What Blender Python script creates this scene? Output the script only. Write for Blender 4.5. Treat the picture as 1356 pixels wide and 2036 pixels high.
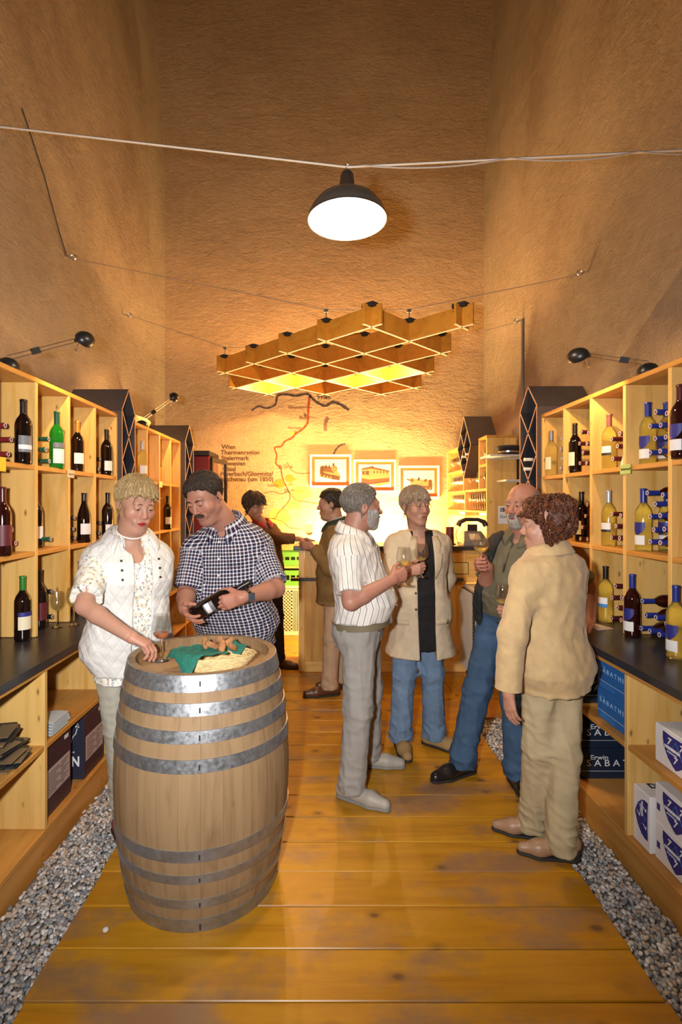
import bpy, math, random
import numpy as np
from mathutils import Vector, Matrix, Euler

for o in list(bpy.data.objects):
    bpy.data.objects.remove(o)
SC = bpy.context.scene
COL = SC.collection
random.seed(7)
RNG = np.random.default_rng(11)

# ------------------------------------------------------------------ camera, light, exposure
FPX, VX, VY, EYE = 1030.0, 640.0, 1003.0, 1.62      # focal length in pixels, vanishing point, eye height
cam_d = bpy.data.cameras.new('camera')
cam_d.sensor_fit = 'AUTO'; cam_d.sensor_width = 36.0
cam_d.lens = FPX / 2036.0 * 36.0
cam_d.shift_x = (678 - VX) / 2036.0
cam_d.shift_y = -(1018 - VY) / 2036.0
cam_d.clip_start = 0.05
cam = bpy.data.objects.new('camera', cam_d); COL.objects.link(cam)
cam.location = (0, 0, EYE); cam.rotation_euler = (math.pi / 2, 0, 0)
SC.camera = cam

world = bpy.data.worlds.new('world'); SC.world = world; world.use_nodes = True
world.node_tree.nodes['Background'].inputs[0].default_value = (0.30, 0.26, 0.22, 1)
world.node_tree.nodes['Background'].inputs[1].default_value = 0.05

def light(name, kind, loc, power, color, radius=0.05, target=None, angle=100, blend=1.0, size=None):
    l = bpy.data.lights.new(name, kind); l.energy = power; l.color = color
    if kind == 'AREA':
        l.shape = 'RECTANGLE'; l.size, l.size_y = size
    else:
        l.shadow_soft_size = radius
    if kind == 'SPOT':
        l.spot_size = math.radians(angle); l.spot_blend = blend
    o = bpy.data.objects.new(name, l); COL.objects.link(o); o.location = loc
    if target is not None:
        o.rotation_euler = (Vector(target) - Vector(loc)).to_track_quat('-Z', 'Y').to_euler()
    return o
TUNG = (1.0, 0.54, 0.20)
# the photographer's flash, on a bracket just left of the lens
light('camera_flash', 'SPOT', (-0.22, 0.02, 1.70), 330, (1.0, 0.97, 0.94), 0.045, (-0.35, 4.0, 1.80), 120, .85)
vs = SC.view_settings
vs.view_transform = 'Standard'; vs.look = 'None'; vs.gamma = 1.0; vs.use_curve_mapping = False
vs.exposure = 0.25

# ------------------------------------------------------------------ helpers
def P(px, py, d):
    return np.array([(px - VX) * d / FPX, d, EYE - (py - VY) * d / FPX])

ORG = {}
def org(o): return ORG.get(o.name, (0, 0, 0)) if o is not None else (0, 0, 0)

def tag(o, label=None, cat=None, group=None, kind=None):
    if label: o['label'] = label
    if cat: o['category'] = cat
    if group: o['group'] = group
    if kind: o['kind'] = kind
    return o

def thing(name, loc, label=None, cat=None, group=None, kind=None):
    o = bpy.data.objects.new(name, None); COL.objects.link(o)
    o.empty_display_size = 0.05
    o.location = loc; ORG[o.name] = tuple(loc)
    return tag(o, label, cat, group, kind)

def obj(name, me, parent=None):
    o = bpy.data.objects.new(name, me); COL.objects.link(o)
    if parent is not None:
        o.parent = parent; ORG[o.name] = org(parent)
    return o

class MB:
    """collects polygons; build() makes one mesh object"""
    def __init__(s): s.v = []; s.f = []; s.m = []
    def add(s, vs, fs, mi=0):
        n = len(s.v); s.v += [tuple(map(float, v)) for v in vs]
        s.f += [tuple(i + n for i in f) for f in fs]; s.m += [mi] * len(fs)
        return s
    def box(s, x0, x1, y0, y1, z0, z1, mi=0, c=0.0, front=None):
        if x0 > x1: x0, x1 = x1, x0
        if y0 > y1: y0, y1 = y1, y0
        if z0 > z1: z0, z1 = z1, z0
        if c <= 0:
            v = [(x, y, z) for x in (x0, x1) for y in (y0, y1) for z in (z0, z1)]
            f = [(0, 1, 3, 2), (4, 6, 7, 5), (0, 4, 5, 1), (2, 3, 7, 6), (0, 2, 6, 4), (1, 5, 7, 3)]
            s.add(v, f, mi)
        else:
            c = min(c, (x1-x0)*.45, (y1-y0)*.45, (z1-z0)*.45)
            L, Hh = (x0, y0, z0), (x1, y1, z1)
            v = []; idx = {}
            for a in (0, 1):
                for b in (0, 1):
                    for d in (0, 1):
                        k = (a, b, d)
                        for ax in range(3):
                            p = []
                            for q in range(3):
                                e = Hh[q] if k[q] else L[q]
                                if q != ax: e += (-c if k[q] else c)
                                p.append(e)
                            idx[(k, ax)] = len(v); v.append(p)
            f = []
            for ax in range(3):
                o1, o2 = [q for q in range(3) if q != ax]
                for sd in (0, 1):
                    q = []
                    for (u, w) in ((0, 0), (1, 0), (1, 1), (0, 1)):
                        k = [0, 0, 0]; k[ax] = sd; k[o1] = u; k[o2] = w
                        q.append(idx[(tuple(k), ax)])
                    f.append(tuple(q))
            for ax in range(3):
                o1, o2 = [q for q in range(3) if q != ax]
                for u in (0, 1):
                    for w in (0, 1):
                        k0 = [0, 0, 0]; k0[o1] = u; k0[o2] = w; k1 = list(k0); k1[ax] = 1
                        k0, k1 = tuple(k0), tuple(k1)
                        f.append((idx[(k0, o1)], idx[(k1, o1)], idx[(k1, o2)], idx[(k0, o2)]))
            for k in [(a, b, d) for a in (0, 1) for b in (0, 1) for d in (0, 1)]:
                f.append((idx[(k, 0)], idx[(k, 1)], idx[(k, 2)]))
            s.add(v, f, mi)
        return s
    def lathe(s, prof, n=20, c=(0, 0, 0), mi=0, cap0=True, cap1=True, mis=None, ang=None):
        vs = []; m = len(prof)
        for i in range(n):
            a = 2 * math.pi * i / n
            for r, z in prof: vs.append((c[0] + r * math.cos(a), c[1] + r * math.sin(a), c[2] + z))
        b = len(s.v); s.v += vs
        for i in range(n):
            j = (i + 1) % n
            for k in range(m - 1):
                s.f.append((b + i*m + k, b + j*m + k, b + j*m + k + 1, b + i*m + k + 1)); s.m.append(mis[k] if mis else mi)
        if cap0: s.f.append(tuple(b + i*m for i in reversed(range(n)))); s.m.append(mis[0] if mis else mi)
        if cap1: s.f.append(tuple(b + i*m + m - 1 for i in range(n))); s.m.append(mis[-1] if mis else mi)
        return s
    def tube(s, pts, r, n=8, mi=0, caps=True):
        pts = [np.array(p, float) for p in pts]; m = len(pts)
        rs = r if isinstance(r, (list, tuple)) else [r] * m
        b = len(s.v); prev = None
        for i, p in enumerate(pts):
            t = pts[min(i+1, m-1)] - pts[max(i-1, 0)]; t = t / (np.linalg.norm(t) + 1e-9)
            if prev is None:
                a = np.array([0, 0, 1.]) if abs(t[2]) < .9 else np.array([1., 0, 0])
                u = np.cross(t, a)
            else:
                u = prev - t * np.dot(prev, t)
            u /= np.linalg.norm(u) + 1e-9; w = np.cross(t, u); prev = u
            for k in range(n):
                a = 2*math.pi*k/n
                s.v.append(tuple(p + rs[i]*(u*math.cos(a) + w*math.sin(a))))
        for i in range(m-1):
            for k in range(n):
                k2 = (k+1) % n
                s.f.append((b+i*n+k, b+i*n+k2, b+(i+1)*n+k2, b+(i+1)*n+k)); s.m.append(mi)
        if caps:
            s.f.append(tuple(b + k for k in reversed(range(n)))); s.m.append(mi)
            s.f.append(tuple(b + (m-1)*n + k for k in range(n))); s.m.append(mi)
        return s
    def prism(s, poly, axis, a0, a1, mi=0):
        """poly: 2-D points in the two other axes (in x,y,z order), extruded along axis"""
        def mk(p, a):
            l = list(p); l.insert(axis, a); return tuple(l)
        n = len(poly)
        vs = [mk(p, a0) for p in poly] + [mk(p, a1) for p in poly]
        fs = [tuple(range(n)), tuple(range(2*n-1, n-1, -1))] + [(i, i+n, (i+1) % n + n, (i+1) % n) for i in range(n)]
        return s.add(vs, fs, mi)
    def obox(s, c, ax, half, mi=0):
        """oriented box: centre, 3 axis vectors, half sizes"""
        c = np.array(c, float); ax = [np.array(a, float)/np.linalg.norm(a) for a in ax]
        v = [c + sx*half[0]*ax[0] + sy*half[1]*ax[1] + sz*half[2]*ax[2] for sx in (-1, 1) for sy in (-1, 1) for sz in (-1, 1)]
        return s.add(v, [(0, 1, 3, 2), (4, 6, 7, 5), (0, 4, 5, 1), (2, 3, 7, 6), (0, 2, 6, 4), (1, 5, 7, 3)], mi)
    def mesh(s, name, mats, o=(0, 0, 0), smooth=None):
        me = bpy.data.meshes.new(name)
        v = [(a-o[0], b-o[1], c-o[2]) for a, b, c in s.v]
        me.from_pydata(v, [], s.f)
        for m in (mats if isinstance(mats, (list, tuple)) else [mats]): me.materials.append(m)
        if any(s.m): me.polygons.foreach_set('material_index', s.m)
        import bmesh
        bm = bmesh.new(); bm.from_mesh(me); bmesh.ops.recalc_face_normals(bm, faces=bm.faces); bm.to_mesh(me); bm.free()
        if smooth:
            me.polygons.foreach_set('use_smooth', [True]*len(me.polygons))
            me.set_sharp_from_angle(angle=math.radians(smooth))
        me.update()
        return me
    def build(s, name, mats, parent=None, smooth=None):
        return obj(name, s.mesh(name, mats, org(parent), smooth), parent)

def board(name, b, m, parent, c=0.0025):
    return MB().box(*b, c=c).build(name, m, parent)

def copy_tree(o, parent=None):
    c = o.copy(); COL.objects.link(c)
    if parent is not None: c.parent = parent
    for ch in list(o.children): copy_tree(ch, c)
    return c

def text_mesh(txt, size, mat, ext=0.0006, align='LEFT', shear=0.0, bold=0.0, width=1.0):
    cu = bpy.data.curves.new('t', 'FONT'); cu.body = txt; cu.size = size; cu.extrude = ext
    cu.align_x = align; cu.resolution_u = 3; cu.shear = shear; cu.offset = bold
    o = bpy.data.objects.new('t', cu); COL.objects.link(o)
    bpy.context.view_layer.update()
    dg = bpy.context.evaluated_depsgraph_get()
    me = bpy.data.meshes.new_from_object(o.evaluated_get(dg))
    bpy.data.objects.remove(o); bpy.data.curves.remove(cu)
    me.materials.clear(); me.materials.append(mat)
    if width != 1.0: me.transform(Matrix.Diagonal((width, 1, 1, 1)))
    return me

def put_text(name, txt, size, mat, loc, xdir, ydir, parent, **kw):
    """flat lettering: reads along xdir, up is ydir"""
    me = text_mesh(txt, size, mat, **kw)
    x = Vector(xdir).normalized(); y = Vector(ydir).normalized(); z = x.cross(y)
    M = Matrix((x, y, z)).transposed().to_4x4()
    o0 = Vector(org(parent)); M.translation = Vector(loc) - o0
    me.transform(M)
    return obj(name, me, parent)

# ------------------------------------------------------------------ materials
class NT:
    def __init__(s, name):
        s.mat = bpy.data.materials.new(name); s.mat.use_nodes = True
        s.t = s.mat.node_tree; s.b = s.t.nodes['Principled BSDF']
    def n(s, typ, **kw):
        nd = s.t.nodes.new(typ)
        for k, v in kw.items(): setattr(nd, k, v)
        return nd
    def l(s, a, b): s.t.links.new(a, b); return s
    def val(s, sock, v):
        if hasattr(v, 'links') or isinstance(v, bpy.types.NodeSocket): s.l(v, sock)
        else: sock.default_value = v
    def math(s, op, a, b=0.0, c=None, clamp=False):
        m = s.n('ShaderNodeMath', operation=op, use_clamp=clamp)
        s.val(m.inputs[0], a); s.val(m.inputs[1], b)
        if c is not None: s.val(m.inputs[2], c)
        return m.outputs[0]
    def coords(s, kind='Object', scale=(1, 1, 1), rnd=False):
        if kind == 'pc':
            o = s.n('ShaderNodeAttribute', attribute_name='pc').outputs['Vector']
        else:
            o = s.n('ShaderNodeTexCoord').outputs[kind]
        if rnd:
            oi = s.n('ShaderNodeObjectInfo'); v = s.n('ShaderNodeVectorMath', operation='MULTIPLY_ADD')
            s.l(oi.outputs['Random'], v.inputs[0]); v.inputs[1].default_value = (17.3, 11.1, 23.7); s.l(o, v.inputs[2]); o = v.outputs[0]
        m = s.n('ShaderNodeVectorMath', operation='MULTIPLY'); s.l(o, m.inputs[0]); m.inputs[1].default_value = scale
        return m.outputs[0]
    def noise(s, vec, scale=5, detail=3, rough=.55, dist=0.0, out='Fac'):
        n = s.n('ShaderNodeTexNoise'); s.l(vec, n.inputs['Vector'])
        n.inputs['Scale'].default_value = scale; n.inputs['Detail'].default_value = detail
        n.inputs['Roughness'].default_value = rough; n.inputs['Distortion'].default_value = dist
        return n.outputs[out]
    def voro(s, vec, scale=5, feature='F1', out='Distance', rnd=1.0):
        n = s.n('ShaderNodeTexVoronoi', feature=feature); s.l(vec, n.inputs['Vector'])
        n.inputs['Scale'].default_value = scale; n.inputs['Randomness'].default_value = rnd
        return n.outputs[out]
    def ramp(s, fac, stops, interp='LINEAR'):
        r = s.n('ShaderNodeValToRGB'); s.l(fac, r.inputs[0]); cr = r.color_ramp; cr.interpolation = interp
        while len(cr.elements) < len(stops): cr.elements.new(0.5)
        for e, (p, c) in zip(cr.elements, stops):
            e.position = p; e.color = (c, c, c, 1) if isinstance(c, (int, float)) else (*c, 1)
        return r.outputs[0]
    def mix(s, fac, a, b, blend='MIX'):
        m = s.n('ShaderNodeMix', data_type='RGBA', blend_type=blend)
        s.val(m.inputs[0], fac)
        for i, v in ((6, a), (7, b)):
            s.val(m.inputs[i], (*v, 1) if isinstance(v, tuple) and len(v) == 3 else v)
        return m.outputs[2]
    def bump(s, h, strength=.3, dist=.01):
        b = s.n('ShaderNodeBump'); b.inputs['Strength'].default_value = strength; b.inputs['Distance'].default_value = dist
        s.l(h, b.inputs['Height']); s.l(b.outputs[0], s.b.inputs['Normal']); return s
    def base(s, c): s.val(s.b.inputs['Base Color'], (*c, 1) if isinstance(c, tuple) else c); return s
    def set(s, **kw):
        names = dict(rough='Roughness', metal='Metallic', trans='Transmission Weight', ior='IOR', coat='Coat Weight', spec='Specular IOR Level',
                     sheen='Sheen Weight', emis='Emission Strength', sss='Subsurface Weight', alpha='Alpha')
        for k, v in kw.items(): s.val(s.b.inputs[names[k]], v)
        return s

def plain(name, c, rough=.5, metal=0, var=0.0, vscale=40, bump=0, bscale=200, **kw):
    m = NT(name); m.set(rough=rough, metal=metal, **kw)
    if var or bump: v = m.coords('Object')
    if var:
        f = m.noise(v, vscale, 3)
        m.base(m.ramp(f, [(.25, tuple(x*(1-var) for x in c)), (.75, tuple(min(1, x*(1+var)) for x in c))]))
    else: m.base(c)
    if bump: m.bump(m.noise(v, bscale, 2), bump, .002)
    return m.mat

def emitter(name, c, strength):
    m = NT(name); m.base(c); m.b.inputs['Emission Color'].default_value = (*c, 1); m.set(emis=strength); return m.mat

def wood(name, axis, light_c, dark_c, knots=.5, rough=.42, grain=14):
    m = NT(name); sc = [6.0, 6.0, 6.0]; sc[axis] = 0.55
    v = m.coords('Object', tuple(sc), rnd=True)
    g = m.noise(v, grain/6.0, 4, .6, .6)
    w = m.noise(v, .5, 2)
    col = m.ramp(g, [(.28, dark_c), (.52, light_c), (.8, tuple(min(1, x*1.12) for x in light_c))])
    col = m.mix(m.math('MULTIPLY', w, .35), col, tuple(x*.8 for x in dark_c))
    ks = [1.0, 1.0, 1.0]; ks[axis] = .42
    kv = m.coords('Object', tuple(ks), rnd=True)
    d = m.voro(kv, 13)
    kn = m.ramp(d, [(.0, 1.0), (.055, 1.0), (.085, .35), (.14, 0.0)])
    col = m.mix(m.math('MULTIPLY', kn, knots), col, tuple(x*.22 for x in dark_c))
    m.base(col); m.set(rough=rough, spec=.4); m.bump(g, .08, .002)
    return m.mat

M = {}
pl, pd = (.76, .49, .165), (.60, .325, .070)
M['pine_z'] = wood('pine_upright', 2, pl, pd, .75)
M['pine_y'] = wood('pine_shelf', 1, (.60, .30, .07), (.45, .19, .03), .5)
M['pine_x'] = wood('pine_cross', 0, pl, pd, .6)
M['canopy_wood'] = wood('canopy_board', 0, (.68, .30, .034), (.55, .21, .018), .7, .5)
M['canopy_edge_lit'] = plain('canopy_edge_lit', (.88, .76, .52), .5)  # light on the boards' bottom edges, put into a paler colour
M['stave'] = wood('oak_stave', 2, (.300, .195, .102), (.200, .120, .056), .2, .6, 22)
M['barrel_head'] = wood('oak_head', 0, (.40, .23, .105), (.27, .15, .065), .3, .5, 20)
M['slate'] = plain('slate_top', (.030, .031, .036), .30, var=.25, vscale=30, bump=.05)
M['black'] = plain('black_plastic', (.012, .012, .013), .35)
M['black_matt'] = plain('black_matt', (.018, .018, .020), .7)
M['steel'] = plain('brushed_steel', (.62, .62, .63), .28, 1.0)
M['white'] = plain('white_paint', (.82, .81, .78), .5)
M['paper'] = plain('white_paper', (.80, .80, .80), .6)

def plank_mat():
    m = NT('floor_plank')
    v = m.coords('Object', (.5, 5.5, 5), rnd=True)
    g = m.noise(v, 3.0, 5, .6, .5)
    col = m.ramp(g, [(.25, (.32, .130, .004)), (.5, (.46, .212, .006)), (.78, (.57, .29, .012))])
    oi = m.n('ShaderNodeObjectInfo')
    col = m.mix(m.math('MULTIPLY', oi.outputs['Random'], .45), col, (.40, .165, .006))
    kv = m.coords('Object', (1, 1, 1), rnd=True)
    d = m.voro(m.coords('Object', (.62, 1, 1), rnd=True), 6.0)
    kn = m.ramp(d, [(0, 1.0), (.07, .95), (.11, .35), (.20, 0)])
    col = m.mix(m.math('MULTIPLY', kn, .85), col, (.07, .03, .014))
    wv = m.coords('Object', (1.0, 1.7, 1), rnd=True)
    wear = m.ramp(m.noise(wv, 2.1, 5, .62), [(.52, 0), (.66, .80)])
    col = m.mix(wear, col, (.23, .135, .080))
    m.base(col); m.set(rough=m.ramp(g, [(.3, .30), (.7, .42)]), spec=.5); m.bump(g, .10, .003)
    return m.mat
M['plank'] = plank_mat()

def plaster(name, c1, c2, rough_amt, sc):
    m = NT(name); v = m.coords('Object')
    n1 = m.noise(v, .9, 4, .6); n2 = m.noise(v, 9, 4, .6)
    col = m.ramp(m.math('ADD', m.math('MULTIPLY', n1, .65), m.math('MULTIPLY', n2, .35)), [(.30, c1), (.68, c2)])
    m.base(col); m.set(rough=.9, spec=.15)
    st = m.coords('Object', (1, 1, 2.2))
    h = m.math('ADD', m.math('MULTIPLY', m.math('ADD', m.noise(st, sc, 6, .68, .5), m.noise(st, sc*.22, 3, .5, .6)), .7), m.math('MULTIPLY', m.noise(v, sc*4, 3), .30))
    m.bump(h, rough_amt, .06)
    return m.mat
# ------------------------------------------------------------------ the room
XL, XR, YB, ZC = -2.15, 2.22, 7.10, 9.6
M['wall_side'] = plaster('plaster_side', (.40, .31, .215), (.60, .49, .36), .9, 38)
M['wall_back'] = plaster('plaster_back', (.50, .345, .185), (.68, .50, .29), .65, 13)
M['concrete'] = plain('concrete', (.22, .20, .18), .9, var=.2, vscale=6)

def struct(o): o['kind'] = 'structure'; return o
struct(MB().prism([(XL, -.1), (XL, 6.2), (XL-.22, ZC), (XL-.55, ZC), (XL-.55, -.1)], 1, -2.3, YB+.3).build('wall_left', M['wall_side']))
struct(MB().prism([(XR, -.1), (XR, 6.2), (XR+.22, ZC), (XR+.55, ZC), (XR+.55, -.1)], 1, -2.3, YB+.3).build('wall_right', M['wall_side']))
wall_back = struct(MB().box(XL-.5, XR+.5, YB, YB+.3, -.1, ZC).build('wall_back', M['wall_back']))
struct(MB().box(XL-.5, XR+.5, -2.3, -2.0, -.1, ZC).build('wall_front', M['wall_side']))
struct(MB().box(XL-.5, XR+.5, -2.3, YB+.3, ZC, ZC+.2).build('ceiling', M['concrete']))
floor = struct(MB().box(XL-.5, XR+.5, -2.3, YB+.3, -.16, -.06).build('floor', M['concrete']))

DL, DR = -.975, 1.127
y = .49
pk = MB().box(DL, DR, -.0975, .0975, -.045, 0, c=.003).mesh('plank', M['plank'])
k = 0
while y < 7.05:
    o = obj('plank', pk, floor); o.location = ((k * 37 % 11 - 5) * .0012, y + .1, -.0008 * (k * 7 % 4)); y += .2; k += 1
# deck continues behind the bar to both sides
bk = MB().box(-1.2, -.98, 5.72, 7.0, -.045, 0).build('deck_strip', M['plank'], floor)
bk2 = MB().box(1.13, 2.1, 3.95, 7.0, -.045, -.002).build('deck_strip', M['plank'], floor)
bk3 = MB().box(-2.1, -1.2, 5.72, 7.0, -.045, -.002).build('deck_strip', M['plank'], floor)

# gravel
def stone_mat():
    m = NT('gravel_stone'); a = m.n('ShaderNodeAttribute', attribute_name='Col').outputs['Color']
    m.base(a); m.set(rough=.75); return m.mat
M['gravel'] = stone_mat()
def gravel(x0, x1, y0, y1, label, seed):
    rg = np.random.default_rng(seed)
    t = (1 + 5**.5) / 2
    ico = np.array([(-1, t, 0), (1, t, 0), (-1, -t, 0), (1, -t, 0), (0, -1, t), (0, 1, t), (0, -1, -t), (0, 1, -t), (t, 0, -1), (t, 0, 1), (-t, 0, -1), (-t, 0, 1)]) / math.sqrt(1+t*t)
    fc = np.array([(0, 11, 5), (0, 5, 1), (0, 1, 7), (0, 7, 10), (0, 10, 11), (1, 5, 9), (5, 11, 4), (11, 10, 2), (10, 7, 6), (7, 1, 8), (3, 9, 4), (3, 4, 2), (3, 2, 6), (3, 6, 8), (3, 8, 9), (4, 9, 5), (2, 4, 11), (6, 2, 10), (8, 6, 7), (9, 8, 1)])
    g = .0142
    nx, ny = int((x1-x0)/g), int((y1-y0)/g)
    gx, gy = np.meshgrid(np.arange(nx), np.arange(ny)); n = nx*ny
    cx = x0 + (gx.ravel() + .5 + rg.uniform(-.45, .45, n)) * (x1-x0)/nx
    cy = y0 + (gy.ravel() + .5 + rg.uniform(-.45, .45, n)) * (y1-y0)/ny
    cz = -.030 + rg.uniform(-.012, .012, n) + .006*np.sin(cx*31+cy*17)
    a = rg.uniform(0, 6.283, n); tl = rg.uniform(-.6, .6, n)
    s = np.stack([rg.uniform(.009, .016, n), rg.uniform(.007, .011, n), rg.uniform(.005, .009, n)], 1)
    v = ico[None] * s[:, None] * rg.uniform(.85, 1.15, (n, 12, 1))
    c, sn = np.cos(tl)[:, None], np.sin(tl)[:, None]
    v = np.stack([v[..., 0]*c - v[..., 2]*sn, v[..., 1], v[..., 0]*sn + v[..., 2]*c], -1)
    c, sn = np.cos(a)[:, None], np.sin(a)[:, None]
    v = np.stack([v[..., 0]*c - v[..., 1]*sn + cx[:, None], v[..., 0]*sn + v[..., 1]*c + cy[:, None], v[..., 2] + cz[:, None]], -1)
    F = (fc[None] + 12*np.arange(n)[:, None, None]).reshape(-1, 3)
    me = bpy.data.meshes.new('gravel'); me.vertices.add(n*12); me.vertices.foreach_set('co', v.astype(np.float32).ravel())
    me.loops.add(len(F)*3); me.loops.foreach_set('vertex_index', F.astype(np.int32).ravel())
    me.polygons.add(len(F)); me.polygons.foreach_set('loop_start', np.arange(0, len(F)*3, 3, dtype=np.int32)); me.polygons.foreach_set('loop_total', np.full(len(F), 3, np.int32))
    me.polygons.foreach_set('use_smooth', np.ones(len(F), bool))
    me.update(calc_edges=True)
    base = 1.45*np.array([(.30, .29, .28), (.22, .23, .245), (.40, .38, .36), (.36, .29, .23), (.16, .165, .175), (.44, .42, .40), (.33, .255, .205)])
    ci = base[rg.integers(0, 7, n)] * rg.uniform(.7, 1.25, (n, 1))
    ca = me.color_attributes.new('Col', 'FLOAT_COLOR', 'POINT')
    ca.data.foreach_set('color', np.concatenate([np.repeat(ci, 12, 0), np.ones((n*12, 1))], 1).astype(np.float32).ravel())
    me.materials.append(M['gravel'])
    return tag(obj('gravel', me), label, 'gravel', kind='stuff')
gravel(-1.266, DL-.002, .45, 5.7, 'grey pebble gravel strip beside the shelf with the blond woman', 3)
gravel(DR+.002, 1.370, .45, 4.2, 'grey pebble gravel strip below the shelf of blue-capped bottles', 5)
pb = MB(); pb.lathe([(.001, 0), (.010, .002), (.013, .008), (.009, .014), (.001, .016)], 8, P(210, 1852, 1.965)*[1, 1, 0])
tag(pb.build('pebble', plain('pale_pebble', (.62, .56, .48), .7), None, 60), 'single pale pebble lying on the floor boards before the barrel', 'pebble')

# ------------------------------------------------------------------ shelf units
TH = .026
def cubbies(label, xf, xb, ys, zs, name='wall_shelf'):
    r = thing(name, ((xf+xb)/2, (ys[0]+ys[-1])/2, zs[0]), label, 'shelf', 'pine pigeonhole wall shelves')
    s = 1 if xb > xf else -1
    for yy in ys:
        board('upright', (xf, xb, yy-TH/2, yy+TH/2, zs[0], zs[-1]-TH), M['pine_z'], r)
    for z in zs[1:-1]:
        for a, b in zip(ys[:-1], ys[1:]):
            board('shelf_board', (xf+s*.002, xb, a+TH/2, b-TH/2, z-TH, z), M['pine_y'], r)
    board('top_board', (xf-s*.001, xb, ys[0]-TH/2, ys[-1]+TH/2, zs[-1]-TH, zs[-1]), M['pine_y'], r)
    for a, b in zip(ys[:-1], ys[1:]):
        board('back_panel', (xb-s*.008, xb, a+TH/2, b-TH/2, zs[0], zs[-1]-TH), M['pine_z'], r, 0)
    return r
ZS = [.91, 1.37, 1.83, 2.30]
XFL, XFR = -1.53, 1.66
YL = [1.70, 2.06, 2.42, 2.78, 3.14, 3.50, 3.87]
YR = [1.74, 2.11, 2.474, 2.845, 3.20, 3.555, 3.91]
cubbies('pine pigeonhole shelf of dark bottles behind the blond woman', XFL, -1.90, YL, ZS)
cubbies('pine pigeonhole shelf of blue-capped and white wine bottles', XFR, 2.03, YR, ZS)
YL2 = [4.185, 4.54, 4.89, 5.25, 5.60]
cubbies('pine pigeonhole shelf with a wicker basket on top', XFL, -1.90, YL2, ZS)

def base_unit(label, xf, xb, ys, zm, y_end):
    r = thing('base_cabinet', ((xf+xb)/2, (ys[0]+ys[-1])/2, 0), label, 'cabinet', 'open pine base cabinets')
    s = 1 if xb > xf else -1
    board('plinth', (xf+s*.004, xf+s*.03, ys[0]-TH/2, ys[-1]+TH/2, -.055, .086), M['pine_y'], r)
    board('bottom_board', (xf, xb, ys[0]-TH/2, ys[-1]+TH/2, .088, .115), M['pine_y'], r)
    for yy in ys:
        board('divider', (xf+s*.003, xb, yy-TH/2, yy+TH/2, .115, .842), M['pine_z'], r)
    for a, b in zip(ys[:-1], ys[1:]):
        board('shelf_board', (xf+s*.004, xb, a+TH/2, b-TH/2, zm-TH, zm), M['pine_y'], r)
        board('back_panel', (xb-s*.008, xb, a+TH/2, b-TH/2, .115, .842), M['pine_z'], r, 0)
    board('rail', (xf+s*.003, xf+s*.06, ys[0]-TH/2, ys[-1]+TH/2, .842, .869), M['pine_y'], r)
    board('rear_foot', (xb-s*.03, xb, ys[0], ys[-1], -.055, .088), M['pine_y'], r)
    return r
XBL, XBR = -1.28, 1.385
base_unit('open pine base cabinet holding navy cartons and flattened cardboard', XBL, -1.93, [1.69, 2.41, 3.14, 3.87], .505, 3.87)
base_unit('open pine base cabinet holding white shield cartons and blue cartons', XBR, 2.05, [1.645, 2.365, 3.085, 3.80], .53, 3.8)
base_unit('open pine base cabinet beyond the tall diamond rack', XBL, -1.93, [4.185, 4.89, 5.60], .505, 5.6)

def worktop(label, xf, xb, y0, y1, rnd):
    s = 1 if xb > xf else -1
    n = 8; R = rnd
    poly = [(xb, y0), (xf, y0)]
    for i in range(n+1):
        a = math.pi/2*i/n
        poly.append((xf + s*R*(1-math.cos(a)), y1 - R + R*math.sin(a)))
    poly.append((xb, y1))
    m = MB(); m.prism(poly, 2, .872, .908)
    return tag(m.build('worktop', M['slate'], None, 40), label, 'worktop', 'dark slate worktops')
worktop('dark slate worktop carrying two wine glasses on stems', -1.262, -1.93, 1.62, 3.88, .06)
worktop('dark slate worktop the bald man leans on', 1.365, 2.05, 1.60, 3.90, .16)
worktop('dark slate worktop below the far basket shelf', -1.30, -1.93, 4.17, 5.61, .05)

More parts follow.
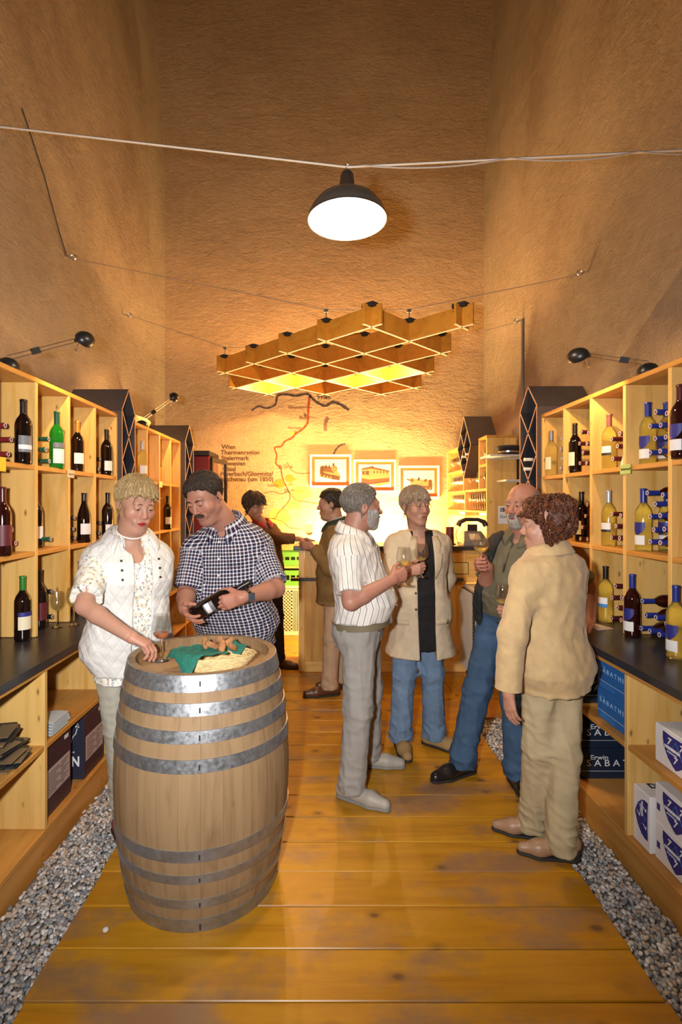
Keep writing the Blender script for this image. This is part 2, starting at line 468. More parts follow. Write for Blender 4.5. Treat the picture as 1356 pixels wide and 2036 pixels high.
# ------------------------------------------------------------------ tall diamond racks
M['rack_dark'] = plain('rack_navy', (.020, .022, .034), .55, var=.2, vscale=8)
M['rack_outer'] = plain('rack_outer', (.048, .040, .042), .55, var=.15, vscale=8)
M['rack_edge'] = plain('rack_edge', (.42, .235, .165), .55)
def rack(label, xf, xb, y0, y1, zbot, zpeak, hh, pointed=False):
    r = thing('diamond_rack', ((xf+xb)/2, (y0+y1)/2, zbot), label, 'bottle rack', 'tall dark diamond bottle racks')
    s = 1 if xb > xf else -1
    ym = (y0+y1)/2; w = (y1-y0)/2; t = .014
    mats = [M['rack_outer'], M['rack_edge'], M['rack_dark']]
    def slat(p, q, nm, inner=True):
        p = np.array(p, float); q = np.array(q, float); d = q-p; L = np.linalg.norm(d); d /= L
        nn = np.array([-d[1], d[0]]) * t/2
        m = MB(); poly = [p+nn, q+nn, q-nn, p-nn]
        vs = [(xf, *c) for c in poly] + [(xb, *c) for c in poly]
        k = 2 if inner else 0
        m.add(vs, [(0, 1, 2, 3)], 1)
        b = len(m.v) - 8
        for f in [(7, 6, 5, 4), (0, 4, 5, 1), (1, 5, 6, 2), (2, 6, 7, 3), (3, 7, 4, 0)]:
            m.f.append(tuple(b+i for i in f)); m.m.append(k)
        return m.build(nm, mats, r)
    ze = zpeak - hh
    slat((y0, ze), (ym, zpeak), 'roof_board', False); slat((ym, zpeak), (y1, ze), 'roof_board', False)
    zlow = zbot + hh if pointed else zbot
    slat((y0+t/2, zlow), (y0+t/2, ze), 'side_board', False); slat((y1-t/2, ze), (y1-t/2, zlow), 'side_board', False)
    if pointed:
        slat((y0, zlow), (ym, zbot), 'bottom_board', False); slat((ym, zbot), (y1, zlow), 'bottom_board', False)
    z = ze
    while z - 2*hh > zbot - .05 if not pointed else z - 2*hh > zlow - .01:
        for (a, b) in ((y0+t, y1-t), (y1-t, y0+t)):
            slat((a, z), (b, max(z-2*hh, zbot+.006)), 'diagonal_board')
        z -= 2*hh
    if pointed:
        bp = [(y0+t, ze), (ym, zpeak-t), (y1-t, ze), (y1-t, zlow), (ym, zbot+t), (y0+t, zlow)]
    else:
        bp = [(y0+t, ze), (ym, zpeak-t), (y1-t, ze), (y1-t, zbot), (y0+t, zbot)]
    MB().prism(bp, 0, xb-s*.012, xb-s*.002).build('back_panel', M['rack_dark'], r)
    return r
rack('dark diamond bottle rack between the two pigeonhole shelves', -1.50, -1.93, 3.885, 4.168, .0, 2.51, .184)
rack('dark diamond bottle rack beside the red refrigerator', -1.48, -1.93, 5.615, 5.98, .0, 2.50, .20)
rack('dark diamond bottle rack at the end of the blue-capped bottle shelf', 1.63, 2.06, 3.925, 4.27, .0, 2.55, .184)

# ------------------------------------------------------------------ barrel
BX, BY, BH = -.518, 2.275, .972
M['hoop'] = NT('galvanised_hoop')
def hoop_mat():
    m = NT('galvanised'); v = m.coords('Object')
    n = m.noise(v, 28, 4); m.base(m.ramp(n, [(.3, (.31, .33, .36)), (.7, (.43, .45, .48))]))
    m.set(metal=.85, rough=m.ramp(m.noise(v, 60, 3), [(.3, .30), (.7, .55)])); m.bump(m.noise(v, 140, 2), .12, .002); return m.mat
M['hoop'] = hoop_mat()
def bR(z): u = (z-BH/2)/(BH/2); return .372 - .060*abs(u)**1.9
barrel = thing('wine_barrel', (BX, BY, 0), 'oak wine barrel with galvanised hoops used as a tasting table', 'barrel')
NS = 28
def stave_mesh():
    m = MB(); nz = 15; na = 3; half = math.pi/NS*.992
    outer = []; inner = []
    for i in range(nz):
        z = BH*i/(nz-1); R = bR(z)
        outer.append([(R*math.cos(a), R*math.sin(a), z) for a in np.linspace(-half, half, na)])
        inner.append([((R-.028)*math.cos(a), (R-.028)*math.sin(a), z) for a in np.linspace(-half, half, na)])
    g = outer; vs = [p for row in outer for p in row] + [p for row in inner for p in row]; N = nz*na; fs = []
    for i in range(nz-1):
        for j in range(na-1):
            a = i*na+j; fs.append((a, a+1, a+na+1, a+na)); b = a+N; fs.append((b, b+na, b+na+1, b+1))
        a = i*na; fs.append((a, a+na, a+na+N, a+N)); a = i*na+na-1; fs.append((a, a+N, a+na+N, a+na))
    for j in range(na-1):
        fs.append((j, j+N, j+1+N, j+1)); a = (nz-1)*na+j; fs.append((a, a+1, a+1+N, a+N))
    m.add(vs, fs); return m.mesh('stave', M['stave'], smooth=40)
sm = stave_mesh()
for i in range(NS):
    o = obj('stave', sm, barrel); o.rotation_euler.z = 2*math.pi*(i+.35)/NS
for z0, z1 in ((.912, .972), (.828, .873), (.732, .777), (.627, .675), (.297, .341), (.210, .243), (.106, .141), (.0, .054)):
    zz = np.linspace(z0, z1, 4)
    prof = [(bR(z)+.0045, z) for z in zz] + [(bR(z)-.001, z) for z in zz[::-1]]
    prof.append(prof[0])
    hp = MB().lathe(prof, 72, (BX, BY, 0), cap0=False, cap1=False).build('hoop', M['hoop'], barrel, 40)
    a = -math.pi/2 + .18
    for da, dz in ((0, .5),):
        R = bR((z0+z1)/2)+.005
        MB().obox((BX+R*math.cos(a), BY+R*math.sin(a), z0+(z1-z0)*.45), [(math.cos(a), math.sin(a), 0), (-math.sin(a), math.cos(a), 0), (0, 0, 1)], (.0015, .003, (z1-z0)*.22)).build('rivet', M['black_matt'], hp)
HZ = .925
hr = bR(HZ) - .0285
nb = 6
for i in range(nb):
    y0, y1 = -hr + 2*hr*i/nb, -hr + 2*hr*(i+1)/nb - .0012
    yy = np.linspace(y0, y1, 6)
    poly = [(BX-math.sqrt(max(0, hr*hr-q*q)), BY+q) for q in yy] + [(BX+math.sqrt(max(0, hr*hr-q*q)), BY+q) for q in yy[::-1]]
    MB().prism(poly, 2, HZ-.022, HZ).build('head_board', M['barrel_head'], barrel)

# ------------------------------------------------------------------ hanging canopy lattice
HZC = 1.39; CB = EYE + HZC; CHT = .165; CT = .019
A0 = np.array([.281, 2.926])*HZC; pitch = .36*HZC
U = np.array([-1, 1])/math.sqrt(2)*pitch; V = np.array([1, 1])/math.sqrt(2)*pitch
def node(i, j): return A0 + i*U + j*V
canopy = thing('lattice_canopy', (*node(2, 1.5), CB), 'hanging wooden lattice canopy of crossed boards above the bar', 'canopy')
def cboard(p, q, ht0):
    p = np.array(p); q = np.array(q); d = (q-p)/np.linalg.norm(q-p); n = np.array([-d[1], d[0]])*CT/2
    m = MB(); vs = []
    for z in (CB, CB+.004, CB+CHT):
        vs += [(*(p+n), z), (*(q+n), z), (*(q-n), z), (*(p-n), z)]
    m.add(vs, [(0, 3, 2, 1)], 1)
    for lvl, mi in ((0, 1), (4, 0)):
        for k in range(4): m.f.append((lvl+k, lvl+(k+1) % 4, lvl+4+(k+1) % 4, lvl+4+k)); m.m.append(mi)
    m.f.append((8, 9, 10, 11)); m.m.append(0)
    return m.build('lattice_board', [M['canopy_wood'], M['canopy_edge_lit']], canopy)
ov = .20
for j, (i0, i1) in {0: (0, 4), 1: (-1, 5), 2: (0, 5), 3: (1, 4), 4: (2, 3)}.items(): cboard(node(i0-ov, j), node(i1+ov, j), 0)
for i, (j0, j1) in {-1: (1, 1), 0: (0, 2), 1: (0, 3), 2: (0, 4), 3: (0, 4), 4: (0, 3), 5: (1, 2)}.items(): cboard(node(i, j0-ov), node(i, j1+ov), 0)
nodes = [(i, 0) for i in range(5)] + [(i, 1) for i in range(-1, 6)] + [(i, 2) for i in range(0, 6)] + [(i, 3) for i in range(1, 5)] + [(2, 4), (3, 4)]
for (i, j) in nodes:
    c = node(i, j); m = MB()
    m.prism([(c[0]-.078, c[1]-.006), (c[0]+.078, c[1]-.006), (c[0], c[1]-.075)], 2, CB+CHT-.014, CB+CHT+.016)
    m.prism([(c[0]-.078, c[1]+.006), (c[0]+.078, c[1]+.006), (c[0], c[1]+.075)], 2, CB+CHT-.014, CB+CHT+.016)
    m.build('bracket', M['black_matt'], canopy)
for (i, j) in ((1, 0), (0, 1), (4, 0), (1, 3)):
    c = node(i, j)
    MB().tube([(c[0], c[1], CB+CHT+.01), (c[0], c[1], 3.29)], .005, 6).box(c[0]-.018, c[0]+.018, c[1]-.008, c[1]+.008, 3.26, 3.285).build('hanger', M['steel'], canopy)
# halogen spots inside the canopy
M['halogen'] = emitter('halogen_glow', (1.0, .62, .25), 30)
for k, (i, j) in enumerate(((3.5, 1.5), (2.5, 2.5), (1.5, 2.5), (4.5, 1.5))):
    c = node(i, j)
    r = thing('halogen_spot', (c[0], c[1], CB+.12), 'small halogen spotlight inside the lattice canopy', 'lamp', 'halogen spots in the lattice canopy')
    e = node(i+.5, j)
    MB().lathe([(.016, .03), (.022, .022), (.030, -.012), (.028, -.013), (.020, .018)], 14, (c[0], c[1], CB+.12)).build('housing', M['black'], r, 40)
    MB().lathe([(.001, -.004), (.022, -.003), (.022, .004), (.001, .004)], 12, (c[0], c[1], CB+.12)).build('bulb', M['halogen'], r)
    MB().tube([(c[0], c[1], CB+.145), (*((c+e)/2), CB+.158), (*e, CB+.150)], .004, 6).build('arm', M['black'], r)
    light('halogen_light', 'POINT', (c[0], c[1], CB+.085), 42, TUNG, .02)

# ------------------------------------------------------------------ cables
M['wire'] = plain('steel_wire', (.55, .50, .45), .35, .6)
M['rope'] = plain('pale_cable', (.70, .60, .50), .5)
def cable(name, pts, r, m, label, cat='cable', group=None, n=6):
    o = MB().tube(pts, r, n).build(name, m, None, 60)
    return tag(o, label, cat, group)
PX_, PY_ = (690-VX)*2.63/FPX, 2.63
cable('lamp_cable', [(XL-.02, PY_, 3.60), (PX_, PY_, 3.333), (XR+.02, PY_, 3.44)], .0055, M['rope'], 'pale cable across the room carrying the pendant lamp')
def sag(a, b, n, s):
    a = np.array(a); b = np.array(b)
    return [tuple(a + (b-a)*t + np.array([0, 0, -s*4*t*(1-t)])) for t in np.linspace(0, 1, n)]
w = [(PX_+.08, PY_-.012, 3.330)]
xs = [PX_+.08, .95, 1.6, XR]
zl = lambda x: 3.333 + (3.44-3.333)*(x-PX_)/(XR-PX_)
pts = []
for a, b in zip(xs[:-1], xs[1:]): pts += sag((a, PY_-.012, zl(a)-.004), (b, PY_-.012, zl(b)-.004), 9, .028)
cable('power_cord', pts, .004, plain('grey_cord', (.50, .42, .36), .5), 'grey power cord looped along the lamp cable')
def hang(d, zl_, zr_, i0, i1, dl, dr, label, grp):
    a, b = node(*i0), node(*i1)
    cable('suspension_wire', [(XL-.01, dl, zl_), (XL+.12, dl, zl_-.03), (a[0], a[1], 3.282), (b[0], b[1], 3.282), (XR-.1, dr, zr_-.03), (XR+.01, dr, zr_)], .0035, M['wire'], label, 'wire', grp)
hang(4.42, 3.70, 3.56, (1, 0), (0, 1), 4.34, 4.32, 'suspension wire holding the front of the lattice canopy', 'canopy wires')
hang(5.48, 3.675, 3.66, (4, 0), (1, 3), 5.6, 5.74, 'suspension wire holding the rear of the lattice canopy', 'canopy wires')
def hook(p, s, label):
    r = thing('wall_hook', p, label, 'hook', 'eye hooks for the canopy wires')
    MB().tube([p, (p[0]+s*.05, p[1], p[2]-.005)], .007, 6).build('shank', M['steel'], r)
    MB().tube([(p[0]+s*.07+.022*math.cos(a), p[1], p[2]-.008+.022*math.sin(a)) for a in np.linspace(0, 6.283, 13)], .005, 6, caps=False).build('ring', M['steel'], r)
hook((XL, 4.34, 3.70), 1, 'steel eye hook on the wall above the dark bottle shelf')
hook((XL, 5.60, 3.675), 1, 'steel eye hook on the wall above the basket shelf')
hook((XR, 4.32, 3.56), -1, 'steel eye hook on the wall above the blue-capped bottle shelf')
hook((XR, 5.74, 3.66), -1, 'steel eye hook at the top of the grey conduit')
cable('wall_wire', [(XL+.008, 3.70, 4.45), (XL+.008, 4.0, 4.15), (XL+.01, 4.22, 3.84), (XL+.01, 4.34, 3.71)], .004, M['black_matt'], 'thin dark wire running up the wall to the eye hook', 'wire')
cable('conduit_pipe', [(XR-.012, 5.70, 3.66), (XR-.012, 5.70, 1.9)], .016, plain('grey_conduit', (.20, .18, .17), .5), 'grey conduit pipe running down the wall behind the diamond rack', 'pipe', n=10)

# ------------------------------------------------------------------ pendant lamp
pend = thing('pendant_lamp', (PX_, PY_, 3.06), 'grey enamel pendant lamp with a glowing white inside', 'pendant lamp')
M['enamel_out'] = plain('enamel_grey', (.075, .062, .052), .28, coat=.4)
M['enamel_in'] = plain('enamel_white', (.92, .90, .86), .35)
po = [(.200, 0), (.196, .022), (.180, .055), (.150, .092), (.105, .122), (.060, .142), (.042, .150)]
MB().lathe(po + [(r-.003, z-.002) for r, z in po[::-1]], 56, (PX_, PY_, 3.063), mis=[0]*(len(po)-1)+[0]+[1]*(len(po)-1), cap0=False, cap1=False).build('shade', [M['enamel_out'], M['enamel_in']], pend, 40)
MB().tube([(PX_+.2*math.cos(a), PY_+.2*math.sin(a), 3.063) for a in np.linspace(0, 6.2832, 49)], .003, 6, caps=False).build('rim', M['black'], pend, 60)
MB().lathe([(.042, .148), (.036, .20), (.032, .232), (.022, .246), (.010, .252)], 20, (PX_, PY_, 3.063)).build('socket_cap', plain('socket_brown', (.045, .028, .020), .4), pend, 40)
MB().tube([(PX_, PY_, 3.31), (PX_, PY_, 3.325), (PX_-.012, PY_, 3.335), (PX_, PY_, 3.347), (PX_+.012, PY_, 3.338)], .004, 6).build('hook', M['steel'], pend, 60)
M['bulb'] = emitter('bulb_glow', (1.0, .86, .62), 85)
MB().lathe([(.014, .14), (.016, .11), (.034, .07), (.038, .045), (.028, .018), (.002, .008)], 18, (PX_, PY_, 3.063)).build('bulb', M['bulb'], pend, 60)
light('pendant_light', 'POINT', (PX_, PY_, 3.045), 45, (1.0, .76, .48), .05)

# ------------------------------------------------------------------ desk lamps on the shelves
def desk_lamp(label, base, head, aim):
    r = thing('clamp_lamp', base, label, 'lamp', 'black halogen lamps on top of the shelves')
    b = np.array(base, float); h = np.array(head, float)
    MB().lathe([(.052, 0), (.056, .012), (.052, .036), (.038, .056), (.018, .066), (.002, .068)], 20, base).build('base', M['black'], r, 40)
    a0 = b + [0, 0, .066]; d = h - a0; L = np.linalg.norm(d); d /= L
    side = np.cross(d, [0, 0, 1.]); side /= np.linalg.norm(side); up = np.cross(side, d)
    for sgn in (-1, 1):
        MB().tube([a0 + up*sgn*.011, h + up*sgn*.009 - d*.01], .0026, 6).build('arm_rod', M['steel'], r)
    mid = a0 + d*L*.38
    MB().obox(mid, [d, side, up], (.022, .008, .016)).build('joint', M['black'], r)
    aim = np.array(aim, float); aim /= np.linalg.norm(aim)
    # head: half-dome opened along aim
    fw = d - aim*np.dot(d, aim); fw /= np.linalg.norm(fw); sd = np.cross(aim, fw)
    hd = MB(); n = 16; c = h + fw*.055
    vs = []; rows = [(.050, 0), (.049, .012), (.043, .028), (.030, .041), (.012, .047), (.001, .048)]
    for (rr, zz) in rows:
        for k in range(n):
            a = 2*math.pi*k/n; vs.append(c + fw*rr*1.25*math.cos(a) + sd*rr*math.sin(a) - aim*zz)
    fs = [(i*n+k, i*n+(k+1) % n, (i+1)*n+(k+1) % n, (i+1)*n+k) for i in range(len(rows)-1) for k in range(n)]
    ib = len(vs)
    for (rr, zz) in rows: 
        for k in range(n):
            a = 2*math.pi*k/n; vs.append(c + fw*(rr*1.25-.004)*math.cos(a) + sd*(rr-.003)*math.sin(a) - aim*(zz*.9-.001))
    fs += [(ib+i*n+k, ib+(i+1)*n+k, ib+(i+1)*n+(k+1) % n, ib+i*n+(k+1) % n) for i in range(len(rows)-1) for k in range(n)]
    fs += [(k, ib+k, ib+(k+1) % n, (k+1) % n) for k in range(n)]
    hd.add(vs, fs); hd.build('lamp_head', M['black'], r, 50)
    MB().tube([h - d*.012, h + fw*.012], .012, 8).build('head_joint', M['black'], r)
    hk = h + fw*.02
    MB().tube([hk, hk + np.array([0, 0, -.05]) - d*.02], .0035, 6).tube([hk + np.array([0, 0, -.05]) - d*.02, hk + np.array([0, 0, -.06]) - d*.024], .007, 8).build('aiming_pin', M['steel'], r)
    MB().lathe([(.001, -.006), (.010, -.004), (.010, .006), (.001, .008)], 10, tuple(c - aim*.014)).build('bulb', M['halogen'], r)
    lp = c + aim*.012
    light('lamp_light', 'SPOT', tuple(lp), 30, TUNG, .012, tuple(lp+aim), 130, .6)
desk_lamp('black halogen clamp lamp above the dark bottles', (-1.60, 2.64, 2.30), (-1.36, 2.88, 2.535), (-.75, .35, -.45))
desk_lamp('black halogen clamp lamp above the blue-capped bottles', (1.725, 2.74, 2.30), (1.49, 2.90, 2.455), (.6, .5, -.55))
desk_lamp('black halogen clamp lamp beside the wicker basket', (-1.60, 4.60, 2.30), (-1.40, 4.82, 2.60), (-.75, .3, -.5))
# ------------------------------------------------------------------ painted map on the rear wall
M['ink'] = plain('wall_ink', (.10, .052, .024), .9)
M['ink_soft'] = plain('wall_ink_faded', (.20, .10, .03), .9)
M['red_line'] = plain('painted_red', (.42, .075, .022), .9)
M['river'] = plain('painted_river', (.075, .060, .062), .9)
M['olive'] = plain('painted_olive', (.34, .27, .03), .9)
M['yel_lit'] = plain('painted_yellow_light', (.74, .52, .10), .9)
WY = YB - .0015
def W(px, py): p = P(px, py, YB); return (p[0], p[2])
def Wz(zx, zy): return W(380 + zx/4.2375, 780 + zy/4.2375)
def ribbon(name, pts, wd, m, smooth=True):
    pts = [np.array(p, float) for p in pts]
    if smooth:
        q = []
        for i in range(len(pts)-1):
            p0, p1, p2, p3 = pts[max(i-1, 0)], pts[i], pts[i+1], pts[min(i+2, len(pts)-1)]
            for t in (0, .25, .5, .75):
                q.append(.5*((2*p1) + (-p0+p2)*t + (2*p0-5*p1+4*p2-p3)*t*t + (-p0+3*p1-3*p2+p3)*t**3))
        pts = q + [pts[-1]]
    vs = []; n = len(pts)
    for i, p in enumerate(pts):
        d = pts[min(i+1, n-1)] - pts[max(i-1, 0)]; d /= np.linalg.norm(d)+1e-9; nn = np.array([-d[1], d[0]])
        w_ = (wd if not isinstance(wd, tuple) else wd[0] + (wd[1]-wd[0])*i/(n-1)) * (1 + .25*math.sin(i*2.3)) / 2
        for s in (1, -1): vs.append((p[0]+s*nn[0]*w_, WY, p[1]+s*nn[1]*w_))
    for v in vs[:2*n]: vs.append((v[0], WY+.0014, v[2]))
    N = 2*n; fs = []
    for i in range(n-1):
        a = 2*i; fs += [(a, a+1, a+3, a+2), (a, a+2, a+2+N, a+N), (a+1, a+1+N, a+3+N, a+3)]
    return MB().add(vs, fs).build(name, m, wall_back)
ribbon('painted_river', [Wz(*p) for p in [(510, 155), (570, 118), (635, 135), (710, 105), (730, 30), (800, 18), (880, 30), (980, 15), (1020, 50), (1060, 85), (1130, 115), (1190, 85), (1250, 100), (1330, 150)]], (.018, .040), M['river'])
ribbon('painted_railway', [Wz(*p) for p in [(1000, 30), (990, 110), (985, 200), (980, 260), (940, 310), (880, 350), (850, 385), (790, 415), (760, 455), (705, 468), (722, 530), (715, 600), (755, 640), (770, 720), (800, 790), (820, 830)]], (.030, .014), M['red_line'])
ribbon('painted_railway', [Wz(*p) for p in [(820, 830), (835, 890), (790, 960), (730, 1020), (710, 1060), (640, 1060)]], .012, M['ink_soft'])
ribbon('painted_railway', [Wz(*p) for p in [(820, 830), (880, 905), (960, 920), (1065, 938), (1180, 945)]], .012, M['ink_soft'])
ribbon('painted_railway', [Wz(*p) for p in [(820, 835), (760, 858), (690, 838), (620, 850)]], .009, M['ink_soft'])
ribbon('painted_railway', [Wz(*p) for p in [(810, 590), (850, 660), (920, 685), (1000, 680)]], .008, M['ink_soft'])
ribbon('painted_railway', [Wz(*p) for p in [(690, 1065), (770, 1090), (830, 1140), (900, 1150), (985, 1175)]], .009, M['ink_soft'])
ribbon('painted_lake', [Wz(*p) for p in [(1155, 215), (1135, 250), (1130, 300), (1135, 325)]], .045, plain('painted_lake', (.20, .13, .10), .9))
ribbon('painted_lake', [Wz(*p) for p in [(1200, 520), (1225, 475), (1260, 445), (1300, 436)]], .022, M['river'])
def blot(name, cx, cy, rx, ry, m, seed):
    rg = random.Random(seed); n = 22
    vs = [(Wz(cx, cy)[0], WY+.0006, Wz(cx, cy)[1])]
    for k in range(n):
        a = 2*math.pi*k/n; q = 1 + rg.uniform(-.18, .18); p = Wz(cx+rx*q*math.cos(a), cy+ry*q*math.sin(a)); vs.append((p[0], WY+.0006, p[1]))
    MB().add(vs, [(0, 1+k, 1+(k+1) % n) for k in range(n)]).build(name, m, wall_back)
blot('painted_region_or_light', 740, 770, 50, 36, M['olive'], 1); blot('painted_region_or_light', 835, 728, 44, 30, M['olive'], 2); blot('painted_region_or_light', 845, 778, 20, 9, M['olive'], 3)
blot('painted_region_or_light', 930, 855, 95, 55, M['yel_lit'], 4); blot('painted_region_or_light', 740, 1040, 90, 70, M['yel_lit'], 5); blot('painted_region_or_light', 865, 345, 26, 18, M['yel_lit'], 6); blot('painted_region_or_light', 860, 950, 70, 40, M['yel_lit'], 7)  # yellow blots: warm-lit patches of wall painted in as colour, not map regions
def wtext(txt, zx, zy, size, m, **kw):
    p = Wz(zx, zy); return put_text('painted_lettering', txt, size, m, (p[0], WY, p[1]), (1, 0, 0), (0, 0, 1), wall_back, ext=.0006, **kw)
for t, zx, zy in (('Wien', 258, 478), ('Thermenregion', 250, 525), ('Steiermark', 255, 572), ('Slowenien', 245, 618), ('Friaul', 262, 664), ('Payerbach/Gloggnitz/', 246, 705), ('Reichenau (um 1850)', 246, 750)):
    wtext(t, zx, zy, .085, M['ink'], bold=.0015)
wtext('Wien', 1060, 58, .085, M['ink'], bold=.0015)
wtext('Gumpoldskirchen', 820, 138, .045, M['ink_soft']); wtext('Baden', 912, 228, .060, M['ink_soft']); wtext('Payerbach', 815, 310, .045, M['ink_soft'])
wtext('Graz', 778, 640, .065, M['ink_soft']); wtext('Gamlitz', 642, 795, .050, M['ink_soft']); wtext('Marburg', 845, 838, .048, M['ink_soft'])
for zx, zy, r in ((752, 632, .022), (802, 832, .020), (963, 196, .014), (880, 340, .014)):
    p = Wz(zx, zy)
    MB().tube([(p[0]+r*math.cos(a), WY, p[1]+r*math.sin(a)) for a in np.linspace(0, 6.2832, 15)], .0035, 4, caps=False).build('painted_town', M['ink'], wall_back)

# ------------------------------------------------------------------ framed locomotive prints
M['mat_orange'] = plain('mat_orange', (.33, .115, .022), .7)
M['sepia'] = plain('sepia_ink', (.10, .042, .016), .8)
M['sepia_l'] = plain('sepia_wash', (.30, .175, .07), .8)
M['sepia_d'] = plain('sepia_dark', (.07, .03, .015), .8)
M['print_paper'] = plain('print_paper', (.58, .56, .52), .6)
def frame(x0, y0, x1, y1, label, draw):
    a = P(x0, y0, YB); b = P(x1, y1, YB); xa, xb, zt, zb = a[0], b[0], a[2], b[2]
    r = thing('framed_print', ((xa+xb)/2, YB, zb), label, 'picture', 'framed locomotive prints on the rear wall')
    w_ = .026; yf = YB-.030
    for bx in ((xa, xb, yf, YB-.001, zt-w_, zt), (xa, xb, yf, YB-.001, zb, zb+w_), (xa, xa+w_, yf, YB-.001, zb+w_, zt-w_), (xb-w_, xb, yf, YB-.001, zb+w_, zt-w_)):
        board('frame_bar', bx, M['white'], r)
    board('mat_board', (xa+w_, xb-w_, YB-.012, YB-.008, zb+w_, zt-w_), M['mat_orange'], r, 0)
    i = w_ + .042
    pr = board('print', (xa+i, xb-i, YB-.014, YB-.012, zb+i*1.05, zt-i*.95), M['print_paper'], r, 0)
    ox, oz, sc = xa+i, zb+i, (xb-xa-2*i)
    yy = YB - .0148
    def poly(pts, m, k=0):
        MB().prism([(ox+sc*u, oz+sc*v) for u, v in pts], 1, yy-.0003-.0004*k, yy+.0008).build('drawing', m, pr)
    def disc(u, v, rr, m, k=0, n=12): poly([(u+rr*math.cos(6.2832*q/n), v+rr*math.sin(6.2832*q/n)) for q in range(n)], m, k)
    draw(poly, disc)
    return r
def steam(poly, disc):
    poly([(.17, .18), (.80, .06), (.83, .20), (.70, .40), (.20, .52), (.15, .40)], M['sepia_l'])
    poly([(.18, .20), (.74, .07), (.78, .17), (.20, .34)], M['sepia'], 1)
    poly([(.20, .36), (.62, .30), (.60, .47), (.24, .53)], M['sepia'], 1)
    poly([(.17, .28), (.28, .26), (.28, .52), (.18, .50)], M['sepia_d'], 2)
    disc(.63, .43, .10, M['sepia_l'], 3); disc(.63, .43, .065, M['sepia'], 4); disc(.63, .43, .045, M['sepia_l'], 5)
    poly([(.56, .52), (.62, .51), (.63, .60), (.57, .61)], M['sepia_d'], 3)
    poly([(.54, .10), (.78, .06), (.80, .18), (.56, .24)], M['sepia_d'], 3)
    for u, v in ((.30, .20), (.40, .18), (.50, .15)): disc(u, v, .05, M['sepia_d'], 4); disc(u, v, .03, M['sepia_l'], 5)
    for u in (.34, .44): poly([(u, .46), (u+.05, .45), (u+.05, .54), (u, .55)], M['sepia_d'], 4)
def electric(poly, disc):
    poly([(.08, .22), (.32, .18), (.96, .28), (.96, .50), (.38, .62), (.10, .54)], M['sepia_l'])
    poly([(.09, .20), (.32, .14), (.96, .22), (.96, .30), (.32, .24), (.09, .29)], M['sepia'], 1)
    poly([(.09, .14), (.32, .08), (.96, .18), (.96, .22), (.32, .14), (.09, .20)], M['sepia_d'], 2)
    poly([(.08, .54), (.36, .58), (.96, .48), (.96, .51), (.38, .64), (.10, .58)], M['sepia'], 1)
    poly([(.11, .40), (.19, .39), (.19, .50), (.11, .50)], M['sepia_d'], 2); poly([(.22, .39), (.32, .38), (.32, .51), (.22, .50)], M['sepia_d'], 2)
    for u in (.46, .56, .66, .76, .86): poly([(u, .43), (u+.035, .435), (u+.035, .50), (u, .51)], M['sepia_d'], 2)
    poly([(.28, .60), (.44, .66), (.50, .60), (.48, .60), (.43, .64), (.31, .60)], M['sepia_d'], 2)
    poly([(.34, .12), (.96, .19), (.96, .12), (.6, .03)], M['sepia_l'], 0)
def steam2(poly, disc):
    poly([(.22, .20), (.92, .12), (.95, .30), (.88, .42), (.40, .46), (.22, .40)], M['sepia_l'])
    poly([(.30, .18), (.92, .11), (.93, .22), (.32, .28)], M['sepia'], 1)
    disc(.28, .42, .085, M['sepia_l'], 2); disc(.28, .42, .05, M['sepia'], 3); poly([(.10, .44), (.22, .41), (.22, .44), (.12, .47)], M['sepia_d'], 2)
    poly([(.44, .42), (.48, .52), (.54, .50), (.52, .42)], M['sepia_d'], 2); poly([(.66, .38), (.70, .47), (.76, .46), (.74, .38)], M['sepia_d'], 2)
    poly([(.80, .24), (.92, .22), (.92, .44), (.82, .44)], M['sepia'], 2)
    for u in (.38, .50, .62, .74, .86): disc(u, .17, .05, M['sepia_d'], 3); disc(u, .17, .028, M['sepia_l'], 4)
frame(616, 904, 698, 969, 'framed sepia print of a steam locomotive seen head-on from an angle', steam)
frame(703, 914, 787, 979, 'framed sepia print of a boxy electric locomotive with side windows', electric)
frame(792, 926, 873, 991, 'framed sepia print of a streamlined steam locomotive with tender', steam2)

# ------------------------------------------------------------------ bar
M['amber_pine'] = wood('bar_pine', 2, (.62, .37, .10), (.46, .22, .04), .7)
bar = thing('bar_counter', (.6, 5.15, 0), 'pine bar counter with a dark top and ledge', 'bar counter')
xb0, xb1 = -.225, 1.40; yf = 5.02
xs = np.linspace(xb0+.055, xb1, 6)
board('corner_post', (xb0, xb0+.055, yf-.004, yf+.055, 0, 1.178), M['pine_z'], bar)
for a, b in zip(xs[:-1], xs[1:]):
    board('front_panel', (a+.001, b-.001, yf, yf+.022, .10, 1.178), M['amber_pine'], bar)
board('skirting', (xb0+.055, xb1, yf-.010, yf+.02, 0, .10), M['pine_x'], bar)
board('side_panel', (xb0, xb0+.022, yf+.055, 5.52, 0, 1.178), M['pine_z'], bar)
board('fascia', (xb1, 2.12, yf+.02, yf+.042, .86, 1.178), M['pine_x'], bar)
board('counter_top', (xb0-.05, 2.15, yf-.045, 5.56, 1.178, 1.218), M['slate'], bar, .006)
board('ledge', (xb0-.075, 1.36, yf-.06, yf, .885, .912), M['slate'], bar, .004)
for x in np.arange(.0, 1.3, .42):
    MB().box(x, x+.16, yf-.004, yf, .945, 1.06).build('panel_trim', M['black_matt'], bar)
    board('notice', (x+.006, x+.154, yf-.0065, yf-.003, .951, 1.054), plain('pine_notice', (.55, .40, .12), .6), bar, 0)

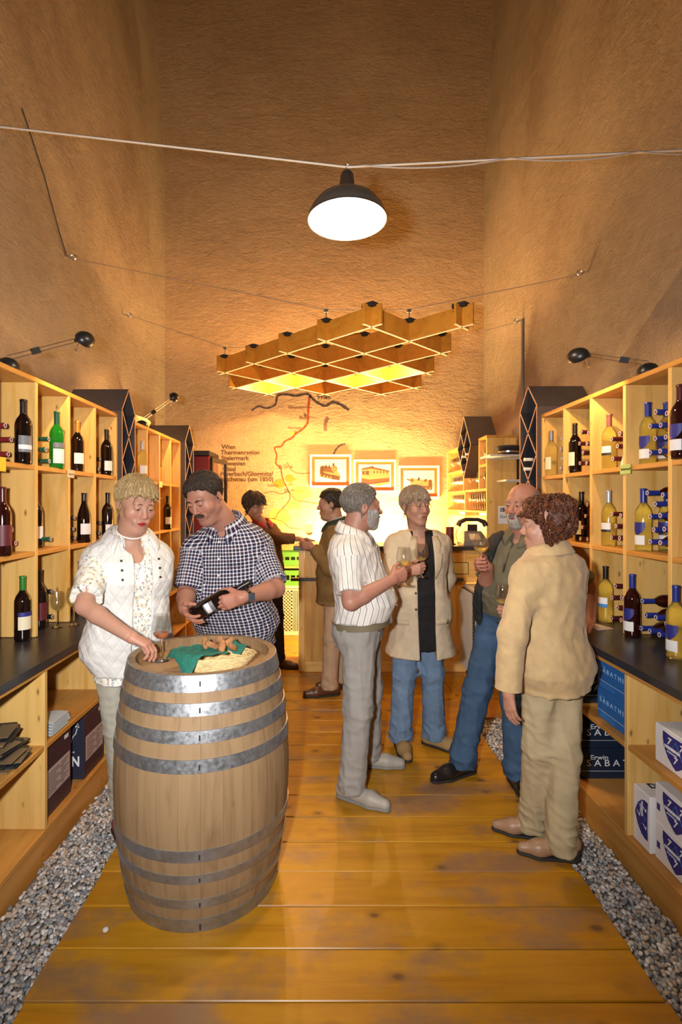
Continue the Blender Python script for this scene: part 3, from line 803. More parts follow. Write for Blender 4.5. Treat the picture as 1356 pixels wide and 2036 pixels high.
# back counter with lattice doors and green crates
bc = thing('lattice_cabinet', (-.46, 6.55, 0), 'low white lattice-front cabinet behind the bar', 'cabinet')
M['lat'] = plain('lattice_white', (.80, .72, .60), .5)
x0, x1, yq = -.78, -.14, 6.40
board('cabinet_body', (x0, x1, yq+.03, 6.85, .02, .585), plain('cabinet_inside', (.10, .085, .06), .8), bc, 0)
board('top_board', (x0-.02, x1+.02, yq-.02, 6.87, .585, .612), M['lat'], bc)
board('bottom_rail', (x0, x1, yq, yq+.03, .0, .05), M['lat'], bc); board('top_rail', (x0, x1, yq, yq+.03, .555, .585), M['lat'], bc)
for x in list(np.arange(x0+.01, -.52, .022)) + list(np.arange(-.36, x1-.005, .022)):
    board('slat', (x, x+.011, yq, yq+.014, .05, .555), M['lat'], bc, 0)
for k in range(-9, 15):
    for s in (1, -1):
        pts = []
        zc = .05 + k*.042
        a = np.array([-.515, zc if s > 0 else zc+.15]); b = np.array([-.365, zc+.15 if s > 0 else zc])
        d = b-a
        t0, t1 = 0., 1.
        for lim, sg in ((.05, 1), (.555, -1)):
            fa, fb = sg*(a[1]-lim), sg*(b[1]-lim)
            if fa < 0 and fb < 0: t0, t1 = 1, 0
            elif fa < 0: t0 = max(t0, fa/(fa-fb))
            elif fb < 0: t1 = min(t1, fa/(fa-fb))
        if t1 - t0 < .05: continue
        p, q = a+d*t0, a+d*t1
        MB().obox(((p[0]+q[0])/2, yq+.007+s*.004, (p[1]+q[1])/2), [(d[0], 0, d[1]), (0, 1, 0), (-d[1], 0, d[0])], (np.linalg.norm(q-p)/2, .003, .005)).build('lattice_strip', M['lat'], bc)
M['green'] = plain('green_crate', (.13, .42, .06), .45)
def crate(x0, x1, y0, y1, z0, h, label):
    r = thing('bottle_crate', ((x0+x1)/2, (y0+y1)/2, z0), label, 'crate', 'green plastic bottle crates behind the bar')
    board('bottom', (x0, x1, y0, y1, z0, z0+.02), M['green'], r)
    for zz, t in ((z0+.02, .05), (z0+h-.06, .06)):
        for bx in ((x0, x1, y0, y0+.012), (x0, x1, y1-.012, y1), (x0, x0+.012, y0+.012, y1-.012), (x1-.012, x1, y0+.012, y1-.012)): board('rail', (*bx, zz, zz+t), M['green'], r, 0)
    for x in np.linspace(x0, x1-.02, 6): board('bar', (x, x+.02, y0+.001, y0+.011, z0+.07, z0+h-.06), M['green'], r, 0)
    MB().box(x0+.013, x1-.013, y0+.03, y1-.013, z0+.02, z0+h-.08).build('contents', M['black'], r)
crate(-.62, -.24, 6.42, 6.72, .612, .19, 'green plastic bottle crate standing on the lattice cabinet')
crate(-.62, -.24, 6.42, 6.72, .86, .17, 'green plastic bottle crate on the upper shelf behind the bar')
sh = thing('crate_shelf', (-.43, 6.6, .61), 'pine shelf stand holding the upper green crate', 'shelf')
board('shelf_board', (-.72, -.14, 6.36, 6.86, .835, .858), M['pine_x'], sh); board('top_board', (-.72, -.14, 6.36, 6.86, 1.06, 1.085), M['pine_x'], sh)
for x in (-.72, -.163): board('side', (x, x+.022, 6.36, 6.86, .612, .835), M['pine_z'], sh); board('side', (x, x+.022, 6.36, 6.86, .858, 1.06), M['pine_z'], sh)

# working counter along the rear wall with lamps that light the wall from below
wc = thing('rear_counter', (.75, 6.75, 0), 'pine working counter along the rear wall behind the bar', 'counter')
board('counter_top', (-.10, 1.62, 6.52, 7.02, .86, .90), M['pine_x'], wc); board('front_panel', (-.10, 1.62, 6.56, 6.58, 0, .86), M['amber_pine'], wc)
board('side_panel', (-.10, -.078, 6.58, 7.0, 0, .86), M['pine_z'], wc); board('side_panel', (1.60, 1.62, 6.58, 7.0, 0, .86), M['pine_z'], wc)
M['tube_glow'] = emitter('tube_glow', (1.0, .66, .28), 9)
def tube_lamp(xc, L, power, label):
    r = thing('tube_lamp', (xc, 6.84, .90), label, 'lamp', 'tube lamps on the rear counter')
    board('housing', (xc-L/2, xc+L/2, 6.77, 6.83, .90, .93), M['white'], r)
    MB().tube([(xc-L/2+.02, 6.80, .950), (xc+L/2-.02, 6.80, .950)], .016, 10).build('tube', M['tube_glow'], r, 60)
    for x in (xc-L/2+.01, xc+L/2-.03): board('socket', (x, x+.02, 6.785, 6.815, .93, .968), M['white'], r, 0)
    o = light('tube_light', 'AREA', (xc, 6.80, .985), power, (1.0, .64, .25), size=(L-.05, .05)); o.rotation_euler = (math.pi + .0, 0, 0)
tube_lamp(.25, .55, 110, 'glowing tube lamp standing on the rear counter behind the bar')
tube_lamp(.95, .60, 130, 'glowing tube lamp standing on the rear counter behind the bar')

ul = thing('counter_lamp', (.35, 5.47, 1.178), 'slim lamp under the back edge of the bar top', 'lamp')
board('housing', (-.10, .80, 5.45, 5.49, 1.155, 1.1775), M['white'], ul, 0)
MB().tube([(-.08, 5.47, 1.145), (.78, 5.47, 1.145)], .010, 8).build('tube', M['tube_glow'], ul, 60)
light('counter_light', 'AREA', (.35, 5.50, 1.13), 60, (1.0, .62, .22), size=(.85, .04), target=(-.1, 6.4, .2))
# glass shelf on the right of the bar
GX, GB = 1.70, 2.01
gs = thing('glass_shelf', (1.85, 6.2, 1.22), 'tall pine shelf filled with wine glasses above the bar', 'shelf')
gy = [5.34, 6.16, 7.04]
board('end_panel', (GX, GB, 5.34, 5.365, 1.2186, 2.31), M['pine_z'], gs)
board('divider', (GX, GB, 5.60, 5.622, 1.79, 2.31), M['pine_z'], gs); board('divider', (GX, GB, 6.21, 6.232, 1.79, 2.31), M['pine_z'], gs); board('divider', (GX, GB, 6.15, 6.172, 1.22, 1.766), M['pine_z'], gs); board('end_panel', (GX, GB, 7.03, 7.055, 0.9, 2.31), M['pine_z'], gs)
board('top_board', (GX-.004, GB, 5.335, 5.622, 2.31, 2.335), M['pine_y'], gs); board('top_board', (GX-.004, GB, 6.21, 7.06, 2.31, 2.335), M['pine_y'], gs)
board('shelf_board', (GX+.002, GB, 5.365, 5.60, 2.021, 2.045), M['pine_y'], gs); board('shelf_board', (GX+.002, GB, 6.232, 7.03, 2.021, 2.045), M['pine_y'], gs)
for z in (1.79, 1.555):
    board('shelf_board', (GX+.002, GB, 5.365, 6.15, z-.024, z), M['pine_y'], gs); board('shelf_board', (GX+.002, GB, 6.172, 7.03, z-.024, z), M['pine_y'], gs)
for a, b in ((5.365, 6.15), (6.172, 7.03)): board('back_panel', (GB-.008, GB, a, b, 1.22, 2.31), M['amber_pine'], gs, 0)
def diamond(label, xf, xb, y0, y1, z0, z1):
    r = thing('diamond_rack', ((xf+xb)/2, (y0+y1)/2, z0), label, 'bottle rack', 'tall dark diamond bottle racks')
    ym, zm, t = (y0+y1)/2, (z0+z1)/2, .014; mats = [M['rack_outer'], M['rack_edge'], M['rack_dark']]
    top, bot, le, ri = np.array([ym, z1]), np.array([ym, z0]), np.array([y0, zm]), np.array([y1, zm])
    def slat(p, q, nm):
        d = (q-p)/np.linalg.norm(q-p); nn = np.array([-d[1], d[0]])*t/2; poly = [p+nn, q+nn, q-nn, p-nn]
        m = MB(); m.add([(xf, *c) for c in poly] + [(xb, *c) for c in poly], [(0, 1, 2, 3)], 1)
        for f in [(7, 6, 5, 4), (0, 4, 5, 1), (1, 5, 6, 2), (2, 6, 7, 3), (3, 7, 4, 0)]: m.f.append(f); m.m.append(0 if nm != 'diagonal_board' else 2)
        m.build(nm, mats, r)
    slat(le, top, 'roof_board'); slat(top, ri, 'roof_board'); slat(le, bot, 'bottom_board'); slat(bot, ri, 'bottom_board')
    slat((le+top)/2, (bot+ri)/2, 'diagonal_board'); slat((top+ri)/2, (le+bot)/2, 'diagonal_board')
    MB().prism([(y0+t, zm), (ym, z1-t), (y1-t, zm), (ym, z0+t)], 0, xb-.012, xb-.002).build('back_panel', M['rack_dark'], r)
diamond('small diamond-shaped rack set into the glass shelf', 1.62, 1.93, 5.644, 6.188, 1.925, 2.62)
# wine bottle ends in that rack are added with the bottles

def shelf_lamp(y0, y1, label):
    r = thing('shelf_lamp', (1.86, (y0+y1)/2, 1.531), label, 'lamp', 'slim lamps under the glass shelf')
    board('housing', (1.84, 1.88, y0, y1, 1.512, 1.531), M['white'], r, 0)
    MB().tube([(1.86, y0+.01, 1.502), (1.86, y1-.01, 1.502)], .009, 8).build('tube', M['tube_glow'], r, 60)
    light('shelf_light', 'AREA', (1.86, (y0+y1)/2, 1.488), 40, (1.0, .60, .18), size=(.03, y1-y0-.05))
shelf_lamp(5.42, 6.10, 'slim lamp under the lowest glass shelf board beside the telephone')
shelf_lamp(6.22, 6.98, 'slim lamp under the lowest glass shelf board near the rear wall')
# slatted metal shelves with a railway cap, on the end panel of the glass shelf
M['chrome'] = plain('chrome_white', (.72, .70, .66), .3, .3)
def wire_shelf(xa, xb_, ya, yb_, z, label):
    r = thing('wire_shelf', ((xa+xb_)/2, yb_, z), label, 'shelf', 'slatted metal shelves')
    for bx in ((xa, xb_, ya, ya+.012), (xa, xb_, yb_-.012, yb_), (xa, xa+.012, ya+.012, yb_-.012), (xb_-.012, xb_, ya+.012, yb_-.012)): board('rim', (*bx, z-.018, z), M['chrome'], r, 0)
    for x in np.arange(xa+.03, xb_-.02, .028): MB().tube([(x, ya+.006, z-.006), (x, yb_-.006, z-.006)], .0045, 6).build('rod', M['chrome'], r)
wire_shelf(1.63, 2.16, 5.02, 5.3395, 2.105, 'slatted metal shelf with a dark railway cap on it')
wire_shelf(1.80, 2.16, 5.06, 5.3395, 1.865, 'empty slatted metal shelf below the one with the cap')
cap = thing('railway_cap', (1.86, 5.17, 2.105), 'dark peaked railway cap lying on the slatted shelf', 'cap')
M['cap'] = plain('cap_cloth', (.016, .014, .018), .7)
MB().lathe([(.090, 0), (.096, .03), (.094, .05), (.128, .075), (.130, .088), (.10, .098), (.002, .102)], 24, (1.86, 5.17, 2.106)).build('crown', M['cap'], cap, 50)
vs = []
for k in range(13):
    a = math.pi*(1.0 + .9*(k/12-.5)*1.1); vs.append((1.86+.094*math.cos(a), 5.17+.094*math.sin(a), 2.125)); vs.append((1.86+.165*math.cos(a), 5.17+.150*math.sin(a), 2.108)); 
MB().add(vs + [(a, b, c-.004) for a, b, c in vs], [(2*k, 2*k+1, 2*k+3, 2*k+2) for k in range(12)] + [(26+2*k, 26+2*k+2, 26+2*k+3, 26+2*k+1) for k in range(12)] + [(2*k+1, 2*k+27, 2*k+29, 2*k+3) for k in range(12)]).build('visor', M['black'], cap, 60)
MB().lathe([(.001, -.002), (.014, 0), (.001, .004)], 8, (1.762, 5.13, 2.165)).build('badge', M['steel'], cap)
MB().lathe([(.098, .030), (.099, .042), (.096, .043)], 24, (1.86, 5.17, 2.106), cap0=False, cap1=False).build('cord', M['steel'], cap)

sg = thing('cardboard_sign', (1.87, 5.33, 1.50), 'white cardboard sign reading 150 on the pine end panel', 'sign')
board('card', (1.815, 1.985, 5.334, 5.339, 1.42, 1.605), M['paper'], sg, 0)
put_text('lettering', '150 J', .052, M['black'], (1.832, 5.3335, 1.548), (1, 0, 0), (0, 0, 1), sg, bold=.003)
put_text('lettering', 'Süd', .052, M['black'], (1.825, 5.3335, 1.480), (1, 0, 0), (0, 0, 1), sg, shear=.25)

# candle, telephone, jar
cd = thing('candle', (1.29, 5.22, 1.218), 'thick dark red candle on a steel saucer on the bar', 'candle')
MB().lathe([(.002, 0), (.060, .002), (.066, .010), (.062, .010), (.056, .006), (.002, .006)], 24, (1.29, 5.22, 1.218)).build('saucer', M['steel'], cd, 40)
MB().lathe([(.002, .006), (.041, .006), (.041, .172), (.038, .176), (.030, .168), (.002, .164)], 24, (1.29, 5.22, 1.218)).build('wax', plain('red_wax', (.12, .008, .006), .45, sss=.2), cd, 40)
MB().tube([(1.29, 5.22, 1.38), (1.291, 5.22, 1.40)], .0018, 5).build('wick', M['black'], cd)
ph = thing('telephone', (1.52, 5.20, 1.218), 'old grey telephone with a dark handset on the bar', 'telephone')
tx, ty, tz = 1.52, 5.20, 1.218
M['tel'] = plain('tel_grey', (.16, .15, .15), .35); M['tel_dark'] = plain('tel_dark', (.030, .018, .020), .3)
MB().add([(tx-.13, ty-.11, tz), (tx+.13, ty-.11, tz), (tx+.13, ty+.11, tz), (tx-.13, ty+.11, tz), (tx-.12, ty-.10, tz+.04), (tx+.12, ty-.10, tz+.04), (tx+.085, ty+.02, tz+.135), (tx-.085, ty+.02, tz+.135), (tx+.085, ty+.10, tz+.13), (tx-.085, ty+.10, tz+.13)],
         [(0, 1, 5, 4), (4, 5, 6, 7), (7, 6, 8, 9), (1, 2, 8, 6, 5), (0, 4, 7, 9, 3), (2, 3, 9, 8), (0, 3, 2, 1)]).build('case', M['tel'], ph)
MB().add([(tx-.055, ty-.083, tz+.056), (tx+.055, ty-.083, tz+.056), (tx+.048, ty-.012, tz+.111), (tx-.048, ty-.012, tz+.111)], [(0, 1, 2, 3)]).build('name_plate', plain('tel_plate', (.55, .48, .40), .5), ph)
MB().box(tx-.05, tx+.05, ty+.03, ty+.08, tz+.13, tz+.20).build('cradle', M['tel_dark'], ph)
hp = [(tx-.14, ty+.05, tz+.185), (tx-.12, ty+.05, tz+.225), (tx-.06, ty+.05, tz+.25), (tx+.06, ty+.05, tz+.25), (tx+.12, ty+.05, tz+.225), (tx+.14, ty+.05, tz+.185)]
MB().tube(hp, [.030, .026, .020, .020, .026, .030], 10).build('handset', M['tel_dark'], ph, 60)
MB().tube([(tx-.14, ty+.05, tz+.17), (tx-.17, ty+.02, tz+.10), (tx-.16, ty-.02, tz+.02), (tx-.15, ty+.02, tz+.008), (tx-.12, ty+.05, tz+.02)], .004, 6).build('cord', M['tel_dark'], ph, 60)
def clear_glass():
    m = NT('clear_glass'); t = m.n('ShaderNodeBsdfTransparent'); g = m.n('ShaderNodeBsdfGlossy'); x = m.n('ShaderNodeMixShader')
    t.inputs[0].default_value = (.965, .975, .97, 1); g.inputs['Roughness'].default_value = .02; g.inputs[0].default_value = (1, 1, 1, 1); x.inputs[0].default_value = .13
    m.l(t.outputs[0], x.inputs[1]); m.l(g.outputs[0], x.inputs[2]); m.l(x.outputs[0], m.t.nodes['Material Output'].inputs[0]); return m.mat
M['glass'] = clear_glass()
M['glass_solid'] = NT('solid_glass').set(trans=1.0, rough=.0, ior=1.45).base((.98, .99, .98)).mat
jr = thing('glass_jar', (1.16, 5.30, 1.218), 'clear glass jar with a metal lid on the bar', 'jar')
MB().lathe([(.002, 0), (.045, 0), (.05, .01), (.05, .10), (.04, .12), (.037, .12), (.046, .098), (.046, .012), (.002, .006)], 18, (1.16, 5.30, 1.218), cap0=False, cap1=False).build('jar_body', M['glass'], jr, 40)
MB().lathe([(.002, .118), (.043, .118), (.043, .135), (.002, .138)], 18, (1.16, 5.30, 1.218)).build('lid', M['steel'], jr, 40)

# air conditioner with a grille
ac = thing('air_conditioner', (1.6, 4.78, 0), 'pale mobile air conditioner with a side grille beside the bar', 'air conditioner')
M['ac'] = plain('ac_beige', (.52, .47, .40), .5)
ax0, ax1, ay0, ay1 = 1.335, 1.85, 4.57, 4.98
board('housing', (ax0+.02, ax1, ay0, ay1, .06, .86), M['ac'], ac, .012)
MB().box(ax0, ax0+.02, ay0+.01, ay1-.01, .10, .83).build('grille_back', M['black_matt'], ac)
for z in np.arange(.11, .83, .020): board('grille_bar', (ax0-.006, ax0, ay0+.01, ay1-.01, z, z+.009), M['ac'], ac, 0)
for yy in np.arange(ay0+.02, ay1-.015, .021): board('grille_bar', (ax0-.009, ax0-.005, yy, yy+.008, .10, .83), M['ac'], ac, 0)
for yy in (ay0+.05, ay1-.05):
    for x in (ax0+.06, ax1-.05): MB().lathe([(.002, 0), (.022, .004), (.026, .03), (.02, .065)], 10, (x, yy, 0)).build('castor', M['black'], ac, 50)

# red refrigerator with a glass door
fr = thing('refrigerator', (-1.68, 6.4, 0), 'tall red and black refrigerator with an open glass door', 'refrigerator')
M['fr_red'] = plain('fridge_red', (.15, .006, .008), .35)
board('body', (-2.05, -1.34, 6.16, 6.70, .02, 2.20), M['fr_red'], fr, .01); board('top_cap', (-2.06, -1.335, 6.15, 6.71, 2.20, 2.26), M['black'], fr, .006)
board('plinth', (-2.03, -1.36, 6.18, 6.68, 0, .02), M['black'], fr, 0)
p0, p1 = np.array([-1.318, 6.17]), np.array([-1.235, 6.66]); dd = (p1-p0)/np.linalg.norm(p1-p0); nn = np.array([dd[1], -dd[0]])
def dbox(t0, t1, z0, z1, th, m, nm):
    c = p0 + dd*(t0+t1)/2; MB().obox((c[0], c[1], (z0+z1)/2), [(dd[0], dd[1], 0), (nn[0], nn[1], 0), (0, 0, 1)], ((t1-t0)/2, th/2, (z1-z0)/2)).build(nm, m, fr)
for a in ((0, .035, .25, 2.18), (.465, .50, .25, 2.18), (.035, .465, 2.13, 2.18), (.035, .465, .25, .30)): dbox(*a, .03, M['black'], 'door_frame')
dbox(.035, .465, .30, 2.13, .006, M['glass'], 'door_pane')
h0 = p0 + dd*.40 + nn*.05
MB().tube([(h0[0]-nn[0]*.035, h0[1]-nn[1]*.035, 1.95), (h0[0], h0[1], 1.95), (h0[0], h0[1], 1.65), (h0[0]-nn[0]*.035, h0[1]-nn[1]*.035, 1.65)], .009, 8).build('handle', M['black'], fr, 60)
# ------------------------------------------------------------------ bottles
def bottle_glass(name, c, trans=1.0, rough=.03):
    m = NT(name); m.base(c); m.set(trans=trans, rough=rough, ior=1.36, spec=.6, coat=.6); m.b.inputs['Coat Roughness'].default_value = .03; return m.mat
M['g_dark'] = plain('bottle_black', (.006, .003, .003), .06, coat=.5)
M['g_red'] = plain('bottle_maroon', (.020, .003, .003), .06, coat=.5)
M['g_green'] = bottle_glass('bottle_green', (.02, .42, .05), .75)
M['g_white'] = bottle_glass('bottle_white_wine', (1.0, .96, .42), .95)
M['g_pale'] = bottle_glass('bottle_pale_wine', (1.0, .94, .55), .95)
CAPS = dict(blue=(.014, .030, .23), black=(.012, .010, .010), maroon=(.060, .008, .010), red=(.16, .015, .018), green=(.008, .075, .045), ggreen=(.02, .16, .02), gold=(.50, .27, .05), grey=(.22, .25, .30), silver=(.50, .50, .52), rose=(.22, .085, .080), white=(.75, .74, .72))
for k, c in CAPS.items(): M['cap_'+k] = plain('capsule_'+k, c, .32, .35 if k in ('gold', 'silver', 'grey') else 0)
M['lab_white'] = plain('label_white', (.74, .74, .76), .55); M['lab_cream'] = plain('label_cream', (.74, .68, .50), .55)
M['lab_black'] = plain('label_black', (.02, .02, .022), .5); M['lab_blue'] = plain('label_blue', (.020, .022, .20), .5)
M['lab_grey'] = plain('label_grey', (.16, .17, .19), .5); M['lab_sky'] = plain('label_sky', (.05, .24, .60), .5); M['lab_maroon'] = plain('label_maroon', (.10, .012, .02), .5); M['lab_print'] = plain('label_print', (.12, .11, .11), .6)
PROF = dict(
    bord=[(.002, .012), (.030, .004), (.036, 0), (.0395, .006), (.040, .02), (.040, .198), (.0385, .212), (.032, .232), (.020, .250), (.0152, .262), (.0145, .30), (.0145, .322), (.0160, .323), (.0160, .333), (.013, .335), (.002, .335)],
    burg=[(.002, .012), (.030, .004), (.037, 0), (.0415, .006), (.042, .02), (.042, .150), (.0395, .178), (.033, .208), (.024, .236), (.0165, .258), (.0148, .28), (.0145, .312), (.0160, .313), (.0160, .323), (.013, .325), (.002, .325)])
MC = {}
def bmesh_part(key, fn):
    if key not in MC: MC[key] = fn()
    return MC[key]
def arc_label(r, z0, z1, half, mat, shield=False):
    m = MB(); n = 12; rows = 6 if shield else 2; vs = []
    for k in range(rows):
        t = k/(rows-1); z = z0 + (z1-z0)*t
        hw = half * (1 if not shield else (.15 + .85*min(1, (t/.55)**.6)))
        for i in range(n+1):
            a = -hw + 2*hw*i/n; vs.append((r*math.cos(a), r*math.sin(a), z))
    m.add(vs, [(k*(n+1)+i, k*(n+1)+i+1, (k+1)*(n+1)+i+1, (k+1)*(n+1)+i) for k in range(rows-1) for i in range(n)])
    return m.mesh('label', mat, smooth=60)
def bottle(kind, glass, capc, labels, loc, rot, label, group, seal=True, s=1.0, cat='bottle'):
    """labels: list of (z0, z1, half angle, material key, shield); labels face local +X"""
    r = bpy.data.objects.new('wine_bottle', None); COL.objects.link(r); r.empty_display_size = .03
    r.location = loc; r.rotation_euler = rot; r.scale = (s, s, s)
    tag(r, label, cat, group)
    pf = PROF[kind]; H = pf[-1][1]
    me = bmesh_part((kind, glass), lambda: MB().lathe(pf, 22, cap0=True, cap1=True).mesh('bottle_glass', M[glass], smooth=50))
    obj('glass_body', me, r)
    cz = H - .078
    def capm():
        rr = [(.0153, cz), (.0153, H-.012), (.0168, H-.011), (.0168, H-.001), (.015, H+.0012), (.002, H+.0012)]
        return MB().lathe(rr, 18, cap0=False).mesh('capsule', M['cap_'+capc], smooth=40)
    cp = obj('capsule', bmesh_part((kind, 'cap', capc), capm), r)
    if seal:
        def sealm():
            m = MB(); m.lathe([(.0105, H+.0013), (.0105, H+.0022), (.0142, H+.0022), (.0142, H+.0013)], 16, cap0=False, cap1=False)
            m.obox((0, 0, H+.0017), [(.5, 1, 0), (-1, .5, 0), (0, 0, 1)], (.009, .0035, .0006), 1)
            return m.mesh('seal_ring', [M['lab_white'], M['cap_red']], smooth=40)
        obj('seal_ring', bmesh_part((kind, 'seal'), sealm), r)
    for q, (z0, z1, hw, mk, sh) in enumerate(labels):
        R = (.0404 if kind == 'bord' else .0424) + .0003*q
        obj('label', bmesh_part((kind, 'lab', z0, z1, hw, mk, sh, q), lambda: arc_label(R, z0, z1, hw, M[mk], sh)), r)
    return r
LAB = dict(
    white=[(.055, .125, .95, 'lab_white', 0)], small=[(.035, .105, .8, 'lab_white', 0)],
    hol=[(.06, .145, 1.0, 'lab_grey', 0), (.075, .098, 1.0, 'lab_white', 0)],
    cream=[(.06, .15, 1.0, 'lab_cream', 0), (.128, .15, 1.0, 'lab_blue', 0)], gw=[(.03, .115, .95, 'lab_white', 0), (.12, .15, .95, 'lab_grey', 0)],
    shield=[(.035, .085, .9, 'lab_white', 0), (.088, .155, .95, 'lab_blue', 1)], maroon=[(.05, .15, 1.1, 'lab_maroon', 0)],
    sky=[(.112, .15, 1.0, 'lab_white', 0), (.092, .112, 1.0, 'lab_sky', 0)], wb=[(.10, .14, 1.0, 'lab_white', 0), (.085, .10, 1.0, 'lab_black', 0)], side=[(.05, .14, .7, 'lab_cream', 0)], none=[])
def stand(px, d, z, kind, glass, capc, lab, label, yaw=None, s=1.0, x=None):
    X = (px-VX)*d/FPX if x is None else x
    if yaw is None: yaw = math.atan2(-d, -X) + (.45 if X < 0 else -.75)
    return bottle(kind, glass, capc, LAB[lab], (X, d, z), (0, 0, yaw), label, 'standing wine bottles on the shelves', False, s)
g = [
 (46, 2.695, 1.83, 'bord', 'g_dark', 'black', 'hol', 'black bottle with a grey and white label, beside red-capped lying bottles'),
 (113, 3.045, 1.83, 'bord', 'g_green', 'green', 'gw', 'bright green glass bottle with a white label'),
 (154, 3.40, 1.83, 'bord', 'g_dark', 'gold', 'white', 'dark bottle with a gold capsule and white label'),
 (212, 3.775, 1.83, 'bord', 'g_dark', 'black', 'small', 'slim black bottle with a low white label beside the diamond rack'),
 (5, 2.52, 1.37, 'bord', 'g_red', 'maroon', 'maroon', 'dark bottle with a maroon label at the near end of the middle shelf'),
 (70.5, 2.98, 1.37, 'bord', 'g_dark', 'black', 'white', 'dark bottle half hidden behind an upright with a green-capped bottle lying by it'),
 (167, 3.41, 1.37, 'burg', 'g_dark', 'black', 'white', 'sloping-shouldered black burgundy bottle with a white label'),
 (214, 3.79, 1.37, 'bord', 'g_dark', 'black', 'small', 'black bottle on the middle shelf just behind the blond woman'),
 (45, 2.712, .91, 'bord', 'g_dark', 'ggreen', 'cream', 'dark bottle with a green capsule and cream label on the worktop'),
 (78, 2.97, .91, 'bord', 'g_dark', 'black', 'maroon', 'dark bottle behind the empty wine glass on the worktop'),
 (160, 3.42, .91, 'bord', 'g_dark', 'black', 'white', 'dark bottle on the worktop beside the blond woman\'s sleeve'),
 (283, 4.47, 1.83, 'bord', 'g_pale', 'silver', 'white', 'clear bottle of pale wine on the shelf with the wicker basket'),
 (333, 5.17, 1.37, 'bord', 'g_dark', 'black', 'white', 'dark bottle standing alone on the far orange-lit shelf'),
 (1096, 3.85, 1.83, 'bord', 'g_pale', 'grey', 'side', 'pale wine bottle with a grey capsule next to the diamond rack'),
 (1143, 3.49, 1.83, 'bord', 'g_dark', 'black', 'side', 'tall black bottle with a cream side label on the top shelf'),
 (1211, 3.13, 1.83, 'bord', 'g_white', 'rose', 'wb', 'white wine bottle with a rose-brown capsule and white label'),
 (1288, 2.775, 1.83, 'bord', 'g_white', 'blue', 'shield', 'white wine bottle with a blue capsule and shield label on the top shelf'),
 (1325, 2.775, 1.83, 'bord', 'g_white', 'blue', 'shield', 'white wine bottle with a blue capsule half hidden behind lying bottles on the top shelf'),
 (1352, 2.36, 1.83, 'bord', 'g_red', 'maroon', 'shield', 'dark bottle with a maroon capsule at the near end of the top shelf'),
 (1156, 3.49, 1.37, 'bord', 'g_dark', 'black', 'side', 'black bottle with a cream side label on the middle shelf'),
 (1210, 3.13, 1.37, 'bord', 'g_white', 'silver', 'wb', 'white wine bottle with a silver capsule and black-edged label'),
 (1279, 2.785, 1.37, 'bord', 'g_white', 'blue', 'shield', 'white wine bottle with a blue capsule and shield label on the middle shelf'),
 (1326, 2.785, 1.37, 'bord', 'g_white', 'blue', 'shield', 'white wine bottle with a blue capsule half hidden behind lying bottles on the middle shelf'),
 (1204, 3.14, .91, 'bord', 'g_white', 'black', 'sky', 'white wine bottle with a sky blue and white label on the worktop'),
 (1257, 2.785, .91, 'bord', 'g_red', 'blue', 'shield', 'dark red wine bottle with a blue capsule on the worktop'),
 (1344, 2.40, .91, 'bord', 'g_white', 'blue', 'shield', 'white wine bottle with a blue capsule and shield label on the worktop'),
]
for px, d, z, kd, gl, cp, lb, tx_ in g: stand(px, d, z, kd, gl, cp, lb, tx_)
def lying(side, tips, glass, capc, label, group, Xt, fix_d=None, z0=None):
    placed = []
    for (px, py) in tips:
        d = fix_d or abs(FPX*Xt/(px-VX))
        z = EYE - (py-VY)*d/FPX
        rot = (0, -side*math.pi/2, 0)        # local +Z (neck) towards the aisle
        H = .335*.84
        bottle('bord', glass, capc, [], (Xt + side*H, d, z), rot, label, group, True, .84)
def T4(zs_, sc=3.39, ox=956, oy=680): return [(ox + x/sc, oy + y/sc) for x, y in zs_]
lying(1, [(1117, 871), (1115, 893), (1117, 912), (1115, 931)], 'g_pale', 'grey', 'grey-capped bottle lying beside the pale wine bottle', 'grey-capped lying bottles', 1.71)
lying(1, [(1156, 859), (1170, 860), (1152, 882), (1167, 882), (1159, 900), (1153, 921), (1166, 921)], 'g_dark', 'maroon', 'maroon-capped bottle lying beside the tall black bottle on the top shelf', 'maroon-capped bottles, top shelf', 1.70)
lying(1, [(1233, 862), (1216, 873), (1228, 887), (1219, 912)], 'g_dark', 'maroon', 'maroon-capped bottle lying beside the rose-capped white wine', 'maroon-capped bottles by the rose capsule', 1.70)
lying(1, [(1304, 819), (1326, 822), (1293, 847), (1314, 845), (1303, 872), (1324, 869), (1293, 900), (1313, 897)], 'g_white', 'blue', 'blue-capped bottle lying on the top shelf', 'blue-capped lying bottles, top shelf', 1.70)
lying(1, [(1168, 1003), (1164, 1026), (1158, 1048), (1154, 1071), (1168, 1072)], 'g_dark', 'maroon', 'maroon-capped bottle lying beside the black bottle on the middle shelf', 'maroon-capped bottles, middle shelf', 1.70)
lying(1, [(1217, 1022), (1234, 1025), (1225, 1046), (1216, 1069), (1232, 1070)], 'g_dark', 'maroon', 'maroon-capped bottle lying beside the silver-capped white wine', 'maroon-capped bottles by the silver capsule', 1.70)
lying(1, [(1287, 980), (1318, 984), (1303, 1002), (1293, 1027), (1313, 1025), (1300, 1053), (1321, 1052), (1293, 1077), (1313, 1079)], 'g_red', 'blue', 'blue-capped bottle lying on the middle shelf', 'blue-capped lying bottles, middle shelf', 1.70)
lying(1, [(1277, 1195), (1284, 1223), (1304, 1228), (1275, 1249), (1292, 1255), (1311, 1262), (1325, 1240)], 'g_red', 'blue', 'blue-capped dark bottle lying in a pile on the worktop', 'blue-capped lying bottles, worktop', 1.69)
lying(1, [(1224, 1165), (1217, 1188), (1236, 1189), (1228, 1208), (1216, 1229), (1235, 1233)], 'g_white', 'maroon', 'maroon-capped bottle lying beside the sky-blue label bottle', 'maroon-capped bottles, worktop', 1.70)
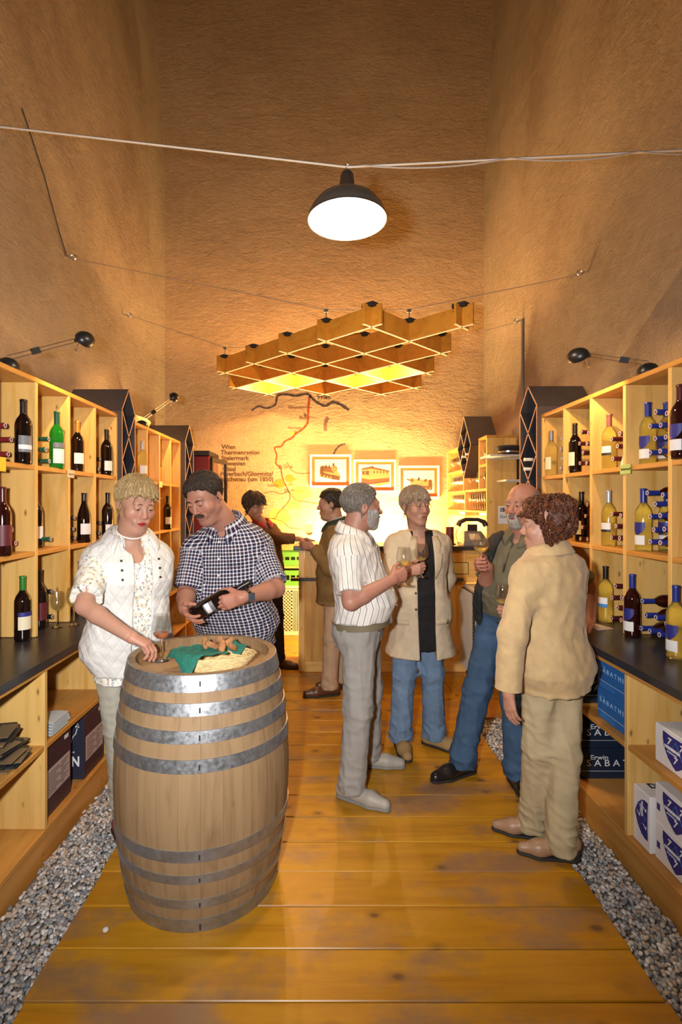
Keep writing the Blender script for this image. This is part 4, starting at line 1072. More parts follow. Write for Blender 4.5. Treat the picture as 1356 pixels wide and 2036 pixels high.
lying(-1, [(10, 846), (22, 874), (16, 903)], 'g_dark', 'red', 'red-capped bottle lying beside the black bottle with a grey label', 'red-capped lying bottles', -1.575)
lying(-1, [(97, 873), (91, 894), (98, 917)], 'g_green', 'green', 'green-capped bottle lying beside the bright green bottle', 'green-capped lying bottles', -1.56)
lying(-1, [(199, 913), (196, 933)], 'g_dark', 'black', 'black-capped bottle lying beside the slim black bottle', 'black-capped lying bottles, top shelf', -1.585)
lying(-1, [(24, 1053), (31, 1080)], 'g_dark', 'red', 'red-capped bottle lying on the middle shelf', 'red-capped bottles, middle shelf', -1.58)
lying(-1, [(101, 1072)], 'g_dark', 'green', 'single green-capped bottle lying on the middle shelf', None, -1.56)
lying(-1, [(148, 1030), (146, 1052), (149, 1070)], 'g_dark', 'black', 'black-capped bottle lying beside the burgundy bottle', 'black-capped bottles by the burgundy bottle', -1.58)
lying(-1, [(199, 1040), (197, 1060)], 'g_dark', 'black', 'black-capped bottle lying on the middle shelf by the woman\'s collar', 'black-capped bottles, middle shelf end', -1.59)
lying(-1, [(103, 1176), (104, 1226)], 'g_dark', 'black', 'black-capped bottle lying behind the empty wine glass', 'black-capped bottles, worktop', -1.58)
# bottle ends in the diamond racks
for yy, zz in ((4.0975, 1.975), (4.0975, 1.900)):
    bottle('bord', 'g_pale', 'white', [], (1.60+.295, yy, zz), (0, -math.pi/2, 0), 'white-capped bottle lying in the diamond rack above the bald head', 'white-capped bottles in the rack', False, .88)
for yy, zz in ((5.916, 2.165), (5.77, 2.18), (5.916, 1.99)):
    bottle('bord', 'g_pale', 'white', [], (1.60+.25, yy, zz), (0, -math.pi/2, 0), 'white-capped bottle lying in the small diamond-shaped rack', 'white-capped bottles in the small rack', False, .75)

# small shelf tags
tg = thing('price_tag', (1.655, 2.845, 1.80), 'green shelf tag with dark lettering under the top shelf', 'tag')
MB().obox((1.652, 2.82, 1.812), [(0, 1, 0), (1, 0, 0), (0, 0, 1)], (.048, .0015, .026)).build('card', plain('tag_green', (.36, .52, .16), .6), tg)
put_text('lettering', 'Steiermark', .022, M['black'], (1.6498, 2.862, 1.806), (0, -1, 0), (0, 0, 1), tg)
tg = thing('price_tag', (-1.525, 3.14, 1.80), 'cream shelf tag between the green and gold-capped bottles', 'tag')
MB().obox((-1.526, 3.15, 1.806), [(0, 1, 0), (1, 0, 0), (0, 0, 1)], (.040, .0015, .024)).build('card', plain('tag_cream', (.66, .56, .40), .6), tg)
put_text('lettering', 'Burgenland', .015, M['lab_print'], (-1.5240, 3.118, 1.80), (0, 1, 0), (0, 0, 1), tg)
tg = thing('price_tag', (-1.525, 2.44, 1.80), 'yellow shelf tag at the near end of the dark bottle shelf', 'tag')
MB().obox((-1.526, 2.455, 1.812), [(0, 1, 0), (1, 0, 0), (0, 0, 1)], (.045, .0015, .034)).build('card', plain('tag_yellow', (.80, .56, .03), .6), tg)
tg = thing('price_tag', (-1.525, 4.89, 1.80), 'cream shelf tag on the far orange-lit shelf', 'tag')
MB().obox((-1.526, 4.90, 1.81), [(0, 1, 0), (1, 0, 0), (0, 0, 1)], (.05, .0015, .028)).build('card', plain('tag_pale', (.75, .62, .36), .6), tg)
lf = tag(MB().obox((1.60, 3.02, .9095), [(1, .25, 0), (-.25, 1, 0), (0, 0, 1)], (.05, .075, .0012)).build('leaflet', plain('leaflet', (.50, .44, .42), .5, var=.35, vscale=25)), 'folded leaflet on the worktop beside the sky-blue label bottle', 'leaflet')
cdp = thing('price_card', (1.70, 2.875, 1.83), 'pale folded card leaning by the rose-capped bottle', 'card')
MB().add([(1.685, 2.87, 1.831), (1.685, 2.93, 1.831), (1.70, 2.915, 1.92), (1.70, 2.875, 1.92), (1.688, 2.87, 1.831), (1.688, 2.93, 1.831), (1.703, 2.915, 1.92), (1.703, 2.875, 1.92)], [(0, 1, 2, 3), (7, 6, 5, 4), (0, 3, 7, 4), (1, 5, 6, 2), (3, 2, 6, 7), (0, 4, 5, 1)]).build('card', plain('pale_card', (.70, .58, .48), .6), cdp)

# ------------------------------------------------------------------ wine glasses
M['wine_white'] = NT('white_wine').set(trans=.7, rough=.02, ior=1.33).base((.90, .72, .22)).mat
M['wine_rose'] = NT('rose_wine').set(trans=.7, rough=.02, ior=1.33).base((.80, .26, .09)).mat
GP = [(.034, 0), (.034, .0015), (.012, .005), (.0045, .012), (.0038, .020), (.0036, .085), (.0060, .095), (.022, .104), (.036, .120), (.0425, .142), (.0420, .160), (.036, .190), (.0335, .205)]
def glass(loc, wine, label, group=None, fill=.135, rot=(0, 0, 0), s=1.0, n=28):
    r = bpy.data.objects.new('wine_glass', None); COL.objects.link(r); r.location = loc; r.rotation_euler = rot; r.scale = (s, s, s); r.empty_display_size = .03
    tag(r, label, 'wine glass', group)
    def bowl():
        t = .0007
        prof = GP + [(a - t, b) for a, b in GP[:6:-1]] + [(.001, .0985)]
        return MB().lathe([(.001, 0)] + prof, n, cap0=False, cap1=False, mis=[0]*7 + [1]*(len(prof)-7)).mesh('glass', [M['glass_solid'], M['glass']], smooth=60)
    obj('bowl_and_stem', bmesh_part(('wg', n), bowl), r)
    if wine:
        def wm():
            q = [(.001, .0992)] + [(a - .0013, b) for a, b in GP[7:] if b < fill] ; R = np.interp(fill, [b for a, b in GP], [a for a, b in GP]) - .0013
            return MB().lathe(q + [(R, fill), (.001, fill)], n, cap0=False, cap1=False).mesh('wine', M[wine], smooth=50)
        obj('wine', bmesh_part(('wine', wine, fill, n), wm), r)
    return r
glass((-.7135, 2.300, HZ+.001), 'wine_rose', 'wine glass with a little rose wine standing on the barrel', fill=.124)
glass((-1.535, 3.00, .9095), None, 'empty wine glass on the dark worktop')
glass((-1.465, 3.06, .9095), 'wine_white', 'wine glass of golden wine on the dark worktop', fill=.130, s=1.08)
# rows of glasses on the bar shelf
def shelfglass():
    prof = [(.001, 0), (.030, .001), (.004, .008), (.0035, .075), (.020, .09), (.034, .115), (.036, .14), (.031, .185), (.029, .185), (.034, .14), (.030, .115), (.001, .092)]
    return MB().lathe(prof, 14, cap0=False, cap1=False, mis=[0]*3 + [1]*8).mesh('glass', [M['glass_solid'], M['glass']], smooth=60)
sgm = shelfglass()
for z, nm in ((2.045, 'top'), (1.79, 'middle'), (1.555, 'lower')):
    for a, b in ((5.42, 5.57 if z > 1.9 else 6.10), (6.29 if z > 1.9 else 6.25, 6.98)):
        for x in (1.752, 1.832, 1.912):
            yy = a
            while yy < b:
                if not (1.7 < z < 1.9 and abs(yy-5.916) < .105):
                    o = obj('wine_glass', sgm); o.location = (x, yy, z); tag(o, f'stemmed wine glass on the {nm} board of the glass shelf, ' + ('beside the pine end panel' if a < 6 else 'towards the rear wall'), 'wine glass', f'glasses on the {nm} board, ' + ('end panel side' if a < 6 else 'rear wall side'))
                yy += .082

# ------------------------------------------------------------------ cartons
def carton(b, m, label, group, seam=True):
    x0, x1, y0, y1, z0, z1 = b
    r = thing('carton', ((x0+x1)/2, (y0+y1)/2, z0), label, 'carton', group)
    board('box', b, m, r, .003)
    return r
M['navy'] = plain('carton_navy', (.024, .026, .050), .45, var=.12, vscale=5); M['plum'] = plain('carton_plum', (.045, .022, .034), .45)
M['skylbl'] = plain('carton_blue', (.014, .135, .43), .40); M['dkblue'] = plain('carton_darkblue', (.010, .022, .048), .40)
M['wcart'] = plain('carton_white', (.80, .79, .81), .5, var=.05, vscale=10); M['shield'] = plain('shield_blue', (.030, .026, .21), .45)
M['ptext'] = plain('print_white', (.85, .85, .88), .5); M['lab_pink'] = plain('label_pinkish', (.44, .35, .34), .55)
def nbox(b, label, nn_face=True):
    r = carton(b, M['navy'], label, 'navy six-bottle cartons'); x0, x1, y0, y1, z0, z1 = b; xf = x1
    MB().box(xf, xf+.0006, y0+.002, y1-.002, z0+.002, z1-.002).build('printed_side', M['plum'], r)
    MB().box(xf+.0006, xf+.0012, y0+.02, y1-.015, z0+.09, z0+.225).build('label_panel', M['lab_pink'], r)
    for k in range(9):
        MB().box(xf+.0012, xf+.0016, y0+.035, y0+.035+(y1-y0)*(.28+.1*((k*5) % 3)), z0+.102+k*.0125, z0+.107+k*.0125).build('print_line', M['lab_print'], r)
        MB().box(xf+.0012, xf+.0016, y0+.03+(y1-y0)*.48, y0+.03+(y1-y0)*(.48+.12+.08*((k*7) % 3)), z0+.102+k*.0125, z0+.107+k*.0125).build('print_line', M['lab_print'], r)
    MB().box(xf+.0006, xf+.0012, y1-.07, y1-.03, z1-.035, z1-.015).build('sticker', M['lab_white'], r)
    if nn_face:
        put_text('lettering', 'NEUMANN', .075, M['ptext'], (x1-.022, y0-.0012, z0+.075), (1, 0, 0), (0, 0, 1), r, align='RIGHT', bold=.002, width=.8)
        put_text('lettering', 'WEINGUT ADAM', .014, M['ptext'], (x1-.05, y0-.0012, z0+.145), (1, 0, 0), (0, 0, 1), r, align='RIGHT')
        MB().tube([(x1-.075, y0-.001, z0+.19), (x1-.06, y0-.001, z0+.235), (x1-.045, y0-.001, z0+.25), (x1-.037, y0-.001, z0+.28)], .0025, 4).build('emblem', M['ptext'], r)
        MB().tube([(x1-.045, y0-.001, z0+.285), (x1-.035, y0-.001, z0+.31), (x1-.026, y0-.001, z0+.285), (x1-.05, y0-.001, z0+.295)], .002, 4).build('emblem', M['ptext'], r)
    return r
nbox((-1.66, -1.315, 2.455, 2.715, .116, .455), 'navy carton with a pinkish label nearest the flattened cardboard')
nbox((-1.66, -1.300, 2.83, 3.085, .116, .455), 'navy carton showing white NN lettering and a swirl emblem')
def erwin(b, label, lines=True):
    r = carton(b, M['dkblue'], label, 'dark blue lettered cartons'); x0, x1, y0, y1, z0, z1 = b
    put_text('lettering', 'Erwin', .036, M['ptext'], (x0+.055, y0-.0012, z0+.106), (1, 0, 0), (0, 0, 1), r, width=1.2)
    me = 'S A B A T H I'
    put_text('lettering', me, .050, M['ptext'], (x0+.035, y0-.0012, z0+.070), (1, 0, 0), (0, 0, 1), r, width=1.15)
    MB().box(x0+.004, x1-.004, y0-.001, y0, z0+.042, z0+.0435).build('print_line', M['ptext'], r)
    for q in range(3): MB().box(x0-.001, x0, y0+.03, y0+.12, z0+.03+q*.008, z0+.032+q*.008).build('print_line', M['lab_grey'], r)
    return r
for k, (z, nm) in enumerate(((.116, 'bottom carton of the lower pair'), (.284, 'upper carton of the lower pair'), (.531, 'bottom carton of the upper pair'), (.698, 'top carton of the upper pair'))):
    if k < 3: erwin((1.415, 1.86, 2.84, 3.06, z, z+.166), f'dark blue carton with white lettering, {nm}')
    else: erwin((1.43, 1.86, 2.84, 3.06, z, z+.142), f'dark blue carton with white lettering, {nm}')
for z, nm in ((.531, 'lower'), (.686, 'upper')):
    b = (1.425, 1.75, 2.40, 2.68, z, z+.154)
    r = carton(b, M['skylbl'], f'bright blue lettered carton, {nm} of two under the slate top', 'bright blue cartons')
    put_text('lettering', 'S A B A T H I', .034, plain('print_pale', (.36, .55, .80), .5), (1.4238, 2.655, z+.085), (0, -1, 0), (0, 0, 1), r, width=1.1)
    put_text('lettering', 'Erwin', .022, M['lab_sky'], (1.4238, 2.655, z+.108), (0, -1, 0), (0, 0, 1), r)
    MB().box(1.4238, 1.425, 2.405, 2.675, z+.040, z+.0415).build('print_line', M['lab_white'], r)
    for q in range(4): MB().box(1.4238, 1.425, 2.52, 2.66, z+.010+q*.007, z+.012+q*.007).build('print_line', M['lab_sky'], r)
def shield_poly(w, h):
    pts = [(-w, h), (-w*.35, h*.94), (w*.35, h*.94), (w, h), (w*1.02, h*.55), (w*.92, h*.05), (w*.62, -h*.5), (w*.22, -h*.86), (0, -h), (-w*.22, -h*.86), (-w*.62, -h*.5), (-w*.92, h*.05), (-w*1.02, h*.55)]
    return pts
def seven(b, label, face_c, wv, up, top_text=False, flip=False, sz=(.078, .066)):
    """white carton with a blue shield on its aisle side (x = b[0])"""
    r = carton(b, M['wcart'], label, 'white cartons with a blue shield'); x0 = b[0]
    wv = np.array(wv, float); up = np.array(up, float); c = np.array(face_c, float)
    def poly(pts, off, m, nm):
        vs = [c + wv*u + up*v + np.array([-off, 0, 0]) for u, v in pts]; vs += [v + np.array([.0006, 0, 0]) for v in vs]
        n = len(pts); MB().add(vs, [tuple(range(n))] + [(i, i+n, (i+1) % n+n, (i+1) % n) for i in range(n)]).build(nm, m, r)
    w_, h_ = sz
    poly([(u*1.06, v*1.06) for u, v in shield_poly(w_, h_)], .0008, M['ptext'], 'shield_border')
    poly(shield_poly(w_, h_), .0014, M['shield'], 'shield')
    for (u, v) in ((-.50, .34), (.42, .34), (-.02, -.62)):
        q = c + wv*(u-.16)*w_ + up*(v)*h_ + np.array([-.0022, 0, 0])
        put_text('numeral', '7', h_*.62, M['ptext'], q, wv, up, r, shear=.25, bold=.0008)
    q = c - wv*w_*.86 + up*.06*h_ + np.array([-.0022, 0, 0])
    put_text('lettering', 'DREISIEBNER', h_*.25, M['ptext'], q, wv, up, r, bold=.0006)
    put_text('lettering', 'STAMMHAUS', h_*.15, M['ptext'], q - up*h_*.22 + wv*w_*.2, wv, up, r)
    for s_ in (-1, 1):
        a = c + up*h_*.72 + np.array([-.0018, 0, 0]); b_ = c + wv*s_*w_*.62 - up*h_*.42 + np.array([-.0018, 0, 0])
        MB().tube([a, b_], .0009, 4).build('peak_line', M['lab_sky'], r)
    return r
B = (1.425, 1.75, 1.80, 2.215, .531, .692)
r = seven(B, 'white carton with a blue shield on the middle shelf of the cabinet', (1.425, 2.085, .612), (0, -1, 0), (0, 0, 1))
poly_y = lambda y0, z0, s: None
for (z, nm) in ((.116, 'lower'), (.277, 'upper')):
    r = seven((1.425, 1.75, 1.80, 2.215, z, z+.160), f'white carton with a blue shield, {nm} of two stacked on the cabinet floor', (1.425, 2.085, z+.080), (0, -1, 0), (0, 0, 1))
    MB().box(1.4242, 1.425, 2.183, 2.203, z+.05, z+.078).build('small_shield', M['shield'], r)
r = seven((1.41, 1.74, 2.225, 2.345, .116, .36), 'upright white carton with a sideways blue shield beside the divider', (1.41, 2.285, .245), (0, 0, -1), (0, -1, 0), sz=(.082, .046))
put_text('lettering', 'DREISIEBNER', .052, M['black_matt'], (1.46, 2.30, .3612), (1, 0, 0), (0, 1, 0), r, bold=.002)
put_text('lettering', 'STAMMHAUS', .034, M['black_matt'], (1.48, 2.25, .3612), (1, 0, 0), (0, 1, 0), r)

# flattened cardboard and leaflets
M['card_dark'] = plain('card_dark', (.022, .024, .026), .5); M['card_brown'] = plain('card_brown', (.20, .135, .07), .7)
rr = random.Random(5)
for k in range(12):
    z = .507 + k*.011; a = rr.uniform(-.25, .25); cx, cy = -1.44 + rr.uniform(-.02, .03) - k*.004, 2.215 + rr.uniform(-.02, .02)
    r = thing('flattened_carton', (cx, cy, z), {0: 'flattened carton at the very bottom of the pile on the cabinet shelf', 11: 'flattened carton on the very top of the pile on the cabinet shelf'}.get(k, 'flattened %s carton inside the pile on the cabinet shelf' % ('black' if k % 2 else 'brown')), 'cardboard', 'flattened cartons on the cabinet shelf')
    ca, sa = math.cos(a), math.sin(a)
    MB().obox((cx, cy, z+.004), [(ca, sa, 0), (-sa, ca, 0), (0, 0, 1)], (.12, .10, .0035)).build('sheet', M['card_dark'] if k % 2 else M['card_brown'], r)
    MB().obox((cx+ca*.105, cy+sa*.105, z+.0085), [(ca, sa, 0), (-sa, ca, 0), (0, 0, 1)], (.035, .07, .0012)).build('flap', M['card_brown'] if k % 2 else M['card_dark'], r)
M['leaf_blue'] = plain('leaflet_blue', (.50, .58, .62), .5)
for k in range(5):
    z = .506 + k*.013
    m = MB(); pts = []
    for q in range(9):
        t = q/8; pts.append((-1.42 + .13*t, .010*math.sin(t*2.6)))
    y0, y1 = 2.475 + .004*k, 2.64 + .008*((k*3) % 4)
    vs = [(x, yy, z+h) for x, h in pts for yy in (y0, y1)] + [(x, yy, z+h+.0035) for x, h in pts for yy in (y0, y1)]
    n = 9; fs = []
    for q in range(n-1):
        a = 2*q; fs += [(a, a+1, a+3, a+2), (a+18, a+20, a+21, a+19), (a, a+2, a+20, a+18), (a+1, a+19, a+21, a+3)]
    fs += [(0, 18, 19, 1), (16, 17, 35, 34)]
    m.add(vs, fs); tag(m.build('folded_bag', M['leaf_blue'], None, 60), {0: 'folded pale blue paper bag at the bottom of its stack', 4: 'folded pale blue paper bag on top of its stack'}.get(k, 'folded pale blue paper bag in the middle of its stack'), 'paper bag', 'folded paper bags in a stack')

# ------------------------------------------------------------------ bread basket on the barrel
M['straw'] = plain('straw', (.58, .43, .20), .7, var=.3, vscale=60, bump=.5, bscale=180)
def basket(name, loc, rx, ry, h, rows, label, rotz=0, flare=1.25):
    r = thing(name, loc, label, 'basket'); x, y_, z = loc; c, s = math.cos(rotz), math.sin(rotz)
    def E(t, f, dz): a = 2*math.pi*t; u, v = rx*f*math.cos(a), ry*f*math.sin(a); return (x + u*c - v*s, y_ + u*s + v*c, z + dz)
    n = 36
    vs = [(x, y_, z+.004)] + [E(k/n, .80, .004) for k in range(n)]
    MB().add(vs + [(a, b, c_-.004) for a, b, c_ in vs], [(0, 1+k, 1+(k+1) % n) for k in range(n)] + [(n+1, n+2+(k+1) % n, n+2+k) for k in range(n)]).build('bottom', M['straw'], r)
    for q in range(rows):
        t = q/(rows-1); f = .80 + (flare-.80)*t**.8*.8; zz = .005 + (h-.005)*t; rad = h/rows*.62
        pts = [np.array(E(k/n, f*(1 + .018*(-1)**(k+q)), zz)) for k in range(n+1)]
        MB().tube(pts, rad, 6, caps=False).build('coil' if q < rows-1 else 'rim', M['straw'], r, 60)
    return r
BKX, BKY = -.452, 2.205
basket('bread_basket', (BKX, BKY, HZ), .145, .085, .058, 7, 'woven straw bread basket standing on the barrel', .12)
M['nap'] = plain('napkin_green', (.010, .125, .090), .85, var=.25, vscale=80, bump=.6, bscale=260)
def cloth(name, grid, th, m, parent):
    g_ = np.array(grid, float); a, b, _ = g_.shape; n = a*b
    vs = [tuple(p) for p in g_.reshape(-1, 3)] + [tuple(p - np.array([0, 0, th])) for p in g_.reshape(-1, 3)]
    fs = []
    for i in range(a-1):
        for j in range(b-1):
            q = i*b+j; fs += [(q, q+1, q+b+1, q+b), (q+n, q+b+n, q+b+1+n, q+1+n)]
    ed = [i*b for i in range(a)]; 
    for i in range(a-1): fs += [(i*b, (i+1)*b, (i+1)*b+n, i*b+n), (i*b+b-1, i*b+b-1+n, (i+1)*b+b-1+n, (i+1)*b+b-1)]
    for j in range(b-1): fs += [(j, j+n, j+1+n, j+1), ((a-1)*b+j, (a-1)*b+j+1, (a-1)*b+j+1+n, (a-1)*b+j+n)]
    return MB().add(vs, fs).build(name, m, parent, 60)
nap = thing('napkin', (BKX-.05, BKY-.05, HZ+.03), 'dark green napkin draped over the straw bread basket', 'napkin')
gr = []
for i in range(15):
    row = []
    for j in range(15):
        u, v = i/14-.5, j/14-.5
        x = BKX - .075 + .19*(u*.80 - v*.62); yy = BKY - .030 + .17*(u*.55 + v*.72)
        e = math.hypot((x-BKX)/.150, (yy-BKY)/.090)
        zz = HZ + .082 - max(0, e-1.24)*.28 - .012*max(0, .8-e) + .003*math.sin(u*19+v*7) + .003*math.sin(v*26)
        row.append((x, yy, max(zz, HZ+.006)))
    gr.append(row)
cloth('cloth', gr, .003, M['nap'], nap)
gr = []
for i in range(9):
    row = []
    for j in range(9):
        u, v = i/8-.5, j/8-.5
        row.append((BKX + .045 + .13*u + .02*v, BKY + .055 + .05*v, HZ + .085 + .025*v - .05*abs(u) + .004*math.sin(u*17)))
    gr.append(row)
cloth('folded_corner', gr, .003, M['nap'], nap)
M['bread'] = plain('bread_crust', (.34, .155, .060), .8, var=.35, vscale=35, bump=.6, bscale=120)
rb = random.Random(3)
for k, (dx, dy, dz, s) in enumerate(((-.02, .01, .068, 1.0), (.03, -.005, .066, 1.1), (.07, .012, .058, .9), (-.05, .03, .070, .8), (.01, .035, .082, 1.0), (.045, .03, .074, .8))):
    m = MB(); n = 9; vs = []
    base = [(1, -.3), (.85, .5), (.3, .75), (-.4, .7), (-.9, .3), (-1, -.3), (-.3, -.55), (.4, -.5)]
    a = rb.uniform(0, 3.1); ca, sa = math.cos(a), math.sin(a)
    for lv, zz in ((.75, -.012), (1, -.004), (1, .006), (.7, .014)):
        for (u, v) in base:
            u2, v2 = (u*lv*.030*s), (v*lv*.024*s); vs.append((BKX+dx+u2*ca-v2*sa, BKY+dy+u2*sa+v2*ca, HZ+dz+.026+zz+u*.010*(1 if k % 2 else -1)))
    fs = [tuple(range(7, -1, -1)), tuple(range(24, 32))] + [(l*8+i, l*8+(i+1) % 8, (l+1)*8+(i+1) % 8, (l+1)*8+i) for l in range(3) for i in range(8)]
    tag(m.add(vs, fs).build('bread_piece', M['bread'], None, 50), 'torn piece of brown bread in the basket on the barrel', 'bread', 'bread pieces in the basket')
basket('wicker_basket', (-1.775, 4.86, 2.302), .10, .25, .115, 9, 'shallow wicker basket on top of the far pigeonhole shelf', .0, 1.35)
# ------------------------------------------------------------------ people: distance-field bodies and clothes
f32 = np.float32
def nrm(v): v = np.array(v, float); return v/(np.linalg.norm(v)+1e-12)
class Field:
    def __init__(s, lo, hi, h):
        s.lo = np.array(lo, float); s.h = h; s.n = np.ceil((np.array(hi)-s.lo)/h).astype(int)+1
        s.ax = [(s.lo[i] + h*np.arange(s.n[i])).astype(f32) for i in range(3)]
        s.D = np.full(tuple(s.n), .5, f32)
    def reg(s, lo, hi, pad):
        a = np.clip(np.floor((np.array(lo)-pad-s.lo)/s.h).astype(int), 0, s.n); b = np.clip(np.ceil((np.array(hi)+pad-s.lo)/s.h).astype(int)+1, 0, s.n)
        return tuple(slice(i, j) for i, j in zip(a, b))
    def xyz(s, r): return s.ax[0][r[0]][:, None, None], s.ax[1][r[1]][None, :, None], s.ax[2][r[2]][None, None, :]
    def add(s, prim, k=.01, mode='u'):
        fn, lo, hi = prim
        r = s.reg(lo, hi, max(3*s.h, 1.5*k+.012))
        if any(q.stop <= q.start for q in r): return s
        d = fn(*s.xyz(r)).astype(f32); a = s.D[r]
        if mode == 'u':
            if k > 0: h_ = np.clip(.5+.5*(d-a)/k, 0, 1); s.D[r] = d + (a-d)*h_ - k*h_*(1-h_)
            else: s.D[r] = np.minimum(a, d)
        else:   # subtract
            b = -d
            if k > 0: h_ = np.clip(.5-.5*(b-a)/k, 0, 1); s.D[r] = b + (a-b)*h_ + k*h_*(1-h_)
            else: s.D[r] = np.maximum(a, b)
        return s
    def full(s): return s.xyz((slice(None),)*3)
    def mesh(s, smooth=1): return snets(s.D, s.lo, s.h, smooth)

def snets(D, lo, h, smooth=1):
    ins = D < 0; nx, ny, nz = D.shape
    c = np.zeros((nx-1, ny-1, nz-1), np.int8)
    for a in (0, 1):
        for b in (0, 1):
            for d in (0, 1): c += ins[a:nx-1+a, b:ny-1+b, d:nz-1+d]
    I = np.argwhere((c > 0) & (c < 8))
    if len(I) == 0: return np.zeros((0, 3)), np.zeros((0, 4), int)
    ids = np.full(c.shape, -1, np.int64); ids[tuple(I.T)] = np.arange(len(I))
    acc = np.zeros((len(I), 3)); cnt = np.zeros(len(I))
    cor = [(a, b, d) for a in (0, 1) for b in (0, 1) for d in (0, 1)]
    for p in cor:
        for ax in range(3):
            if p[ax]: continue
            q = list(p); q[ax] = 1
            d0 = D[I[:, 0]+p[0], I[:, 1]+p[1], I[:, 2]+p[2]]; d1 = D[I[:, 0]+q[0], I[:, 1]+q[1], I[:, 2]+q[2]]
            m = (d0 < 0) != (d1 < 0); t = np.where(m, d0/np.where(m, d0-d1, 1), 0)
            pos = np.array(p, float)[None].repeat(len(I), 0); pos[:, ax] += t
            acc[m] += pos[m]; cnt[m] += 1
    V = np.array(lo) + h*(I + acc/cnt[:, None])
    Fs = []
    for ax in range(3):
        o1, o2 = (ax+1) % 3, (ax+2) % 3
        sl0 = [slice(None)]*3; sl1 = [slice(None)]*3; sl0[ax] = slice(0, -1); sl1[ax] = slice(1, None)
        a, b = ins[tuple(sl0)], ins[tuple(sl1)]
        E = np.argwhere(a != b); 
        ok = (E[:, o1] > 0) & (E[:, o2] > 0) & (E[:, o1] < c.shape[o1]) & (E[:, o2] < c.shape[o2]); E = E[ok]
        flip = a[tuple(E.T)]
        def cell(u, w): q = E.copy(); q[:, o1] -= u; q[:, o2] -= w; return ids[tuple(q.T)]
        Q = np.stack([cell(1, 1), cell(0, 1), cell(0, 0), cell(1, 0)], 1)
        Q[~flip] = Q[~flip][:, ::-1]; Fs.append(Q)
    Fa = np.concatenate(Fs); Fa = Fa[(Fa >= 0).all(1)]
    for _ in range(smooth):
        e = np.concatenate([Fa[:, [0, 1]], Fa[:, [1, 2]], Fa[:, [2, 3]], Fa[:, [3, 0]]])
        S = np.zeros_like(V); n = np.zeros(len(V))
        for k in range(3): S[:, k] = np.bincount(e[:, 0], V[e[:, 1], k], len(V)) + np.bincount(e[:, 1], V[e[:, 0], k], len(V))
        n = np.bincount(e[:, 0], minlength=len(V)) + np.bincount(e[:, 1], minlength=len(V))
        m = n > 0; V[m] = .45*V[m] + .55*S[m]/n[m][:, None]
    return V, Fa

def rc(a, b, ra, rb, sq=None):
    a = np.array(a, float); b = np.array(b, float); ab = b-a; L2 = float(ab@ab)+1e-12
    def fn(X, Y, Z):
        x, y, z = X-a[0], Y-a[1], Z-a[2]
        t = np.clip((x*ab[0]+y*ab[1]+z*ab[2])/L2, 0, 1)
        return np.sqrt((x-t*ab[0])**2 + (y-t*ab[1])**2 + (z-t*ab[2])**2) - (ra+(rb-ra)*t)
    R = max(ra, rb); return fn, np.minimum(a, b)-R, np.maximum(a, b)+R
def el(c, r, R=None):
    c = np.array(c, float); r = np.array(r, float); m = r.max()
    def fn(X, Y, Z):
        x, y, z = X-c[0], Y-c[1], Z-c[2]
        if R is not None: x, y, z = (R[0][0]*x+R[0][1]*y+R[0][2]*z, R[1][0]*x+R[1][1]*y+R[1][2]*z, R[2][0]*x+R[2][1]*y+R[2][2]*z)
        k0 = np.sqrt((x/r[0])**2+(y/r[1])**2+(z/r[2])**2); k1 = np.sqrt((x/r[0]**2)**2+(y/r[1]**2)**2+(z/r[2]**2)**2)
        return k0*(k0-1)/(k1+1e-9)
    return fn, c-m, c+m
def cut(prim, p, n):
    """keep the side of the plane where (x-p).n < 0"""
    fn, lo, hi = prim; n = nrm(n); p = np.array(p, float)
    return (lambda X, Y, Z: np.maximum(fn(X, Y, Z), (X-p[0])*n[0]+(Y-p[1])*n[1]+(Z-p[2])*n[2])), lo, hi
def wob(X, Y, Z, f, seed=0):
    r = np.random.default_rng(seed); o = 0
    for _ in range(5):
        w = r.normal(size=3); w = w/np.linalg.norm(w)*f*r.uniform(.6, 1.6); ph = r.uniform(0, 6.28)
        o = o + np.sin(w[0]*X + w[1]*Y + w[2]*Z + ph + .8*np.sin(w[1]*.7*X - w[2]*.6*Y + w[0]*.8*Z))
    return o/5

def ridge(X, Y, Z, f, seed, w=.32):
    a = wob(X, Y, Z, f, seed); return np.exp(-(a/w)**2) - .45
def nmesh(name, V, F_, mat, o=(0, 0, 0), col=None, pc=None):
    me = bpy.data.meshes.new(name); n = len(V)
    me.vertices.add(n); me.vertices.foreach_set('co', (V-np.array(o)).astype(f32).ravel())
    tot = len(F_); me.loops.add(tot*4); me.loops.foreach_set('vertex_index', F_.astype(np.int32).ravel())
    me.polygons.add(tot); me.polygons.foreach_set('loop_start', np.arange(0, tot*4, 4, dtype=np.int32)); me.polygons.foreach_set('loop_total', np.full(tot, 4, np.int32))
    me.polygons.foreach_set('use_smooth', np.ones(tot, bool))
    me.update(calc_edges=True)
    if col is not None:
        ca = me.color_attributes.new('Col', 'FLOAT_COLOR', 'POINT'); ca.data.foreach_set('color', np.concatenate([col, np.ones((n, 1))], 1).astype(f32).ravel())
    if pc is not None:
        at = me.attributes.new('pc', 'FLOAT_VECTOR', 'POINT'); at.data.foreach_set('vector', pc.astype(f32).ravel())
    me.materials.append(mat)
    return me

